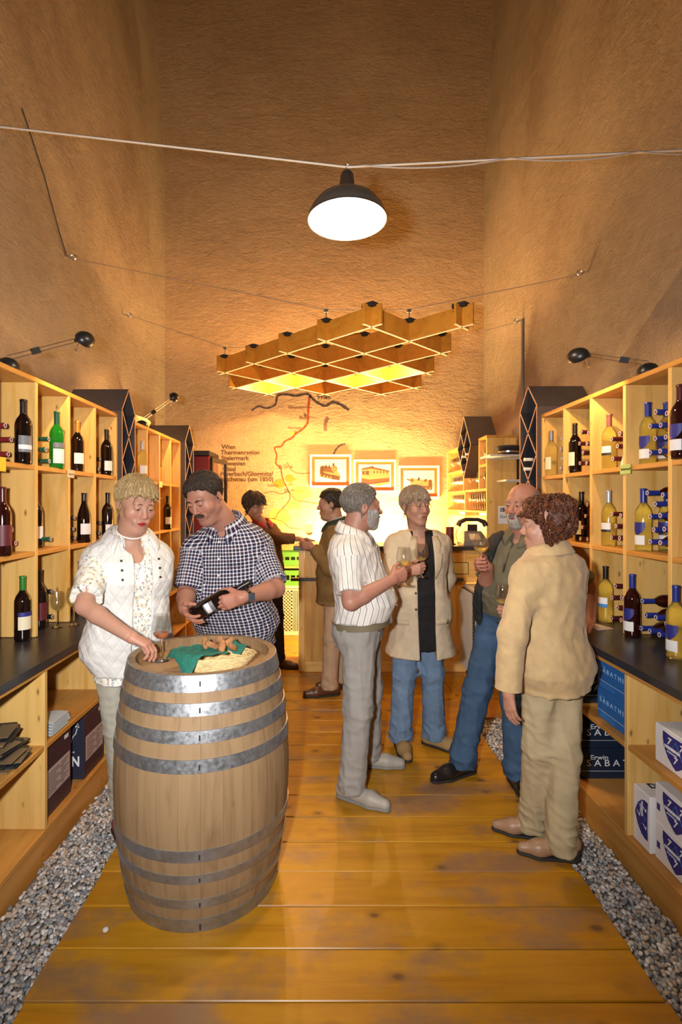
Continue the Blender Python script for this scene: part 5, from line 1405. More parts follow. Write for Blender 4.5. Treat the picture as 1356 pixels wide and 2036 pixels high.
# ---- materials for people
def skin_mat():
    m = NT('skin'); a = m.n('ShaderNodeAttribute', attribute_name='Col').outputs['Color']
    v = m.coords('Object'); n = m.noise(v, 90, 3)
    m.base(m.mix(m.math('MULTIPLY', n, .25), a, m.mix(1.0, a, (.80, .62, .56), 'MULTIPLY')))
    m.set(rough=.48, spec=.35, sss=.12); m.b.inputs['Subsurface Radius'].default_value = (.012, .005, .003); m.b.inputs['Subsurface Scale'].default_value = .6
    m.bump(m.noise(v, 500, 2), .08, .001); return m.mat
M['skin'] = skin_mat()
M['eye_white'] = plain('eye_white', (.72, .68, .64), .2); M['iris'] = plain('iris', (.035, .030, .028), .15)
def hair_mat(name, c0, c1, c2, sc=(60, 60, 9), rough=.45):
    m = NT(name); v = m.coords('Object', sc); n = m.noise(v, 2.2, 5, .65, .8); k = m.noise(m.coords('Object'), 25, 3)
    m.base(m.ramp(m.math('ADD', m.math('MULTIPLY', n, .75), m.math('MULTIPLY', k, .25)), [(.32, c0), (.50, c1), (.68, c2)])); m.set(rough=rough, spec=.4); m.bump(n, .9, .006); return m.mat
def cloth_mat(name, c, var=.08, vs=14, rough=.85, weave=600, bump=.15, sheen=.0, c2=None):
    m = NT(name); v = m.coords('Object'); n = m.noise(v, vs, 4, .6)
    m.base(m.ramp(n, [(.3, tuple(x*(1-var) for x in c) if c2 is None else c2), (.7, tuple(min(1, x*(1+var)) for x in c))]))
    m.set(rough=rough, spec=.2, sheen=sheen)
    wk = m.noise(m.coords('Object', (1, 1, .6)), 13, 2, .5, .2)
    m.bump(m.math('ADD', m.math('MULTIPLY', m.noise(v, weave, 2), bump*.12), wk), .28, .02); return m.mat
def stripes(m, coord, period, width, soft=.25, off=0.0):
    """1 on the line, 0 elsewhere"""
    f = m.math('FRACT', m.math('ADD', m.math('DIVIDE', coord, period), off))
    d = m.math('ABSOLUTE', m.math('SUBTRACT', f, .5)); hw = width/2
    r = m.n('ShaderNodeMapRange'); m.l(d, r.inputs[0]); r.inputs[1].default_value = hw*(1+soft); r.inputs[2].default_value = hw*(1-soft); r.inputs[3].default_value = 0; r.inputs[4].default_value = 1
    return r.outputs[0]
def check_mat():
    m = NT('check_shirt'); a = m.coords('pc'); s = m.n('ShaderNodeSeparateXYZ'); m.l(a, s.inputs[0])
    u = stripes(m, s.outputs[0], .0185, .30); v = stripes(m, s.outputs[1], .0185, .30)
    u2 = stripes(m, s.outputs[0], .037, .5, .05); v2 = stripes(m, s.outputs[1], .037, .5, .05)
    col = m.mix(m.math('MULTIPLY', m.math('ADD', u2, v2), .30), (.014, .016, .050), (.050, .020, .028))
    both = m.math('MULTIPLY', m.math('ADD', u, v), .42)
    both = m.math('ADD', both, m.math('MULTIPLY', m.math('MULTIPLY', u, v), .25), clamp=True)
    m.base(m.mix(both, col, (.78, .78, .84))); m.set(rough=.85, spec=.15); return m.mat
def pin_mat():
    m = NT('pinstripe_shirt'); a = m.coords('pc'); s = m.n('ShaderNodeSeparateXYZ'); m.l(a, s.inputs[0])
    u = stripes(m, s.outputs[0], .030, .085, .2); u2 = stripes(m, s.outputs[0], .030, .5, .9, .5)
    col = m.mix(m.math('MULTIPLY', u2, .5), (.70, .69, .67), (.60, .53, .46)); m.base(m.mix(u, col, (.030, .028, .035))); m.set(rough=.85, spec=.15); return m.mat
def floral_mat():
    m = NT('floral_blouse'); v = m.coords('pc'); d = m.voro(v, 62); r = m.voro(v, 62, out='Color')
    s = m.n('ShaderNodeSeparateColor'); m.l(r, s.inputs[0])
    tint = m.ramp(s.outputs[0], [(.0, (.04, .035, .05)), (.25, (.30, .05, .03)), (.45, (.60, .40, .04)), (.7, (.22, .30, .42)), (.9, (.08, .10, .06))], 'CONSTANT')
    msk = m.math('MULTIPLY', m.ramp(d, [(.0, 1.0), (.42, 1.0), (.50, 0.0)]), m.ramp(m.noise(v, 190, 2), [(.45, 0.0), (.53, 1.0)]))
    m.base(m.mix(m.math('MULTIPLY', msk, .85), (.74, .74, .68), tint)); m.set(rough=.8, spec=.15); return m.mat
def quilt_mat():
    m = NT('quilted_vest'); a = m.coords('pc'); s = m.n('ShaderNodeSeparateXYZ'); m.l(a, s.inputs[0])
    p = m.math('ADD', s.outputs[0], m.math('MULTIPLY', s.outputs[1], .62)); q = m.math('SUBTRACT', s.outputs[0], m.math('MULTIPLY', s.outputs[1], .62))
    h1 = m.math('ABSOLUTE', m.math('SINE', m.math('MULTIPLY', p, 62))); h2 = m.math('ABSOLUTE', m.math('SINE', m.math('MULTIPLY', q, 62)))
    h = m.math('POWER', m.math('MULTIPLY', h1, h2), .35)
    m.base((.66, .655, .635)); m.set(rough=.7, spec=.25)
    m.bump(m.math('ADD', h, m.math('MULTIPLY', m.noise(m.coords('Object'), 60, 3), .5)), .55, .006); return m.mat
def jean_mat(name, c):
    m = NT(name); v = m.coords('Object'); n = m.noise(v, 7, 4, .6); w = m.noise(m.coords('Object', (1, 1, .25)), 350, 2)
    m.base(m.mix(m.math('MULTIPLY', w, .35), m.ramp(n, [(.3, tuple(x*.72 for x in c)), (.7, tuple(x*1.3 for x in c))]), tuple(min(1, x*1.9) for x in c))); m.set(rough=.9, spec=.12); m.bump(m.math('ADD', m.math('MULTIPLY', w, .03), m.noise(m.coords('Object', (1, 1, .5)), 13, 2, .5, .2)), .3, .02); return m.mat
M['check'] = check_mat(); M['pin'] = pin_mat(); M['floral'] = floral_mat(); M['quilt'] = quilt_mat()
M['jean_l'] = jean_mat('light_jeans', (.120, .180, .270)); M['jean_d'] = jean_mat('blue_jeans', (.040, .074, .135))

# ---- head
def head(hs, R, c, nb, sp):
    """hs scale; R rows = head right, forward, up axes in world; c centre; nb neck base (world). returns meshes in world"""
    R = np.array(R); toL = lambda p: (R @ (np.array(p)-c))/hs; toW = lambda V: c + hs*(V @ R)
    h = sp.get('hres', .0033)
    F_ = Field((-.105, -.135, -.205), (.105, .145, .155), h)
    A = F_.add; w = sp.get('wide', 1.0); jw = sp.get('jaw', 1.0)
    A(el((0, -.014, .036), (.0755*w, .096, .084)), 0)
    A(el((0, .034, -.035), (.060*w, .056, .080)), .03)
    for s in (-1, 1):
        A(rc((s*.050*w*jw, .004, -.052), (s*.016, .066, -.100), .017, .016), .03)
        A(el((s*.040*w, .058, -.026), (.026, .024, .024)), .028)
    A(el((0, .071, -.102), (.021*jw, .017, .015)), .02)
    if sp.get('double'): A(el((0, .040, -.112), (.045*w, .040, .024)), .03)
    A(rc((-.034, .0775, .028), (.034, .0775, .028), .013, .013), .02)
    for s in (-1, 1): A(el((s*.031, .103, .007), (.018, .018, .0115)), .012, 's')
    A(el((0, .080, -.066), (.031, .018, .021)), .018)
    skull = F_.D.copy()
    X, Y, Z = F_.full()
    n1, n2, n3 = sp.get('nose', (1, 1, 1))
    A(rc((0, .087, .018), (0, .106*n1, -.022), .0078, .0118*n2), .014)
    A(el((0, .1095*n1, -.027), (.0118*n2, .0115, .0105)), .008)
    for s in (-1, 1):
        A(el((s*.0125*n2, .099, -.032), (.0082, .010, .0080)), .006); A(el((s*.006, .108, -.0395), (.0042, .006, .004)), .003, 's')
    op = sp.get('eye', .6)
    for s in (-1, 1):
        A(el((s*.031, .0795, .006), (.0155, .0152, .0150)), .004); A(el((s*.031, .100, .0045-.004*(1-op)), (.0132, .014, .0018+.0062*op)), .002, 's')
    lw = sp.get('lipw', 1.0); A(el((0, .0945, -.0600), (.0225*lw, .0085, .0055*lw)), .005); A(el((0, .0940, -.0708), (.0195*lw, .0092*lw, .0066*lw)), .005)
    if sp.get('smile'):
        for s in (-1, 1): A(el((s*.030, .082, -.060), (.010, .010, .012)), .012)
    A(el((0, .108, -.0652), (.0245, .013, .0022+.003*sp.get('mouth', 0))), .003, 's')
    for s in (-1, 1):
        t = .35; Re = np.array([[math.cos(t), s*-math.sin(t), 0], [s*math.sin(t), math.cos(t), 0], [0, 0, 1]])
        A(el((s*.0785*w, -.012, -.002), (.0085, .019, .031), Re), .006); A(el((s*.0885*w, -.006, .002), (.0075, .009, .015)), .004, 's')
    nl = toL(nb); nr = sp.get('neck', .056)
    A(rc((0, -.022, -.045), nl*.55+np.array([0, -.010, -.03])*.45, nr*.98, nr), .03); A(rc(nl*.55+np.array([0, -.010, -.03])*.45, nl, nr, nr*1.1), .03)
    V, Fa = F_.mesh(1)
    x, y, z = V.T
    base = np.array(sp['skin']); col = np.repeat(base[None], len(V), 0)
    def tint(mask, c_, amt): col[:] = col*(1-(mask*amt)[:, None]) + np.array(c_)[None]*(mask*amt)[:, None]
    g = lambda cx, cy, cz, sx, sy, sz: np.exp(-(((x-cx)/sx)**2+((y-cy)/sy)**2+((z-cz)/sz)**2))
    ck = g(.042, .06, -.030, .022, .04, .022)+g(-.042, .06, -.030, .022, .04, .022)+g(0, .11, -.028, .016, .02, .014)
    tint(np.clip(ck, 0, 1), base*np.array([1.02, .66, .62]), sp.get('blush', .5))
    if sp.get('stubble'): tint(np.clip((-.035-z)/.02, 0, 1)*np.clip((y-.0)/.03, 0, 1)*(z > -.135), base*np.array([.62, .60, .62]), sp['stubble'])
    lip = ((np.abs(x) < .0245*lw*np.sqrt(np.clip(1-((z+.0655)/(.0118*lw))**2, 0, 1))) & (y > .080)).astype(float)
    tint(lip, sp.get('lip', (.36, .13, .10)), sp.get('lipa', .75))
    sl = np.exp(-((z+.0652)/.0022)**2)*(np.abs(x) < .023)*(y > .08); tint(sl, (.06, .02, .018), .85)
    for s in (-1, 1):
        lid = np.exp(-((x-s*.031)/.014)**2-((z-.0065+.003*(1-op))/.0022)**2)*(y > .07); tint(np.clip(lid, 0, 1), sp.get('lash', (.05, .03, .025)), .75)
    # hair from the skull field
    out = [(toW(V), Fa, col)]
    hair = None
    if 'hair' in sp:
        hl_y, hl_z, th, na, nf = sp['hair']
        line = np.interp(F_.ax[1], hl_y, hl_z).astype(f32)[None, :, None]
        az = np.arctan2(X, Y+.02)
        thick = np.interp(F_.ax[2], [-.10, .0, .06, .12], [th*.55, th*.8, th, th*1.15]).astype(f32)[None, None, :]
        st = np.sin(az*nf + 9*wob(X, Y, Z, 30, 4)) * na + wob(X, Y, Z, 70, 9)*na*1.1
        D = skull - thick - st
        ln = line + .006*np.sin(az*17+3)*(sp.get('rag', .6)) + sp.get('part', 0)*X
        D = np.maximum(D, (ln - Z)*.85)
        for s in (-1, 1):
            if not sp.get('cover'):
                e = el((s*.085*w, -.004, -.006), (.022, .022, .030))[0](X, Y, Z); D = np.maximum(D, -e)
        if sp.get('bald'):
            D = np.maximum(D, -(el((0, .02, .075), sp['bald'])[0](X, Y, Z)))
        hv, hf_ = snets(D.astype(f32), F_.lo, h, 1); hair = (toW(hv), hf_)
    beard = None
    if 'beard' in sp:
        kind, th = sp['beard']
        D = skull - th - .0015*np.sin(X*900+Z*300)*np.cos(Z*700)
        if kind == 'full':
            top = np.interp(np.abs(F_.ax[0]), [0, .024, .028, .07, .08], [-.050, -.052, -.045, -.012, .01]).astype(f32)[:, None, None]
            D = np.maximum(D, Z-top); D = np.maximum(D, -(Y-.012)); D = np.maximum(D, (-.128-Z))
        else:
            D = np.maximum(D, np.abs(X)-.036); D = np.maximum(D, Z+.046); D = np.maximum(D, .045-Y); D = np.maximum(D, -.132-Z)
        D = np.maximum(D, -el((0, .10, -.0665), (.021, .04, .0075))[0](X, Y, Z))
        hv, hf_ = snets(D.astype(f32), F_.lo, h, 1); beard = (toW(hv), hf_)
    return out, hair, beard, toW

def locks(V, Fa, crown, n, L, w, curl, seed, fwd=None, lift=.003, swp=.5):
    rg = np.random.default_rng(seed); e1 = V[Fa[:, 1]]-V[Fa[:, 0]]; e2 = V[Fa[:, 3]]-V[Fa[:, 0]]; fn = np.cross(e1, e2)
    N = np.zeros_like(V)
    for k in range(4): 
        for c in range(3): N[:, c] += np.bincount(Fa[:, k], fn[:, c], len(V))
    N /= np.linalg.norm(N, axis=1)[:, None]+1e-12
    ctr = V.mean(0)
    if np.mean(np.sum(N*(V-ctr), 1)) < 0: N = -N
    out = np.sum(N*(V-ctr), 1) > .0
    cand = np.where(out)[0]; ids = rg.choice(cand, n)
    P_ = V[ids].copy(); NN = N[ids]; m = 6; path = [P_+NN*lift]; nr = [NN]
    hv = V[cand]; hn = N[cand]
    d = P_-crown; cur = P_.copy()
    sw = rg.normal(0, .35, (n, 3)) ; ph = rg.uniform(0, 6.28, n)
    for j in range(1, m):
        t = cur-crown; t /= np.linalg.norm(t, axis=1)[:, None]+1e-9; t = t + sw*swp + np.array([0, 0, -.35])
        if fwd is not None: t = t + fwd*.35
        t -= NN*np.sum(t*NN, 1)[:, None]; t /= np.linalg.norm(t, axis=1)[:, None]+1e-9
        nx = cur + t*L/(m-1)*rg.uniform(.8, 1.2, (n, 1))
        D2 = ((nx[:, None, :]-hv[None, ::3, :])**2).sum(2); k = D2.argmin(1); dist = np.sqrt(D2[np.arange(n), k]); near = dist < .011
        q = hv[::3][k]; qn = hn[::3][k]
        NN = np.where(near[:, None], qn, NN); hgt = np.sum((nx-q)*qn, 1)
        nx = np.where(near[:, None], nx - qn*(hgt)[:, None], nx+np.array([0, 0, -.002]))
        cur = nx; b = np.cross(NN, t)
        path.append(cur + NN*(lift+curl*.6*np.sin(ph+j*1.7)[:, None]) + b*curl*np.cos(ph+j*1.7)[:, None]); nr.append(NN)
    path = np.array(path); nr = np.array(nr)       # m, n, 3
    vs, fs = [], []
    tg = np.gradient(path, axis=0); tg /= np.linalg.norm(tg, axis=2)[..., None]+1e-9
    bb = np.cross(nr, tg); bb /= np.linalg.norm(bb, axis=2)[..., None]+1e-9
    ww = w*rg.uniform(.6, 1.3, n)[None, :, None]*np.array([.45, 1, 1, .85, .55, .08])[:, None, None]
    q = np.stack([path+bb*ww, path+nr*ww*.6, path-bb*ww, path-nr*ww*.5], 2)   # m, n, 4, 3
    q = q.transpose(1, 0, 2, 3).reshape(-1, 3)
    base = np.arange(n)*m*4
    for j in range(m-1):
        for k in range(4):
            k2 = (k+1) % 4; fs.append(np.stack([base+j*4+k, base+j*4+k2, base+(j+1)*4+k2, base+(j+1)*4+k], 1))
    return q, np.concatenate(fs)

# ---- hand
def hand(W_, Fd, Nd, Td, curl, h=.0032, s=1.0, spread=1.0, thumb=.8, fore=None, fr=.024):
    """W wrist, F finger direction, N palm normal, T towards the thumb side"""
    W_ = np.array(W_, float); F = nrm(Fd); N = nrm(np.array(Nd)-F*np.dot(Nd, F)); T = np.array(Td, float); T = nrm(T-F*np.dot(T, F)-N*np.dot(T, N))
    pr = []; ks = .009*s
    off = [.028, .0095, -.009, -.0265]; ml = [.088, .090, .085, .077]; ln = [.9, 1.0, .94, .76]
    if not hasattr(curl, '__len__'): curl = [curl]*4
    pts = []
    for i in range(4):
        kn = W_ + s*(F*ml[i] + T*off[i]*spread + N*(-.004 if i in (1, 2) else .0))
        pr.append((rc(W_ + s*(F*.012 + T*off[i]*.55), kn, .0150*s, .0108*s), .014*s))
        p = kn; ang = 0
        for j, (L, rr) in enumerate(((.044, .0088), (.027, .0078), (.021, .0068))):
            ang += curl[i]*(.95, 1.05, .75)[j]
            d = F*math.cos(ang) + N*math.sin(ang)
            q = p + d*L*s*ln[i]
            pr.append((rc(p, q, (.0096, .0085, .0075)[j]*s, rr*s), .003*s)); p = q; pts.append(q)
    t0 = W_ + s*(F*.022 + T*.020 + N*.008); d1 = nrm(F*.62 + T*.62 + N*.55*thumb); t1 = t0 + d1*.044*s
    d2 = nrm(F*.85 + T*.15 + N*.55*thumb); t2 = t1 + d2*.033*s; d3 = nrm(F*.80 - T*.10 + N*.75*thumb); t3 = t2 + d3*.026*s
    pr += [(rc(t0, t1, .017*s, .0125*s), .012*s), (rc(t1, t2, .0112*s, .0098*s), .004*s), (rc(t2, t3, .0098*s, .0080*s), .003*s)]
    if fore is not None: pr.append((rc(W_ + nrm(np.array(fore)-W_)*.06, W_ + F*.012*s, fr*1.12, fr*.98), .012))
    lo = np.min([p[0][1] for p in pr], 0)-.012; hi = np.max([p[0][2] for p in pr], 0)+.012
    fld = Field(lo, hi, h)
    for p, k in pr: fld.add(p, k)
    V, Fa = fld.mesh(1)
    return V, Fa, W_ + s*(F*.092 + N*.030)

SK_T = np.array([-.26, -.12, 0, .2, .4, .6, .78, .9, 1.0])
SK_RX = np.array([.120, .165, .172, .162, .163, .176, .182, .150, .075]); SK_RY = np.array([.100, .118, .120, .114, .116, .122, .116, .090, .062]); SK_CY = np.array([0, -.012, -.006, .008, .010, .006, -.004, -.014, -.010])

class Person:
    def __init__(s, label, f, H, N, sx=1.0, sy=1.0, belly=0.0, bust=0.0, hipw=1.0, base=None, name='person'):
        s.f0 = nrm([f[0], f[1], 0]); s.H = np.array(H, float); s.N = np.array(N, float) + [0, 0, .028]
        s.L = np.linalg.norm(s.N-s.H); s.u = (s.N-s.H)/s.L
        r = np.array([s.f0[1], -s.f0[0], 0]); s.r = nrm(r - s.u*np.dot(r, s.u)); s.f = np.cross(s.u, s.r)
        if np.dot(s.f, s.f0) < 0: s.f = -s.f
        g = lambda c, w: np.exp(-((SK_T-c)/w)**2)
        s.rx = SK_RX*sx*(1+(hipw-1)*g(-.05, .2)); s.ry = SK_RY*sy + .55*belly*g(.2, .22) + .4*bust*g(.66, .14); s.cy = SK_CY + .55*belly*g(.2, .22) + .6*bust*g(.66, .14)
        if base is None: base = (s.H[0], s.H[1], 0)
        s.root = thing(name, base, label, 'person')
        s.skin = []; s.skinc = np.array((.5, .3, .2))
    def loft(s, t0, t1, infl=0.0, flare=0.0, ex=2.3):
        H, u, r, f, L = s.H, s.u, s.r, s.f, s.L
        def fn(X, Y, Z):
            x, y, z = X-H[0], Y-H[1], Z-H[2]
            t = (x*u[0]+y*u[1]+z*u[2])/L; xl = x*r[0]+y*r[1]+z*r[2]; yl = x*f[0]+y*f[1]+z*f[2]
            fl = flare*np.clip(.25-t, 0, 1)
            a = np.interp(t, SK_T, s.rx)+infl+fl; b = np.interp(t, SK_T, s.ry)+infl+fl; c = np.interp(t, SK_T, s.cy)
            d = ((np.abs(xl)/a)**ex + (np.abs(yl-c)/b)**ex)**(1/ex)
            d = (d-1)*np.minimum(a, b)
            return np.maximum(np.maximum(d, (t-t1)*L), (t0-t)*L)
        m = .34; a = H+u*L*t0; b = H+u*L*t1
        return fn, np.minimum(a, b)-[m, m, .06], np.maximum(a, b)+[m, m, .06]
    def loc(s, V):
        q = V-s.H; return (q@s.u)/s.L, q@s.r, q@s.f
    def surf(s, t, xl, infl=0.0, flare=0.0, back=False):
        fl = flare*max(0, .25-t)
        a = np.interp(t, SK_T, s.rx)+infl+fl; b = np.interp(t, SK_T, s.ry)+infl+fl; c = np.interp(t, SK_T, s.cy)
        y = b*(max(0, 1-(abs(xl)/a)**2.3))**(1/2.3)
        return s.H + s.u*s.L*t + s.r*xl + s.f*(c + (-y if back else y))
    def arms(s, R=None, L=None, inset=.12, drop=.020):
        s.arm = {}
        for k, a in (('R', R), ('L', L)):
            A_ = np.array(a[0], float); A_[:2] += (s.N[:2]-A_[:2])*inset; A_[2] -= drop; s.arm[k] = (A_, a[1], a[2])
    def legs(s, R, L): s.leg = dict(R=R, L=L)
    def child(s, name, V, F_, mat, pc=None, parent=None, col=None):
        return obj(name, nmesh(name, V, F_, mat, org(s.root), col, pc), parent or s.root)
    def top(s, name, mat, t0, t1, infl=.0, sleeves=None, rs=(.062, .056, .046), flare=0.0, cuts=(), wr=.0035, wf=52, h=.0066, shoulders=.058, collar_cut=True, seed=1, neckhole=None):
        """torso garment. sleeves: dict side -> extent along the arm 0..2"""
        lo = np.minimum(s.H, s.N)-.34; hi = np.maximum(s.H, s.N)+.30; lo[2] = s.H[2]+s.L*t0-.05
        bones = []
        for sd, ext in (sleeves or {}).items():
            A_, E, W_ = [np.array(q, float) for q in s.arm[sd]]
            for p in (A_, E, W_): lo = np.minimum(lo, p-.10); hi = np.maximum(hi, p+.10)
        F_ = Field(lo, hi, h)
        F_.add(s.loft(t0, t1, infl, flare), 0)
        if shoulders:
            for sd in ('R', 'L'):
                A_ = np.array(s.arm[sd][0], float)
                F_.add(rc(s.N - s.u*.070, A_, .046+infl*.6, shoulders*.80+infl*.6), .05)
        for sd, ext in (sleeves or {}).items():
            A_, E, W_ = [np.array(q, float) for q in s.arm[sd]]
            if ext <= 1:
                end = A_+(E-A_)*ext; F_.add(cut(rc(A_, A_+(E-A_)*(ext+.12), rs[0]*.84, rs[0]+(rs[1]-rs[0])*ext), end, E-A_), .04); bones.append((A_, end, rs[0]))
            else:
                F_.add(rc(A_, E, rs[0]*.90, rs[1]), .04); e2 = ext-1; end = E+(W_-E)*e2
                F_.add(cut(rc(E, E+(W_-E)*min(1.1, e2+.1), rs[1], rs[2]), end, W_-E), .025); bones += [(A_, E, rs[0]), (E, end, rs[1])]
        X, Y, Z = F_.full()
        F_.D -= (wr*1.0*ridge(X, Y, Z*.5, wf, seed) + wr*.9*ridge(X+.45*Z, Y-.3*Z, Z*.9, wf*1.15, seed+5)).astype(f32)
        if neckhole is not None: F_.add(el(s.N + s.f*neckhole[3] + s.u*neckhole[4], neckhole[:3], np.array([s.r, s.f, s.u])), .004, 's')
        for cfn in cuts:
            q0, q1, q2 = X-s.H[0], Y-s.H[1], Z-s.H[2]
            t = (q0*s.u[0]+q1*s.u[1]+q2*s.u[2])/s.L; xl = q0*s.r[0]+q1*s.r[1]+q2*s.r[2]; yl = q0*s.f[0]+q1*s.f[1]+q2*s.f[2]
            F_.D = np.maximum(F_.D, -cfn(xl, yl, t)).astype(f32)
        V, Fa = F_.mesh(2)
        # pattern coordinates
        t, xl, yl = s.loc(V); c = np.interp(t, SK_T, s.cy)
        pc = np.stack([np.arctan2(xl, yl-c)*.165, t*s.L, np.zeros(len(V))], 1)
        a = np.interp(t, SK_T, s.rx)+infl; b = np.interp(t, SK_T, s.ry)+infl
        dt = (np.sqrt((xl/a)**2+((yl-c)/b)**2)-1)*.13
        for (p, q, rr) in bones:
            ab = q-p; LL = np.linalg.norm(ab); d_ = ab/LL; w_ = V-p; al = w_@d_; perp = w_-al[:, None]*d_; dist = np.linalg.norm(perp-0*perp, axis=1)-rr
            m = (dist < dt) & (al > .02) & (al < LL+.1)
            e1 = nrm(np.cross(d_, s.f)); e2 = np.cross(d_, e1)
            pc[m, 0] = np.arctan2(perp[m]@e1, perp[m]@e2)*rr; pc[m, 1] = al[m]; dt = np.where(m, dist, dt)
        return s.child(name, V, Fa, mat, pc)
    def trousers(s, mat, top_t=.10, r=(.094, .070, .058), hem=.055, wr=.004, h=.0065, name='trousers', seat=1.0, seed=3, infl=.004):
        pts = [np.array(p, float) for sd in 'RL' for p in s.leg[sd]]
        lo = np.min(pts, 0)-.16; hi = np.max(pts, 0)+.18; lo[2] = hem-.03; hi[2] = (s.H+s.u*s.L*top_t)[2]+.05
        F_ = Field(lo, hi, h)
        F_.add(s.loft(-.22, top_t, infl), 0)
        for sd in 'RL':
            a, k, e = [np.array(q, float) for q in s.leg[sd]]
            F_.add(rc(a+[0, 0, .02], k, r[0], r[1]), .05); F_.add(rc(k, e, r[1], r[2]), .03); F_.add(cut(rc(e, e+[0, 0, -.12], r[2], r[2]*1.05), (0, 0, hem), (0, 0, -1)), .02)
            sgn = 1 if sd == 'R' else -1
            F_.add(el(s.H + s.r*sgn*.075 - s.f*.055*seat + s.u*-.05, (.085, .085, .095)), .05)
        X, Y, Z = F_.full()
        kz = np.mean([s.leg[q][1][2] for q in 'RL'])
        zz = F_.ax[2]; amp = (1 + 1.2*np.exp(-((zz-hem-.06)/.09)**2) + .6*np.exp(-((zz-kz)/.10)**2)).astype(f32)[None, None, :]
        F_.D -= (wr*.9*ridge(X, Y, Z*.22, 62, seed) + wr*1.0*(amp-.45)*ridge(X+.3*Z, Y, Z*1.5, 50, seed+3)).astype(f32)
        F_.D = np.maximum(F_.D, (hem - Z)).astype(f32)
        V, Fa = F_.mesh(2)
        return s.child(name, V, Fa, mat, V.copy())
    def belt(s, t, infl, mat, w=.017, buckle=True):
        n = 48; vs = []
        for k in range(n):
            a = 2*math.pi*k/n; rx = np.interp(t, SK_T, s.rx)+infl; ry = np.interp(t, SK_T, s.ry)+infl; c = np.interp(t, SK_T, s.cy)
            ca, sa = math.cos(a), math.sin(a); e = 2/2.3
            p = s.H + s.u*s.L*t + s.r*rx*np.sign(ca)*abs(ca)**e + s.f*(c+ry*np.sign(sa)*abs(sa)**e)
            o = (s.r*ca+s.f*sa)*.004
            vs += [p-s.u*w-o, p-s.u*w+o, p+s.u*w+o, p+s.u*w-o]
        fs = [(4*k+j, 4*((k+1) % n)+j, 4*((k+1) % n)+(j+1) % 4, 4*k+(j+1) % 4) for k in range(n) for j in range(4)]
        b = MB().add(vs, fs).build('belt', mat, s.root, 50)
        if buckle:
            p = s.surf(t, 0, infl+.006); MB().obox(p, [s.r, s.f, s.u], (.022, .003, .017)).build('buckle', M['steel'], b)
        return b
    def collar(s, mat, rr=.068, h=.034, op=.35, point=.045, tilt=.030, drop=.0, name='collar', lift=.0):
        n = 30; rows = []
        for k in range(n+1):
            a = op + (2*math.pi-2*op)*k/n; d = s.f*math.cos(a)+s.r*math.sin(a); fr = max(0, math.cos(a))**2
            b = s.N + s.u*(lift-.012-tilt*math.cos(a)) + s.f*.008; X1 = rr*(1+.06*abs(math.sin(a)))
            rows.append([b+d*X1*1.05-s.u*.015, b+d*X1*.98+s.u*h*(1-.35*fr), b+d*X1*1.10+s.u*h*(1.02-.35*fr), b+d*(X1*1.40+.008)-s.u*(.004+drop+.014*fr), b+d*(X1*1.46+point*.35*fr)-s.u*(.014+drop+point*fr)])
        vs = [p for row in rows for p in row]; m = 5
        fs = [(i*m+j, i*m+j+1, (i+1)*m+j+1, (i+1)*m+j) for i in range(n) for j in range(m-1)]
        o = MB().add(vs, fs).build(name, mat, s.root, 70)
        me = o.data; at = me.attributes.new('pc', 'FLOAT_VECTOR', 'POINT')
        at.data.foreach_set('vector', np.array([[i*.016, j*.02, 0] for i in range(n+1) for j in range(m)], f32).ravel())
        md = o.modifiers.new('thick', 'SOLIDIFY'); md.thickness = .004; md.offset = 0
        return o
    def patch(s, name, mat, pts, infl, nn=6, th=.004, flare=0.0, pcs=None):
        """cloth piece lying on the front: pts = rows of (t, x_left, x_right)"""
        rows = []
        for (t, a, b) in pts: rows.append([s.surf(t, a+(b-a)*q/nn, infl, flare) for q in range(nn+1)])
        vs = [p for r_ in rows for p in r_]; m = nn+1
        fs = [(i*m+j, i*m+j+1, (i+1)*m+j+1, (i+1)*m+j) for i in range(len(rows)-1) for j in range(nn)]
        o = MB().add(vs, fs).build(name, mat, s.root, 70); md = o.modifiers.new('thick', 'SOLIDIFY'); md.thickness = th; md.offset = 0
        V = np.array(vs); t, xl, yl = s.loc(V); at = o.data.attributes.new('pc', 'FLOAT_VECTOR', 'POINT')
        at.data.foreach_set('vector', np.stack([np.arctan2(xl, yl-np.interp(t, SK_T, s.cy))*.165, t*s.L, 0*t], 1).astype(f32).ravel())
        return o
    def buttons(s, ts, mat, infl, x=0.0, r=.0055, flare=0.0, name='button'):
        for t in ts:
            p = s.surf(t, x, infl, flare); MB().tube([p, p+s.f*.003], r, 10).build(name, mat, s.root)
    def shoe(s, sd, mat, sole, fdir, L=.27, w=1.0, heel=0.0, toe=1.0, square=False, ground=0.0):
        e = np.array(s.leg[sd][2], float); d = nrm([fdir[0], fdir[1], 0]); g = ground
        a = np.array([e[0], e[1], g]); k = L/.27
        heelp = a - d*.055*k; ball = a + d*.105*k; toep = a + d*.185*k
        r = thing  # noqa
        F_ = Field(np.minimum(heelp, toep)-[.07, .07, .02], np.maximum(heelp, toep)+[.07, .07, .16+heel], .005)
        F_.add(rc(heelp+[0, 0, .045+heel], ball+[0, 0, .034], .036*w, .043*w), 0); F_.add(rc(ball+[0, 0, .034], toep+[0, 0, .028], .042*w, .030*w*toe), .02)
        F_.add(rc(heelp+[0, 0, .05+heel]+d*.01, a+d*.02+[0, 0, .10+heel*.7], .036*w, .040), .03)
        X, Y, Z = F_.full(); F_.D = np.maximum(F_.D, g+.012+heel*.0 - Z).astype(f32)
        V, Fa = F_.mesh(1); sh = s.child('shoe', V, Fa, mat, V.copy())
        F2 = Field(np.minimum(heelp, toep)-[.07, .07, .02], np.maximum(heelp, toep)+[.07, .07, .08+heel], .005)
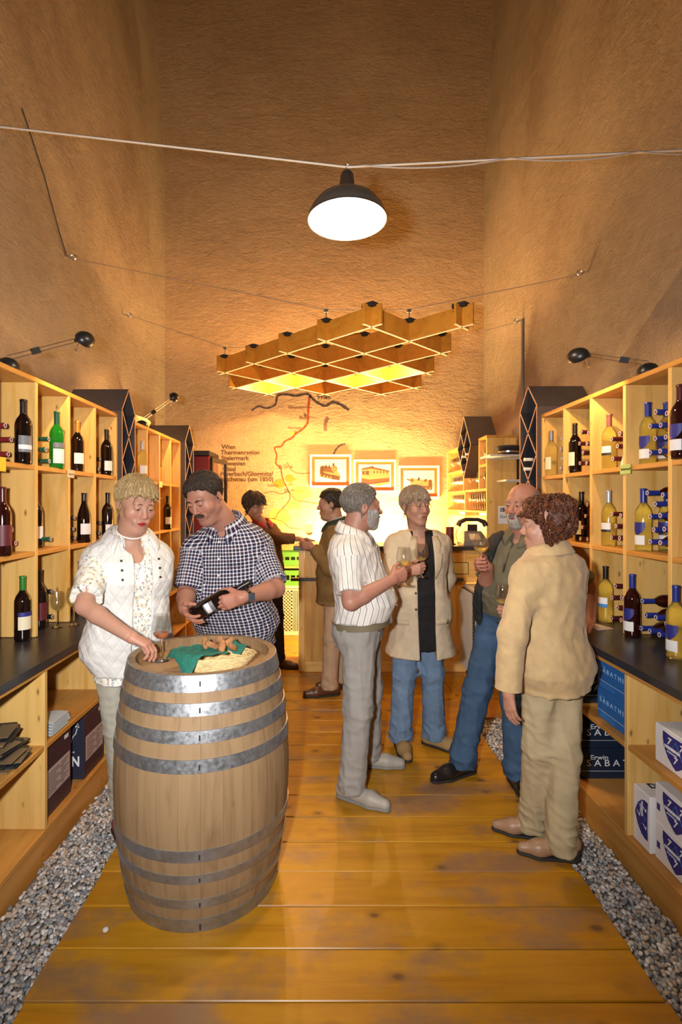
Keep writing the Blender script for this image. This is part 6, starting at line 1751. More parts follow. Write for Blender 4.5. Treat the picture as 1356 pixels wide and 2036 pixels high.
        F2.add(rc(heelp+[0, 0, .012], ball+[0, 0, .012], .037*w, .046*w), 0); F2.add(rc(ball+[0, 0, .012], toep+[0, 0, .012], .045*w, .033*w*toe), .02)
        X, Y, Z = F2.full(); top_ = .016 if not heel else .014
        F2.D = np.maximum(np.maximum(F2.D, g - Z), Z-g-top_).astype(f32)
        if heel: F2.add(cut(cut(rc(heelp+[0, 0, .0], heelp+[0, 0, heel+.03], .030, .034), (0, 0, g), (0, 0, -1)), (0, 0, g+heel+.02), (0, 0, 1)), 0)
        V, Fa = F2.mesh(0); s.child('sole', V, Fa, sole, V.copy(), sh)
        return sh
    def body(s, head_c, hf, hu, hs, sp, hands, arm_r=(.046, .042, .040, .026), h=.0085, leg_r=.05, forearm_hair=0, feet=True):
        """skin: inner figure, arms, hands and head joined into one mesh"""
        col0 = np.array(sp['skin']); s.skinc = col0
        pts = [s.H, s.N] + [np.array(p) for sd in 'RL' for p in s.arm[sd]] + [np.array(p) for sd in 'RL' for p in s.leg[sd]]
        lo = np.min(pts, 0)-.2; hi = np.max(pts, 0)+.2; lo[2] = -.0
        F_ = Field(lo, hi, h)
        F_.add(s.loft(-.2, .96, -.022), 0)
        F_.add(rc(s.N-s.u*.10, np.array(s.N)+ (np.array(head_c)-s.N)*.35, .058, .050), .04)
        for sd in 'RL':
            A_, E, W_ = [np.array(q, float) for q in s.arm[sd]]
            F_.add(rc(s.N-s.u*.07, A_, .042, .044), .04); F_.add(rc(A_, E, arm_r[0], arm_r[1]*.92), .03)
            mid = E+(W_-E)*.3; F_.add(rc(E, mid, arm_r[1]*.92, arm_r[2]), .012); F_.add(rc(mid, W_, arm_r[2], arm_r[3]), .012)
            a, k, e = [np.array(q, float) for q in s.leg[sd]]
            F_.add(rc(a, k, leg_r+.012, leg_r*.85), .03); F_.add(rc(k, e, leg_r*.85, leg_r*.62), .02); F_.add(rc(e, [e[0], e[1], .05], leg_r*.6, leg_r*.6), .01)
        V, Fa = F_.mesh(2); parts = [(V, Fa, np.repeat(col0[None], len(V), 0))]
        fw = nrm(hf); up = nrm(np.array(hu)-fw*np.dot(hu, fw)); rt = np.cross(fw, up)
        # head axes: right, forward, up
        Rm = np.array([rt, fw, up]); c = np.array(head_c, float)
        hd, hair, beard, toW = head(hs, Rm, c, s.N - s.u*.03, sp); parts += hd
        grips = {}
        for sd, a in hands.items():
            Ehand = np.array(s.arm[sd][1]); W_ = np.array(s.arm[sd][2], float)
            V, Fa, gp = hand(W_, a[0], a[1], a[2], a[3], s=a[4] if len(a) > 4 else 1.0, thumb=a[5] if len(a) > 5 else .8, fore=Ehand, fr=arm_r[3], h=sp.get('handres', .0034))
            cc = np.repeat(col0[None]*np.array([1.02, .93, .92]), len(V), 0); parts.append((V, Fa, cc)); grips[sd] = gp
        off = 0; Vs, Fs, Cs = [], [], []
        for V, Fa, C in parts: Vs.append(V); Fs.append(Fa+off); Cs.append(C); off += len(V)
        s.bodyobj = s.child('body', np.concatenate(Vs), np.concatenate(Fs), M['skin'], None, None, np.concatenate(Cs))
        s.toW = toW; s.hs = hs
        if hair is not None:
            hV, hF = hair; lk = sp.get('locks', (320, .045, .0035, 0.0))
            if lk[0]:
                crown = toW(np.array([sp.get('crown', (0, -.035, .125))]))[0]
                q, qf = locks(hV, hF, crown, lk[0], lk[1], lk[2], lk[3], 5, (rt*sp['fwd'][0]+fw*sp['fwd'][1]+up*sp['fwd'][2])*2.8 if sp.get('fwd') else None, swp=sp.get('swp', .5))
                hF = np.concatenate([hF, qf+len(hV)]); hV = np.concatenate([hV, q])
            s.child('hair', hV, hF, sp['hairmat'])
        if beard is not None: s.child('beard', beard[0], beard[1], sp.get('beardmat', sp.get('hairmat')))
        # eyes, brows
        for sg in (-1, 1):
            ec = toW(np.array([[sg*.031, .0795, .0055]]))[0]; look = nrm(rt*sp.get('gaze', (0, 1, -.1))[0] + fw*1 + up*sp.get('gaze', (0, 1, -.1))[2])
            e1 = nrm(np.cross(look, up)); e2 = np.cross(look, e1); vs = [ec+look*.0128*hs]; n = 12
            for q in (.30, .56, .9, 1.3, 1.8):
                for k in range(n):
                    a = 2*math.pi*k/n; vs.append(ec + .0128*hs*(look*math.cos(q) + (e1*math.cos(a)+e2*math.sin(a))*math.sin(q)))
            m = MB(); m.add(vs, [(0, 1+k, 1+(k+1) % n) for k in range(n)], 1)
            b0 = 1
            for l in range(4):
                for k in range(n): m.f.append((b0+l*n+k, b0+(l+1)*n+k, b0+(l+1)*n+(k+1) % n, b0+l*n+(k+1) % n)); m.m.append(1 if l == 0 else 0)
            m.build('eye', [M['eye_white'], M['iris']], s.root, 80)
            bp = toW(np.array([(sg*.013, .0915, .0225+sp.get('browin', .0)), (sg*.026, .0925, .0295), (sg*.040, .0865, .0295), (sg*.051, .0755, .0235)]))
            br = sp.get('brow', 1.0)*hs
            MB().tube(list(bp), [.0028*br, .0036*br, .0032*br, .0016*br], 6).build('eyebrow', sp.get('browmat', sp.get('hairmat')), s.root, 60)
        if sp.get('mous'):
            for sg in (-1, 1):
                mp = toW(np.array([(sg*.002, .1035, -.0485), (sg*.014, .1015, -.0510), (sg*.026, .0915, -.0575), (sg*.033, .0830, -.0660)]))
                q = sp['mous']*hs; MB().tube(list(mp), [.0070*q, .0075*q, .0062*q, .0025*q], 8).build('moustache', sp.get('mousmat', sp['hairmat']), s.root, 60)
        return grips
# ------------------------------------------------------------------ the eight people
FAIR, RUDDY, WARM = (.43, .235, .165), (.40, .195, .135), (.38, .205, .13)
M['h_blond'] = hair_mat('hair_blond', (.15, .085, .032), (.38, .255, .110), (.62, .48, .26)); M['h_dark'] = hair_mat('hair_dark', (.010, .007, .005), (.028, .017, .011), (.075, .048, .03))
M['h_grey'] = hair_mat('hair_grey', (.06, .048, .038), (.17, .145, .12), (.34, .30, .26)); M['h_greyblond'] = hair_mat('hair_greyblond', (.12, .075, .045), (.30, .21, .14), (.48, .37, .27))
M['h_auburn'] = hair_mat('hair_auburn', (.022, .006, .003), (.085, .024, .009), (.21, .072, .026), (22, 22, 22)); M['h_brown'] = hair_mat('hair_brown', (.016, .008, .005), (.05, .026, .014), (.13, .07, .035), (26, 26, 20))
M['h_stub'] = hair_mat('hair_stubble', (.09, .07, .06), (.20, .17, .15), (.34, .30, .28)); M['h_white'] = hair_mat('beard_grey', (.16, .14, .125), (.34, .31, .28), (.52, .49, .46))
HM_Y = [-.12, -.06, -.035, -.005, .02, .05, .075, .1]
HAIR_M = (HM_Y, [-.075, -.070, -.050, -.020, .018, .058, .078, .084], .011, .0016, 60)
M['khaki'] = cloth_mat('khaki_cotton', (.42, .34, .205), .10, 9); M['sage'] = cloth_mat('pale_sage_cotton', (.40, .385, .32), .08, 9); M['greytr'] = cloth_mat('grey_cotton', (.30, .285, .265), .08, 9)
M['beigetr'] = cloth_mat('beige_cotton', (.44, .31, .20), .08, 9); M['blackcl'] = cloth_mat('black_cloth', (.012, .011, .012), .2, 9); M['darktr'] = cloth_mat('dark_trousers', (.020, .016, .018), .2, 9)
M['suede'] = cloth_mat('tan_suede', (.48, .335, .170), .10, 18, .95, 300, .25, .2); M['linen'] = cloth_mat('beige_linen', (.52, .425, .30), .07, 30, .9, 420, .35); M['loden'] = cloth_mat('loden_brown', (.19, .115, .042), .10, 18, .95, 500, .3)
M['tweed'] = cloth_mat('brown_tweed', (.13, .065, .028), .2, 60, .95, 400, .4); M['olive_pl'] = cloth_mat('olive_polo', (.125, .110, .070), .08, 12, .92, 500, .3); M['vestdark'] = cloth_mat('dark_vest', (.020, .023, .026), .2, 12, .8)
M['loden_grn'] = cloth_mat('loden_green', (.030, .040, .028), .15, 18, .95); M['gingham'] = cloth_mat('collar_check', (.45, .45, .42), .5, 160, .85)
M['lth_black'] = plain('leather_black', (.012, .010, .010), .32, bump=.15, bscale=120); M['lth_brown'] = plain('leather_brown', (.085, .030, .014), .35, bump=.15, bscale=120); M['lth_grey'] = plain('leather_grey', (.36, .33, .29), .5, bump=.6, bscale=160)
M['lth_tan'] = plain('suede_tan', (.34, .21, .085), .85, bump=.3, bscale=200); M['lth_taupe'] = plain('leather_taupe', (.33, .195, .115), .4, bump=.12, bscale=90); M['lth_red'] = plain('leather_red', (.22, .05, .035), .5)
M['sole_dark'] = plain('sole_dark', (.020, .017, .015), .7); M['sole_grey'] = plain('sole_grey', (.22, .21, .19), .7)
M['pearl'] = plain('pearl', (.80, .76, .70), .25, coat=.5); M['gold'] = plain('gold', (.75, .48, .14), .25, 1.0); M['olivebelt'] = plain('belt_olive', (.16, .13, .075), .6); M['btn'] = plain('button_white', (.78, .76, .72), .35); M['btnd'] = plain('button_dark', (.05, .03, .02), .4)

def wedge(x0, w0, w1, tb=-1, tt=2):
    """front opening: half-width w0 at t=0, w1 at t=1"""
    return lambda xl, yl, t: np.maximum(np.maximum(np.abs(xl-x0)-(w0+(w1-w0)*np.clip(t, -.4, 1)), -yl), np.maximum(tb-t, t-tt)*.4)

# ---- 1 blond woman in a white quilted vest
p = Person('blond woman in a white quilted vest and floral blouse reaching over the barrel', (.55, -.83), (-.975, 2.600, .945), (-.955, 2.580, 1.440), sx=1.02, sy=1.0, belly=.028, bust=.045, hipw=1.05, base=(-1.0, 2.66, 0))
p.arms(R=((-1.110, 2.485, 1.372), (-1.035, 2.255, 1.178), (-.800, 2.155, 1.072)), L=((-.835, 2.690, 1.372), (-.925, 2.775, 1.12), (-.96, 2.775, .88)))
p.legs(R=((-1.042, 2.550, .90), (-1.025, 2.595, .50), (-1.035, 2.660, .10)), L=((-.915, 2.66, .90), (-.925, 2.70, .50), (-.935, 2.74, .10)))
sp = dict(skin=FAIR, hair=(HM_Y, [-.095, -.090, -.062, -.012, .026, .052, .064, .068], .017, .0030, 34), hairmat=M['h_blond'], cover=0, lipw=.84, locks=(1900, .038, .0017, .0), fwd=(.20, .12, 0), swp=.65, crown=(-.03, -.05, .118), browin=.006, wide=1.04, jaw=.95, double=1, eye=.45, lip=(.42, .018, .022), lipa=.95, blush=.55, brow=.75, browmat=M['h_brown'], gaze=(0, 1, -.22), smile=1, neck=.055, rag=1.0, nose=(.985, .95, 1), hres=.0030)
gp1 = p.body((-.915, 2.550, 1.622), (.66, -.66, -.34), (.05, 0, 1), 1.03, sp, dict(R=((.80, .18, -.42), (-.25, .10, -1), (.15, .95, .2), (.55, .55, .62, .7), .95, .9), L=((0, 0, -1), (.8, -.5, 0), (.4, .8, 0), .4)), arm_r=(.045, .043, .039, .026), leg_r=.055)
p.top('blouse', M['floral'], -.36, .965, .006, dict(R=.84, L=.80), (.068, .072, .06), flare=.04, wr=.004, neckhole=(.050, .085, .115, .085, -.035), shoulders=.066)
p.top('vest', M['quilt'], -.27, .955, .022, None, flare=.055, cuts=[wedge(-.028, .046, .040)], wr=.004, shoulders=.060, neckhole=(.062, .10, .10, .06, .0), seed=8)
p.trousers(M['sage'], -.02, (.088, .062, .046), .075)
p.collar(M['floral'], .068, .034, .55, .065, .03)
p.collar(M['quilt'], .090, .030, .75, .075, .03, drop=.012, name='vest_collar')
for xs_ in (.072, -.105):
    for t in (.80, .72, .64): q = p.surf(t, xs_, .027); MB().tube([q, q+p.f*.004], .006, 10).build('snap', M['btnd'], p.root)
n = 40; pts = [p.N + p.u*(.022 - .032*math.cos(a)) + (p.f*math.cos(a)*1.10 + p.r*math.sin(a))*.066 + p.f*.012 for a in np.linspace(0, 2*math.pi, n+1)]
MB().tube(pts, .0042, 8, caps=False).build('pearl_necklace', M['pearl'], p.root, 60)
for sg in (-1, 1): q = p.toW(np.array([[sg*.083, -.004, -.036]]))[0]; MB().lathe([(.001, -.006), (.005, 0), (.001, .006)], 8, tuple(q)).build('earring', M['gold'], p.root, 60)
p.shoe('R', M['lth_red'], M['sole_dark'], (.35, -.94), L=.23, w=.85); p.shoe('L', M['lth_red'], M['sole_dark'], (.5, -.8), L=.23, w=.85)

# ---- 2 man in a checked shirt
p = Person('moustached man in a navy checked shirt looking at a bottle', (-.22, -.97), (-.500, 3.02, .98), (-.545, 2.955, 1.495), sx=1.20, sy=1.10, belly=.085, base=(-.50, 3.02, 0))
p.arms(R=((-.745, 2.945, 1.385), (-.745, 2.850, 1.125), (-.700, 2.635, 1.095)), L=((-.335, 3.00, 1.395), (-.250, 2.83, 1.160), (-.392, 2.590, 1.158)))
p.legs(R=((-.60, 3.02, .93), (-.61, 3.02, .5), (-.62, 3.05, .10)), L=((-.40, 3.02, .93), (-.39, 3.02, .5), (-.38, 3.05, .10)))
sp = dict(skin=RUDDY, hair=(HM_Y, [-.085, -.080, -.062, -.030, .010, .058, .084, .090], .013, .0022, 48), hairmat=M['h_dark'], locks=(1100, .040, .0018, .0), crown=(.03, .10, .085), wide=1.10, jaw=1.12, double=1, eye=.2, blush=.6, stubble=.35, mous=1.15, gaze=(0, 1, -.25), smile=1, neck=.064, nose=(1.0, 1.1, 1), lip=(.32, .12, .10), brow=1.25, hres=.0031, part=-.18)
gp2 = p.body((-.640, 2.835, 1.658), (-.36, -.78, -.52), (-.10, 0, 1), 1.06, sp, dict(R=((.42, -.62, -.30), (.55, .35, .65), (-.45, -.2, .8), (.35, .3, .3, .3), 1.08), L=((-.88, -.05, -.28), (.05, .95, .05), (0, 0, 1), (.55, .5, .5, .55), 1.08, .5)), arm_r=(.056, .054, .050, .032))
p.top('shirt', M['check'], -.34, .972, .012, dict(R=.86, L=.86), (.082, .080, .06), flare=.10, wr=.0045, neckhole=(.035, .05, .06, .075, -.02), shoulders=.072, seed=21)
p.trousers(M['darktr'], .0, (.10, .075, .065), .05)
p.collar(M['check'], .076, .036, .32, .060, .030)
p.buttons((.83, .67, .51, .35, .19), M['btn'], .016, 0, .0058, .10)
p.patch('chest_pocket', M['check'], [(.58, -.135, -.055), (.66, -.135, -.055), (.76, -.135, -.055)], .017, 4)
E, W_ = np.array((-.250, 2.83, 1.160)), np.array((-.392, 2.590, 1.158)); d_ = nrm(W_-E); wp = W_ - d_*.018
e1 = nrm(np.cross(d_, (0, 0, 1))); e2 = np.cross(d_, e1)
wt = MB().tube([wp-d_*.012, wp+d_*.012], .036, 18).build('wristwatch', M['black'], p.root, 40)
q = wp + e1*.037*(-1 if e1[1] > 0 else 1); MB().obox(q, [d_, e2, e1], (.019, .019, .005)).build('watch_case', plain('watch_blue', (.05, .075, .10), .3), wt)
for sd in 'RL': p.shoe(sd, M['lth_black'], M['sole_dark'], (-.1, -1))
bb = np.array([-.655, 2.605, 1.062]); bd = nrm((.262, .035, .150))
qt = Vector((0, 0, 1)).rotation_difference(Vector(bd))
bo = bottle('bord', 'g_dark', 'black', [(.075, .125, .75, 'lab_grey', 0), (.082, .105, .75, 'lab_white', 0)], tuple(bb), (0, 0, 0), 'dark wine bottle held by the man in the checked shirt', None, False)
loc_front = qt.inverted() @ Vector((.12, -.9, -.25)); yw = math.atan2(loc_front.y, loc_front.x)
bo.rotation_euler = (qt @ Euler((0, 0, yw)).to_quaternion()).to_euler()

# ---- 3 brown-haired person leaning at the end of the bar
p = Person('brown-haired person in a brown jacket leaning on the end of the bar', (.62, -.78), (-.545, 5.18, .95), (-.605, 5.17, 1.425), sx=.92, sy=.9, base=(-.50, 5.15, 0))
p.arms(R=((-.755, 5.05, 1.33), (-.80, 4.98, 1.06), (-.66, 4.88, .95)), L=((-.485, 5.26, 1.33), (-.445, 5.12, 1.285), (-.245, 5.18, 1.276)))
p.legs(R=((-.61, 5.14, .9), (-.59, 5.14, .5), (-.57, 5.15, .10)), L=((-.49, 5.22, .9), (-.465, 5.20, .5), (-.435, 5.16, .10)))
sp = dict(skin=WARM, hair=(HM_Y, [-.115, -.110, -.085, -.055, .000, .040, .050, .052], .024, .0055, 22), hairmat=M['h_brown'], cover=1, locks=(350, .05, .006, .004), eye=.4, hres=.0045, handres=.0045, gaze=(0, 1, -.3), neck=.052)
p.body((-.672, 5.12, 1.600), (.76, -.50, -.30), (-.12, 0, 1), 1.02, sp, dict(R=((.4, -.3, -.8), (.6, .5, 0), (0, -.6, .3), .5), L=((.85, .15, -.10), (.05, -.2, -1), (.2, -.9, 0), .06, 1.0, .25)), h=.010)
p.top('jacket', M['tweed'], -.28, .965, .020, dict(R=1.9, L=1.86), (.066, .060, .048), flare=.02, wr=.005, h=.010, neckhole=(.05, .06, .08, .07, -.01))
p.collar(plain('red_scarf', (.30, .02, .015), .8), .066, .030, .25, .035, .02, name='scarf')
p.trousers(M['darktr'], .0, (.095, .075, .066), .05, h=.010); p.shoe('R', M['lth_brown'], M['sole_dark'], (.6, -.7)); p.shoe('L', M['lth_brown'], M['sole_dark'], (.9, -.3))

# ---- 4 dark-haired man in a loden jacket
p = Person('dark-haired man in a brown loden jacket standing at the bar', (-1, .05), (.110, 4.42, .95), (.125, 4.42, 1.452), sx=1.0, belly=.02, base=(.09, 4.45, 0))
p.arms(R=((.120, 4.60, 1.36), (.075, 4.66, 1.10), (-.085, 4.52, 1.245)), L=((.120, 4.24, 1.36), (.070, 4.19, 1.10), (-.075, 4.33, 1.262)))
p.legs(R=((.11, 4.51, .9), (.12, 4.54, .5), (.17, 4.58, .10)), L=((.11, 4.33, .9), (.085, 4.36, .5), (.065, 4.40, .10)))
sp = dict(skin=WARM, hair=(HM_Y, [-.080, -.078, -.060, -.030, .020, .055, .064, .066], .014, .0018, 50), hairmat=M['h_dark'], locks=(400, .035, .0030, .0003), crown=(0, .10, .09), eye=.5, hres=.0042, handres=.0042, jaw=1.08, double=1, neck=.058)
gp4 = p.body((.075, 4.415, 1.622), (-1, .05, -.10), (0, 0, 1), 1.02, sp, dict(R=((-.9, -.25, .25), (.1, -.9, .1), (0, 0, 1), .75), L=((-.9, .35, .15), (0, .9, .1), (0, 0, 1), .75)), h=.010)
p.top('shirt', M['gingham'], .3, .965, .004, None, wr=.002, h=.009, neckhole=(.03, .04, .05, .07, -.01)); p.collar(M['gingham'], .068, .034, .25, .04, .025)
p.top('jacket', M['loden'], -.32, .955, .018, dict(R=1.90, L=1.90), (.068, .062, .050), flare=.07, wr=.004, h=.009, cuts=[wedge(0, .010, .055, .30)], neckhole=(.056, .09, .09, .05, .012), seed=31)
p.collar(M['loden_grn'], .082, .024, .5, .055, .03, name='jacket_collar', drop=.01)
p.trousers(M['beigetr'], -.05, (.092, .072, .068), .055, h=.009, seed=14); p.shoe('R', M['lth_brown'], M['sole_dark'], (-.95, -.1), L=.29); p.shoe('L', M['lth_brown'], M['sole_dark'], (-.97, -.22), L=.29)

# ---- 5 grey-bearded man in a striped shirt
p = Person('grey-bearded man in a white pinstriped shirt holding a wine glass', (.93, -.28), (.218, 2.97, .96), (.175, 2.95, 1.448), sx=1.04, sy=1.06, belly=.075, base=(.22, 2.98, 0))
p.arms(R=((.128, 2.795, 1.358), (.150, 2.715, 1.108), (.372, 2.790, 1.212)), L=((.225, 3.115, 1.358), (.20, 3.22, 1.10), (.215, 3.20, .86)))
p.legs(R=((.205, 2.88, .90), (.200, 2.85, .50), (.165, 2.845, .10)), L=((.245, 3.05, .90), (.285, 3.13, .50), (.290, 3.215, .10)))
sp = dict(skin=RUDDY, hair=(HM_Y, [-.080, -.078, -.060, -.040, .012, .062, .085, .090], .012, .0016, 60), hairmat=M['h_grey'], locks=(1100, .035, .0018, .0), crown=(0, .10, .09), beard=('full', .005), beardmat=M['h_white'], mous=.8, mousmat=M['h_white'], eye=.55, nose=(1.04, 1.0, 1), neck=.060, hres=.0032, blush=.5, jaw=1.05)
gp5 = p.body((.226, 2.95, 1.604), (.965, .26, -.03), (0, 0, 1), 1.03, sp, dict(R=((.86, .25, .35), (-.25, .90, .12), (-.1, 0, 1), (.85, .9, .95, 1.0), 1.02, .6), L=((.1, 0, -1), (-.1, -1, 0), (1, 0, 0), .4)), arm_r=(.048, .048, .045, .029))
p.top('shirt', M['pin'], .030, .970, .014, dict(R=.80, L=.80), (.078, .074, .06), flare=.0, wr=.005, neckhole=(.035, .06, .06, .078, -.02), shoulders=.066, seed=41)
p.collar(M['pin'], .072, .036, .32, .060, .032)
p.buttons((.80, .64, .48, .32, .16), M['btn'], .017, 0, .005)
p.trousers(M['greytr'], .03, (.096, .078, .072), .05, seed=17, wr=.0065); p.belt(.002, .017, M['olivebelt'])
for t, xx in ((-.06, .115), (-.06, .075), (-.13, .12)): q = p.surf(t, xx, .012); MB().tube([q, q+p.f*.004+p.r*.002], .0045, 8).build('rivet', M['btnd'], p.root)
p.shoe('R', M['lth_grey'], M['sole_grey'], (.86, -.5), L=.285); p.shoe('L', M['lth_grey'], M['sole_grey'], (.95, -.12), L=.285)
g5 = gp5['R']; glass((g5[0]+.004, g5[1], g5[2]-.068), 'wine_white', 'wine glass held by the man in the pinstriped shirt', fill=.128)

# ---- 6 woman with glasses in a beige blazer
p = Person('woman with spectacles in a beige blazer, black top and light jeans', (-.06, -1), (.650, 3.47, .945), (.640, 3.46, 1.438), sx=.98, sy=.95, belly=.03, bust=.03, base=(.66, 3.45, 0))
p.arms(R=((.462, 3.44, 1.372), (.430, 3.31, 1.130), (.512, 3.125, 1.215)), L=((.820, 3.475, 1.372), (.865, 3.57, 1.11), (.79, 3.63, .88)))
p.legs(R=((.57, 3.47, .9), (.545, 3.45, .5), (.525, 3.455, .10)), L=((.73, 3.47, .9), (.735, 3.45, .5), (.755, 3.48, .10)))
sp = dict(skin=(.42, .235, .165), hair=(HM_Y, [-.085, -.082, -.062, -.030, .010, .036, .044, .046], .016, .0026, 44), hairmat=M['h_greyblond'], locks=(1300, .046, .0018, .0), fwd=(-.10, .16, 0), swp=.7, crown=(0, -.05, .115), eye=.6, cover=0, mouth=.6, neck=.051, hres=.0034, blush=.4, nose=(.98, .95, 1), jaw=1.0)
gp6 = p.body((.618, 3.425, 1.608), (.42, -.90, -.05), (-.02, 0, 1), 1.02, sp, dict(R=((.72, -.30, .18), (.25, .85, .05), (-.1, .1, 1), (.85, .9, .95, 1.0), .92, .6), L=((-.3, .1, -.9), (0, -1, 0), (.8, 0, 0), .4)), arm_r=(.040, .038, .035, .023))
p.top('black_top', M['blackcl'], -.50, .955, .004, None, flare=.12, wr=.003, neckhole=(.042, .085, .135, .085, -.03), shoulders=.05)
p.top('blazer', M['linen'], -.59, .958, .020, dict(R=1.93, L=1.93), (.064, .056, .044), flare=.115, wr=.0035, cuts=[wedge(-.030, .055, .060)], neckhole=(.056, .10, .09, .06, .0), seed=51, shoulders=.056)
for sg in (1, -1):
    x0 = -.030
    p.patch('lapel', M['linen'], [(.38, x0+sg*.055, x0+sg*.062), (.52, x0+sg*.055, x0+sg*.100), (.68, x0+sg*.053, x0+sg*.112), (.69, x0+sg*.053, x0+sg*.090), (.80, x0+sg*.050, x0+sg*.105), (.90, x0+sg*.050, x0+sg*.085)], .027, 4, .005)
    p.patch('pocket_flap', M['linen'], [(-.12, sg*.085, sg*.17), (-.18, sg*.085, sg*.17)], .028, 4, .005, .115)
p.buttons((.02, .22), M['btnd'], .026, .040, .008, .115)
p.trousers(M['jean_l'], -.1, (.090, .074, .072), .05, seed=27, wr=.006)
p.shoe('R', M['lth_tan'], M['sole_dark'], (.08, -1), L=.265, w=1.05); p.shoe('L', M['lth_tan'], M['sole_dark'], (.80, -.55), L=.265, w=1.05)
sc_ = thing  # spectacles belong to the wearer's face
for sg in (-1, 1):
    pts = p.toW(np.array([(sg*.032+.0205*math.cos(a), .1035-.006*abs(math.cos(a)), .002+.0155*math.sin(a)) for a in np.linspace(0, 2*math.pi, 19)])); MB().tube(list(pts), .0011, 6, caps=False).build('spectacle_rim', M['gold'], p.root)
    MB().tube(list(p.toW(np.array([(sg*.053, .098, .006), (sg*.072, .060, .009), (sg*.083, -.005, .008)]))), .0011, 6).build('spectacle_temple', M['gold'], p.root)
    MB().tube(list(p.toW(np.array([(sg*.081, .0, .005), (sg*.082, .02, -.05), (sg*.070, .03, -.10), (sg*.068, .02, -.14)]))), .0012, 6).build('spectacle_cord', M['btnd'], p.root)
MB().tube(list(p.toW(np.array([(-.012, .103, .005), (0, .107, .008), (.012, .103, .005)]))), .0011, 6).build('spectacle_bridge', M['gold'], p.root)
g6 = gp6['R']; glass((g6[0], g6[1], g6[2]-.055), 'wine_white', 'wine glass held by the woman in the beige blazer', fill=.118)

# ---- 7 bald man in an olive polo shirt
p = Person('bald bearded man in an olive polo and dark vest leaning on the worktop', (-.76, -.65), (1.150, 3.17, .965), (1.225, 3.13, 1.425), sx=1.06, sy=1.06, belly=.060, base=(1.0, 3.08, 0))
p.arms(R=((1.110, 3.29, 1.355), (1.005, 3.17, 1.130), (.955, 2.985, 1.262)), L=((1.355, 2.985, 1.355), (1.535, 3.000, 1.145), (1.510, 2.915, .975)))
p.legs(R=((1.085, 3.235, .91), (.950, 3.16, .50), (.845, 3.110, .10)), L=((1.205, 3.10, .91), (1.125, 3.00, .49), (1.125, 2.985, .10)))
sp = dict(skin=(.41, .195, .135), hair=(HM_Y, [-.080, -.078, -.060, -.040, .060, .2, .2, .2], .006, .0009, 60), bald=(.078, .13, .072), hairmat=M['h_stub'], locks=(0,), beard=('goatee', .009), beardmat=M['h_white'], mous=1.1, mousmat=M['h_grey'], eye=.35, smile=1, mouth=.8, neck=.062, wide=1.04, hres=.0032, blush=.65, nose=(1.0, 1.08, 1), browmat=M['h_grey'])
gp7 = p.body((1.200, 3.10, 1.617), (-.82, -.55, -.10), (.05, 0, 1), 1.06, sp, dict(R=((-.72, -.45, .12), (.50, -.80, .15), (.1, 0, 1), (.85, .9, .95, 1.0), 1.05, .6), L=((-.50, -.60, -.20), (-.1, -.1, -1), (-.6, .5, 0), (.03, .03, .03, .05), 1.05, .25)), arm_r=(.052, .050, .047, .031))
p.top('polo_shirt', M['olive_pl'], -.06, .966, .012, dict(R=.82, L=.88), (.080, .082, .06), wr=.0045, neckhole=(.038, .05, .06, .078, -.02), shoulders=.070, seed=61)
p.collar(M['olive_pl'], .074, .032, .30, .045, .030)
p.top('vest', M['vestdark'], -.22, .950, .030, None, flare=.03, cuts=[wedge(.0, .098, .085)], wr=.005, shoulders=.066, neckhole=(.075, .12, .10, .05, .0), seed=63)
q0, q1 = p.surf(.86, .0, .016), p.surf(.60, .0, .018); MB().tube([q0, (q0+q1)/2+p.f*.002, q1], .0035, 6).build('zip', M['btnd'], p.root); MB().obox(q1-p.u*.028+p.f*.004, [p.r, p.f, p.u], (.006, .003, .03)).build('zip_pull', M['btnd'], p.root)
p.trousers(M['jean_d'], -.02, (.100, .080, .076), .055, seed=37, wr=.0065)
p.shoe('R', M['lth_black'], M['sole_dark'], (-.90, -.42), L=.29, w=1.05); p.shoe('L', M['lth_black'], M['sole_dark'], (.06, -1), L=.28, w=1.05)
g7 = gp7['R']; glass((g7[0], g7[1], g7[2]-.030), 'wine_white', 'wine glass held up by the bald man', fill=.128)

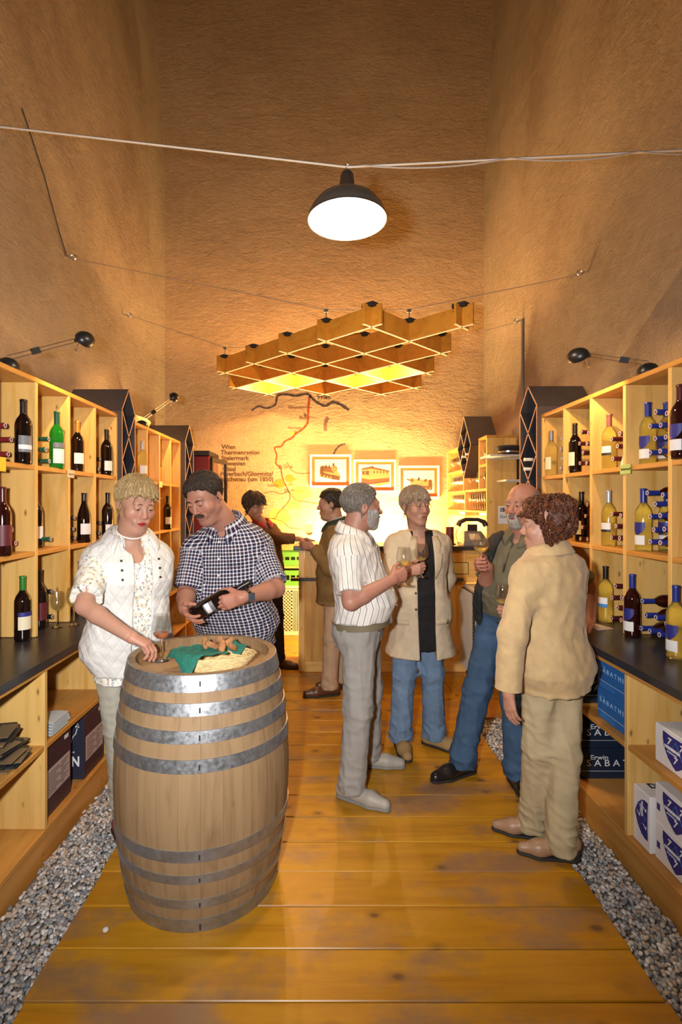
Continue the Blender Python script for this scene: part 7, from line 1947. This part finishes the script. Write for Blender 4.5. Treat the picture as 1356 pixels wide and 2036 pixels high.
# ---- 8 auburn-haired woman in a tan suede jacket, seen from behind
p = Person('auburn-haired woman in a tan suede jacket seen from behind', (-.50, .86), (1.075, 2.43, .915), (1.062, 2.425, 1.382), sx=.94, sy=.98, hipw=1.0, bust=.02, base=(1.06, 2.44, 0))
p.arms(R=((1.205, 2.51, 1.318), (1.225, 2.68, 1.115), (1.045, 2.735, 1.040)), L=((.908, 2.335, 1.318), (.835, 2.275, 1.050), (.818, 2.275, .800)))
p.legs(R=((1.150, 2.46, .86), (1.120, 2.40, .48), (1.095, 2.372, .10)), L=((1.005, 2.385, .86), (1.020, 2.44, .48), (1.030, 2.525, .10)))
sp = dict(skin=FAIR, hair=(HM_Y, [-.145, -.143, -.130, -.080, .010, .040, .050, .055], .030, .0060, 17), hairmat=M['h_auburn'], cover=1, locks=(1000, .026, .0048, .0055), eye=.5, neck=.052, hres=.0034, blush=.5)
gp8 = p.body((1.045, 2.405, 1.518), (-.88, .46, -.03), (0, 0, 1), 1.0, sp, dict(R=((-.85, .15, .1), (.1, .85, -.1), (0, 0, 1), (.85, .9, .95, 1.0), .9, .6), L=((.10, -.02, -1), (.75, .35, 0), (-.4, .85, 0), (.25, .28, .3, .3), .92)), arm_r=(.042, .040, .037, .024))
p.top('jacket', M['suede'], -.30, .962, .022, dict(R=1.92, L=1.93), (.068, .060, .052), flare=.065, wr=.0045, neckhole=(.052, .09, .05, .08, .0), seed=71, shoulders=.060)
p.collar(M['suede'], .076, .036, .45, .045, .020, drop=.010, name='jacket_collar'); p.collar(plain('striped_collar', (.62, .62, .60), .8), .066, .040, .40, .03, .02, name='shirt_collar', lift=.008)
A_, E, W_ = [np.array(q) for q in p.arm['L']]; d_ = nrm(W_-E); MB().tube([W_-d_*.075, W_-d_*.010], [.056, .057], 18).build('cuff', M['suede'], p.root, 40)
# seams on the back
M['stitch'] = plain('pale_stitch', (.68, .54, .34), .9)
for k, (t, xa, xb_) in enumerate(()):
    pts = [p.surf(t+(.012 if k == 0 else 0)*math.cos(6*v), v, .0235 + (.006 if k == 0 else .007), .035, True) for v in np.linspace(xa, xb_, 18)]; MB().tube(pts, .0016, 5).build('seam', M['stitch'], p.root)
p.trousers(M['khaki'], -.14, (.084, .070, .064), .035, seed=47, wr=.0060, seat=.55)
p.shoe('R', M['lth_taupe'], M['sole_dark'], (-.97, .20), L=.25, w=.88, heel=.030, toe=.8); p.shoe('L', M['lth_taupe'], M['sole_dark'], (-.92, .30), L=.25, w=.88, heel=.030, toe=.8)
g8 = gp8['R']; glass((g8[0], g8[1], g8[2]-.060), 'wine_white', 'wine glass held by the woman in the suede jacket', fill=.122)
glass((-.125, 5.12, 1.2185), 'wine_white', 'wine glass standing on the end of the bar', fill=.125)
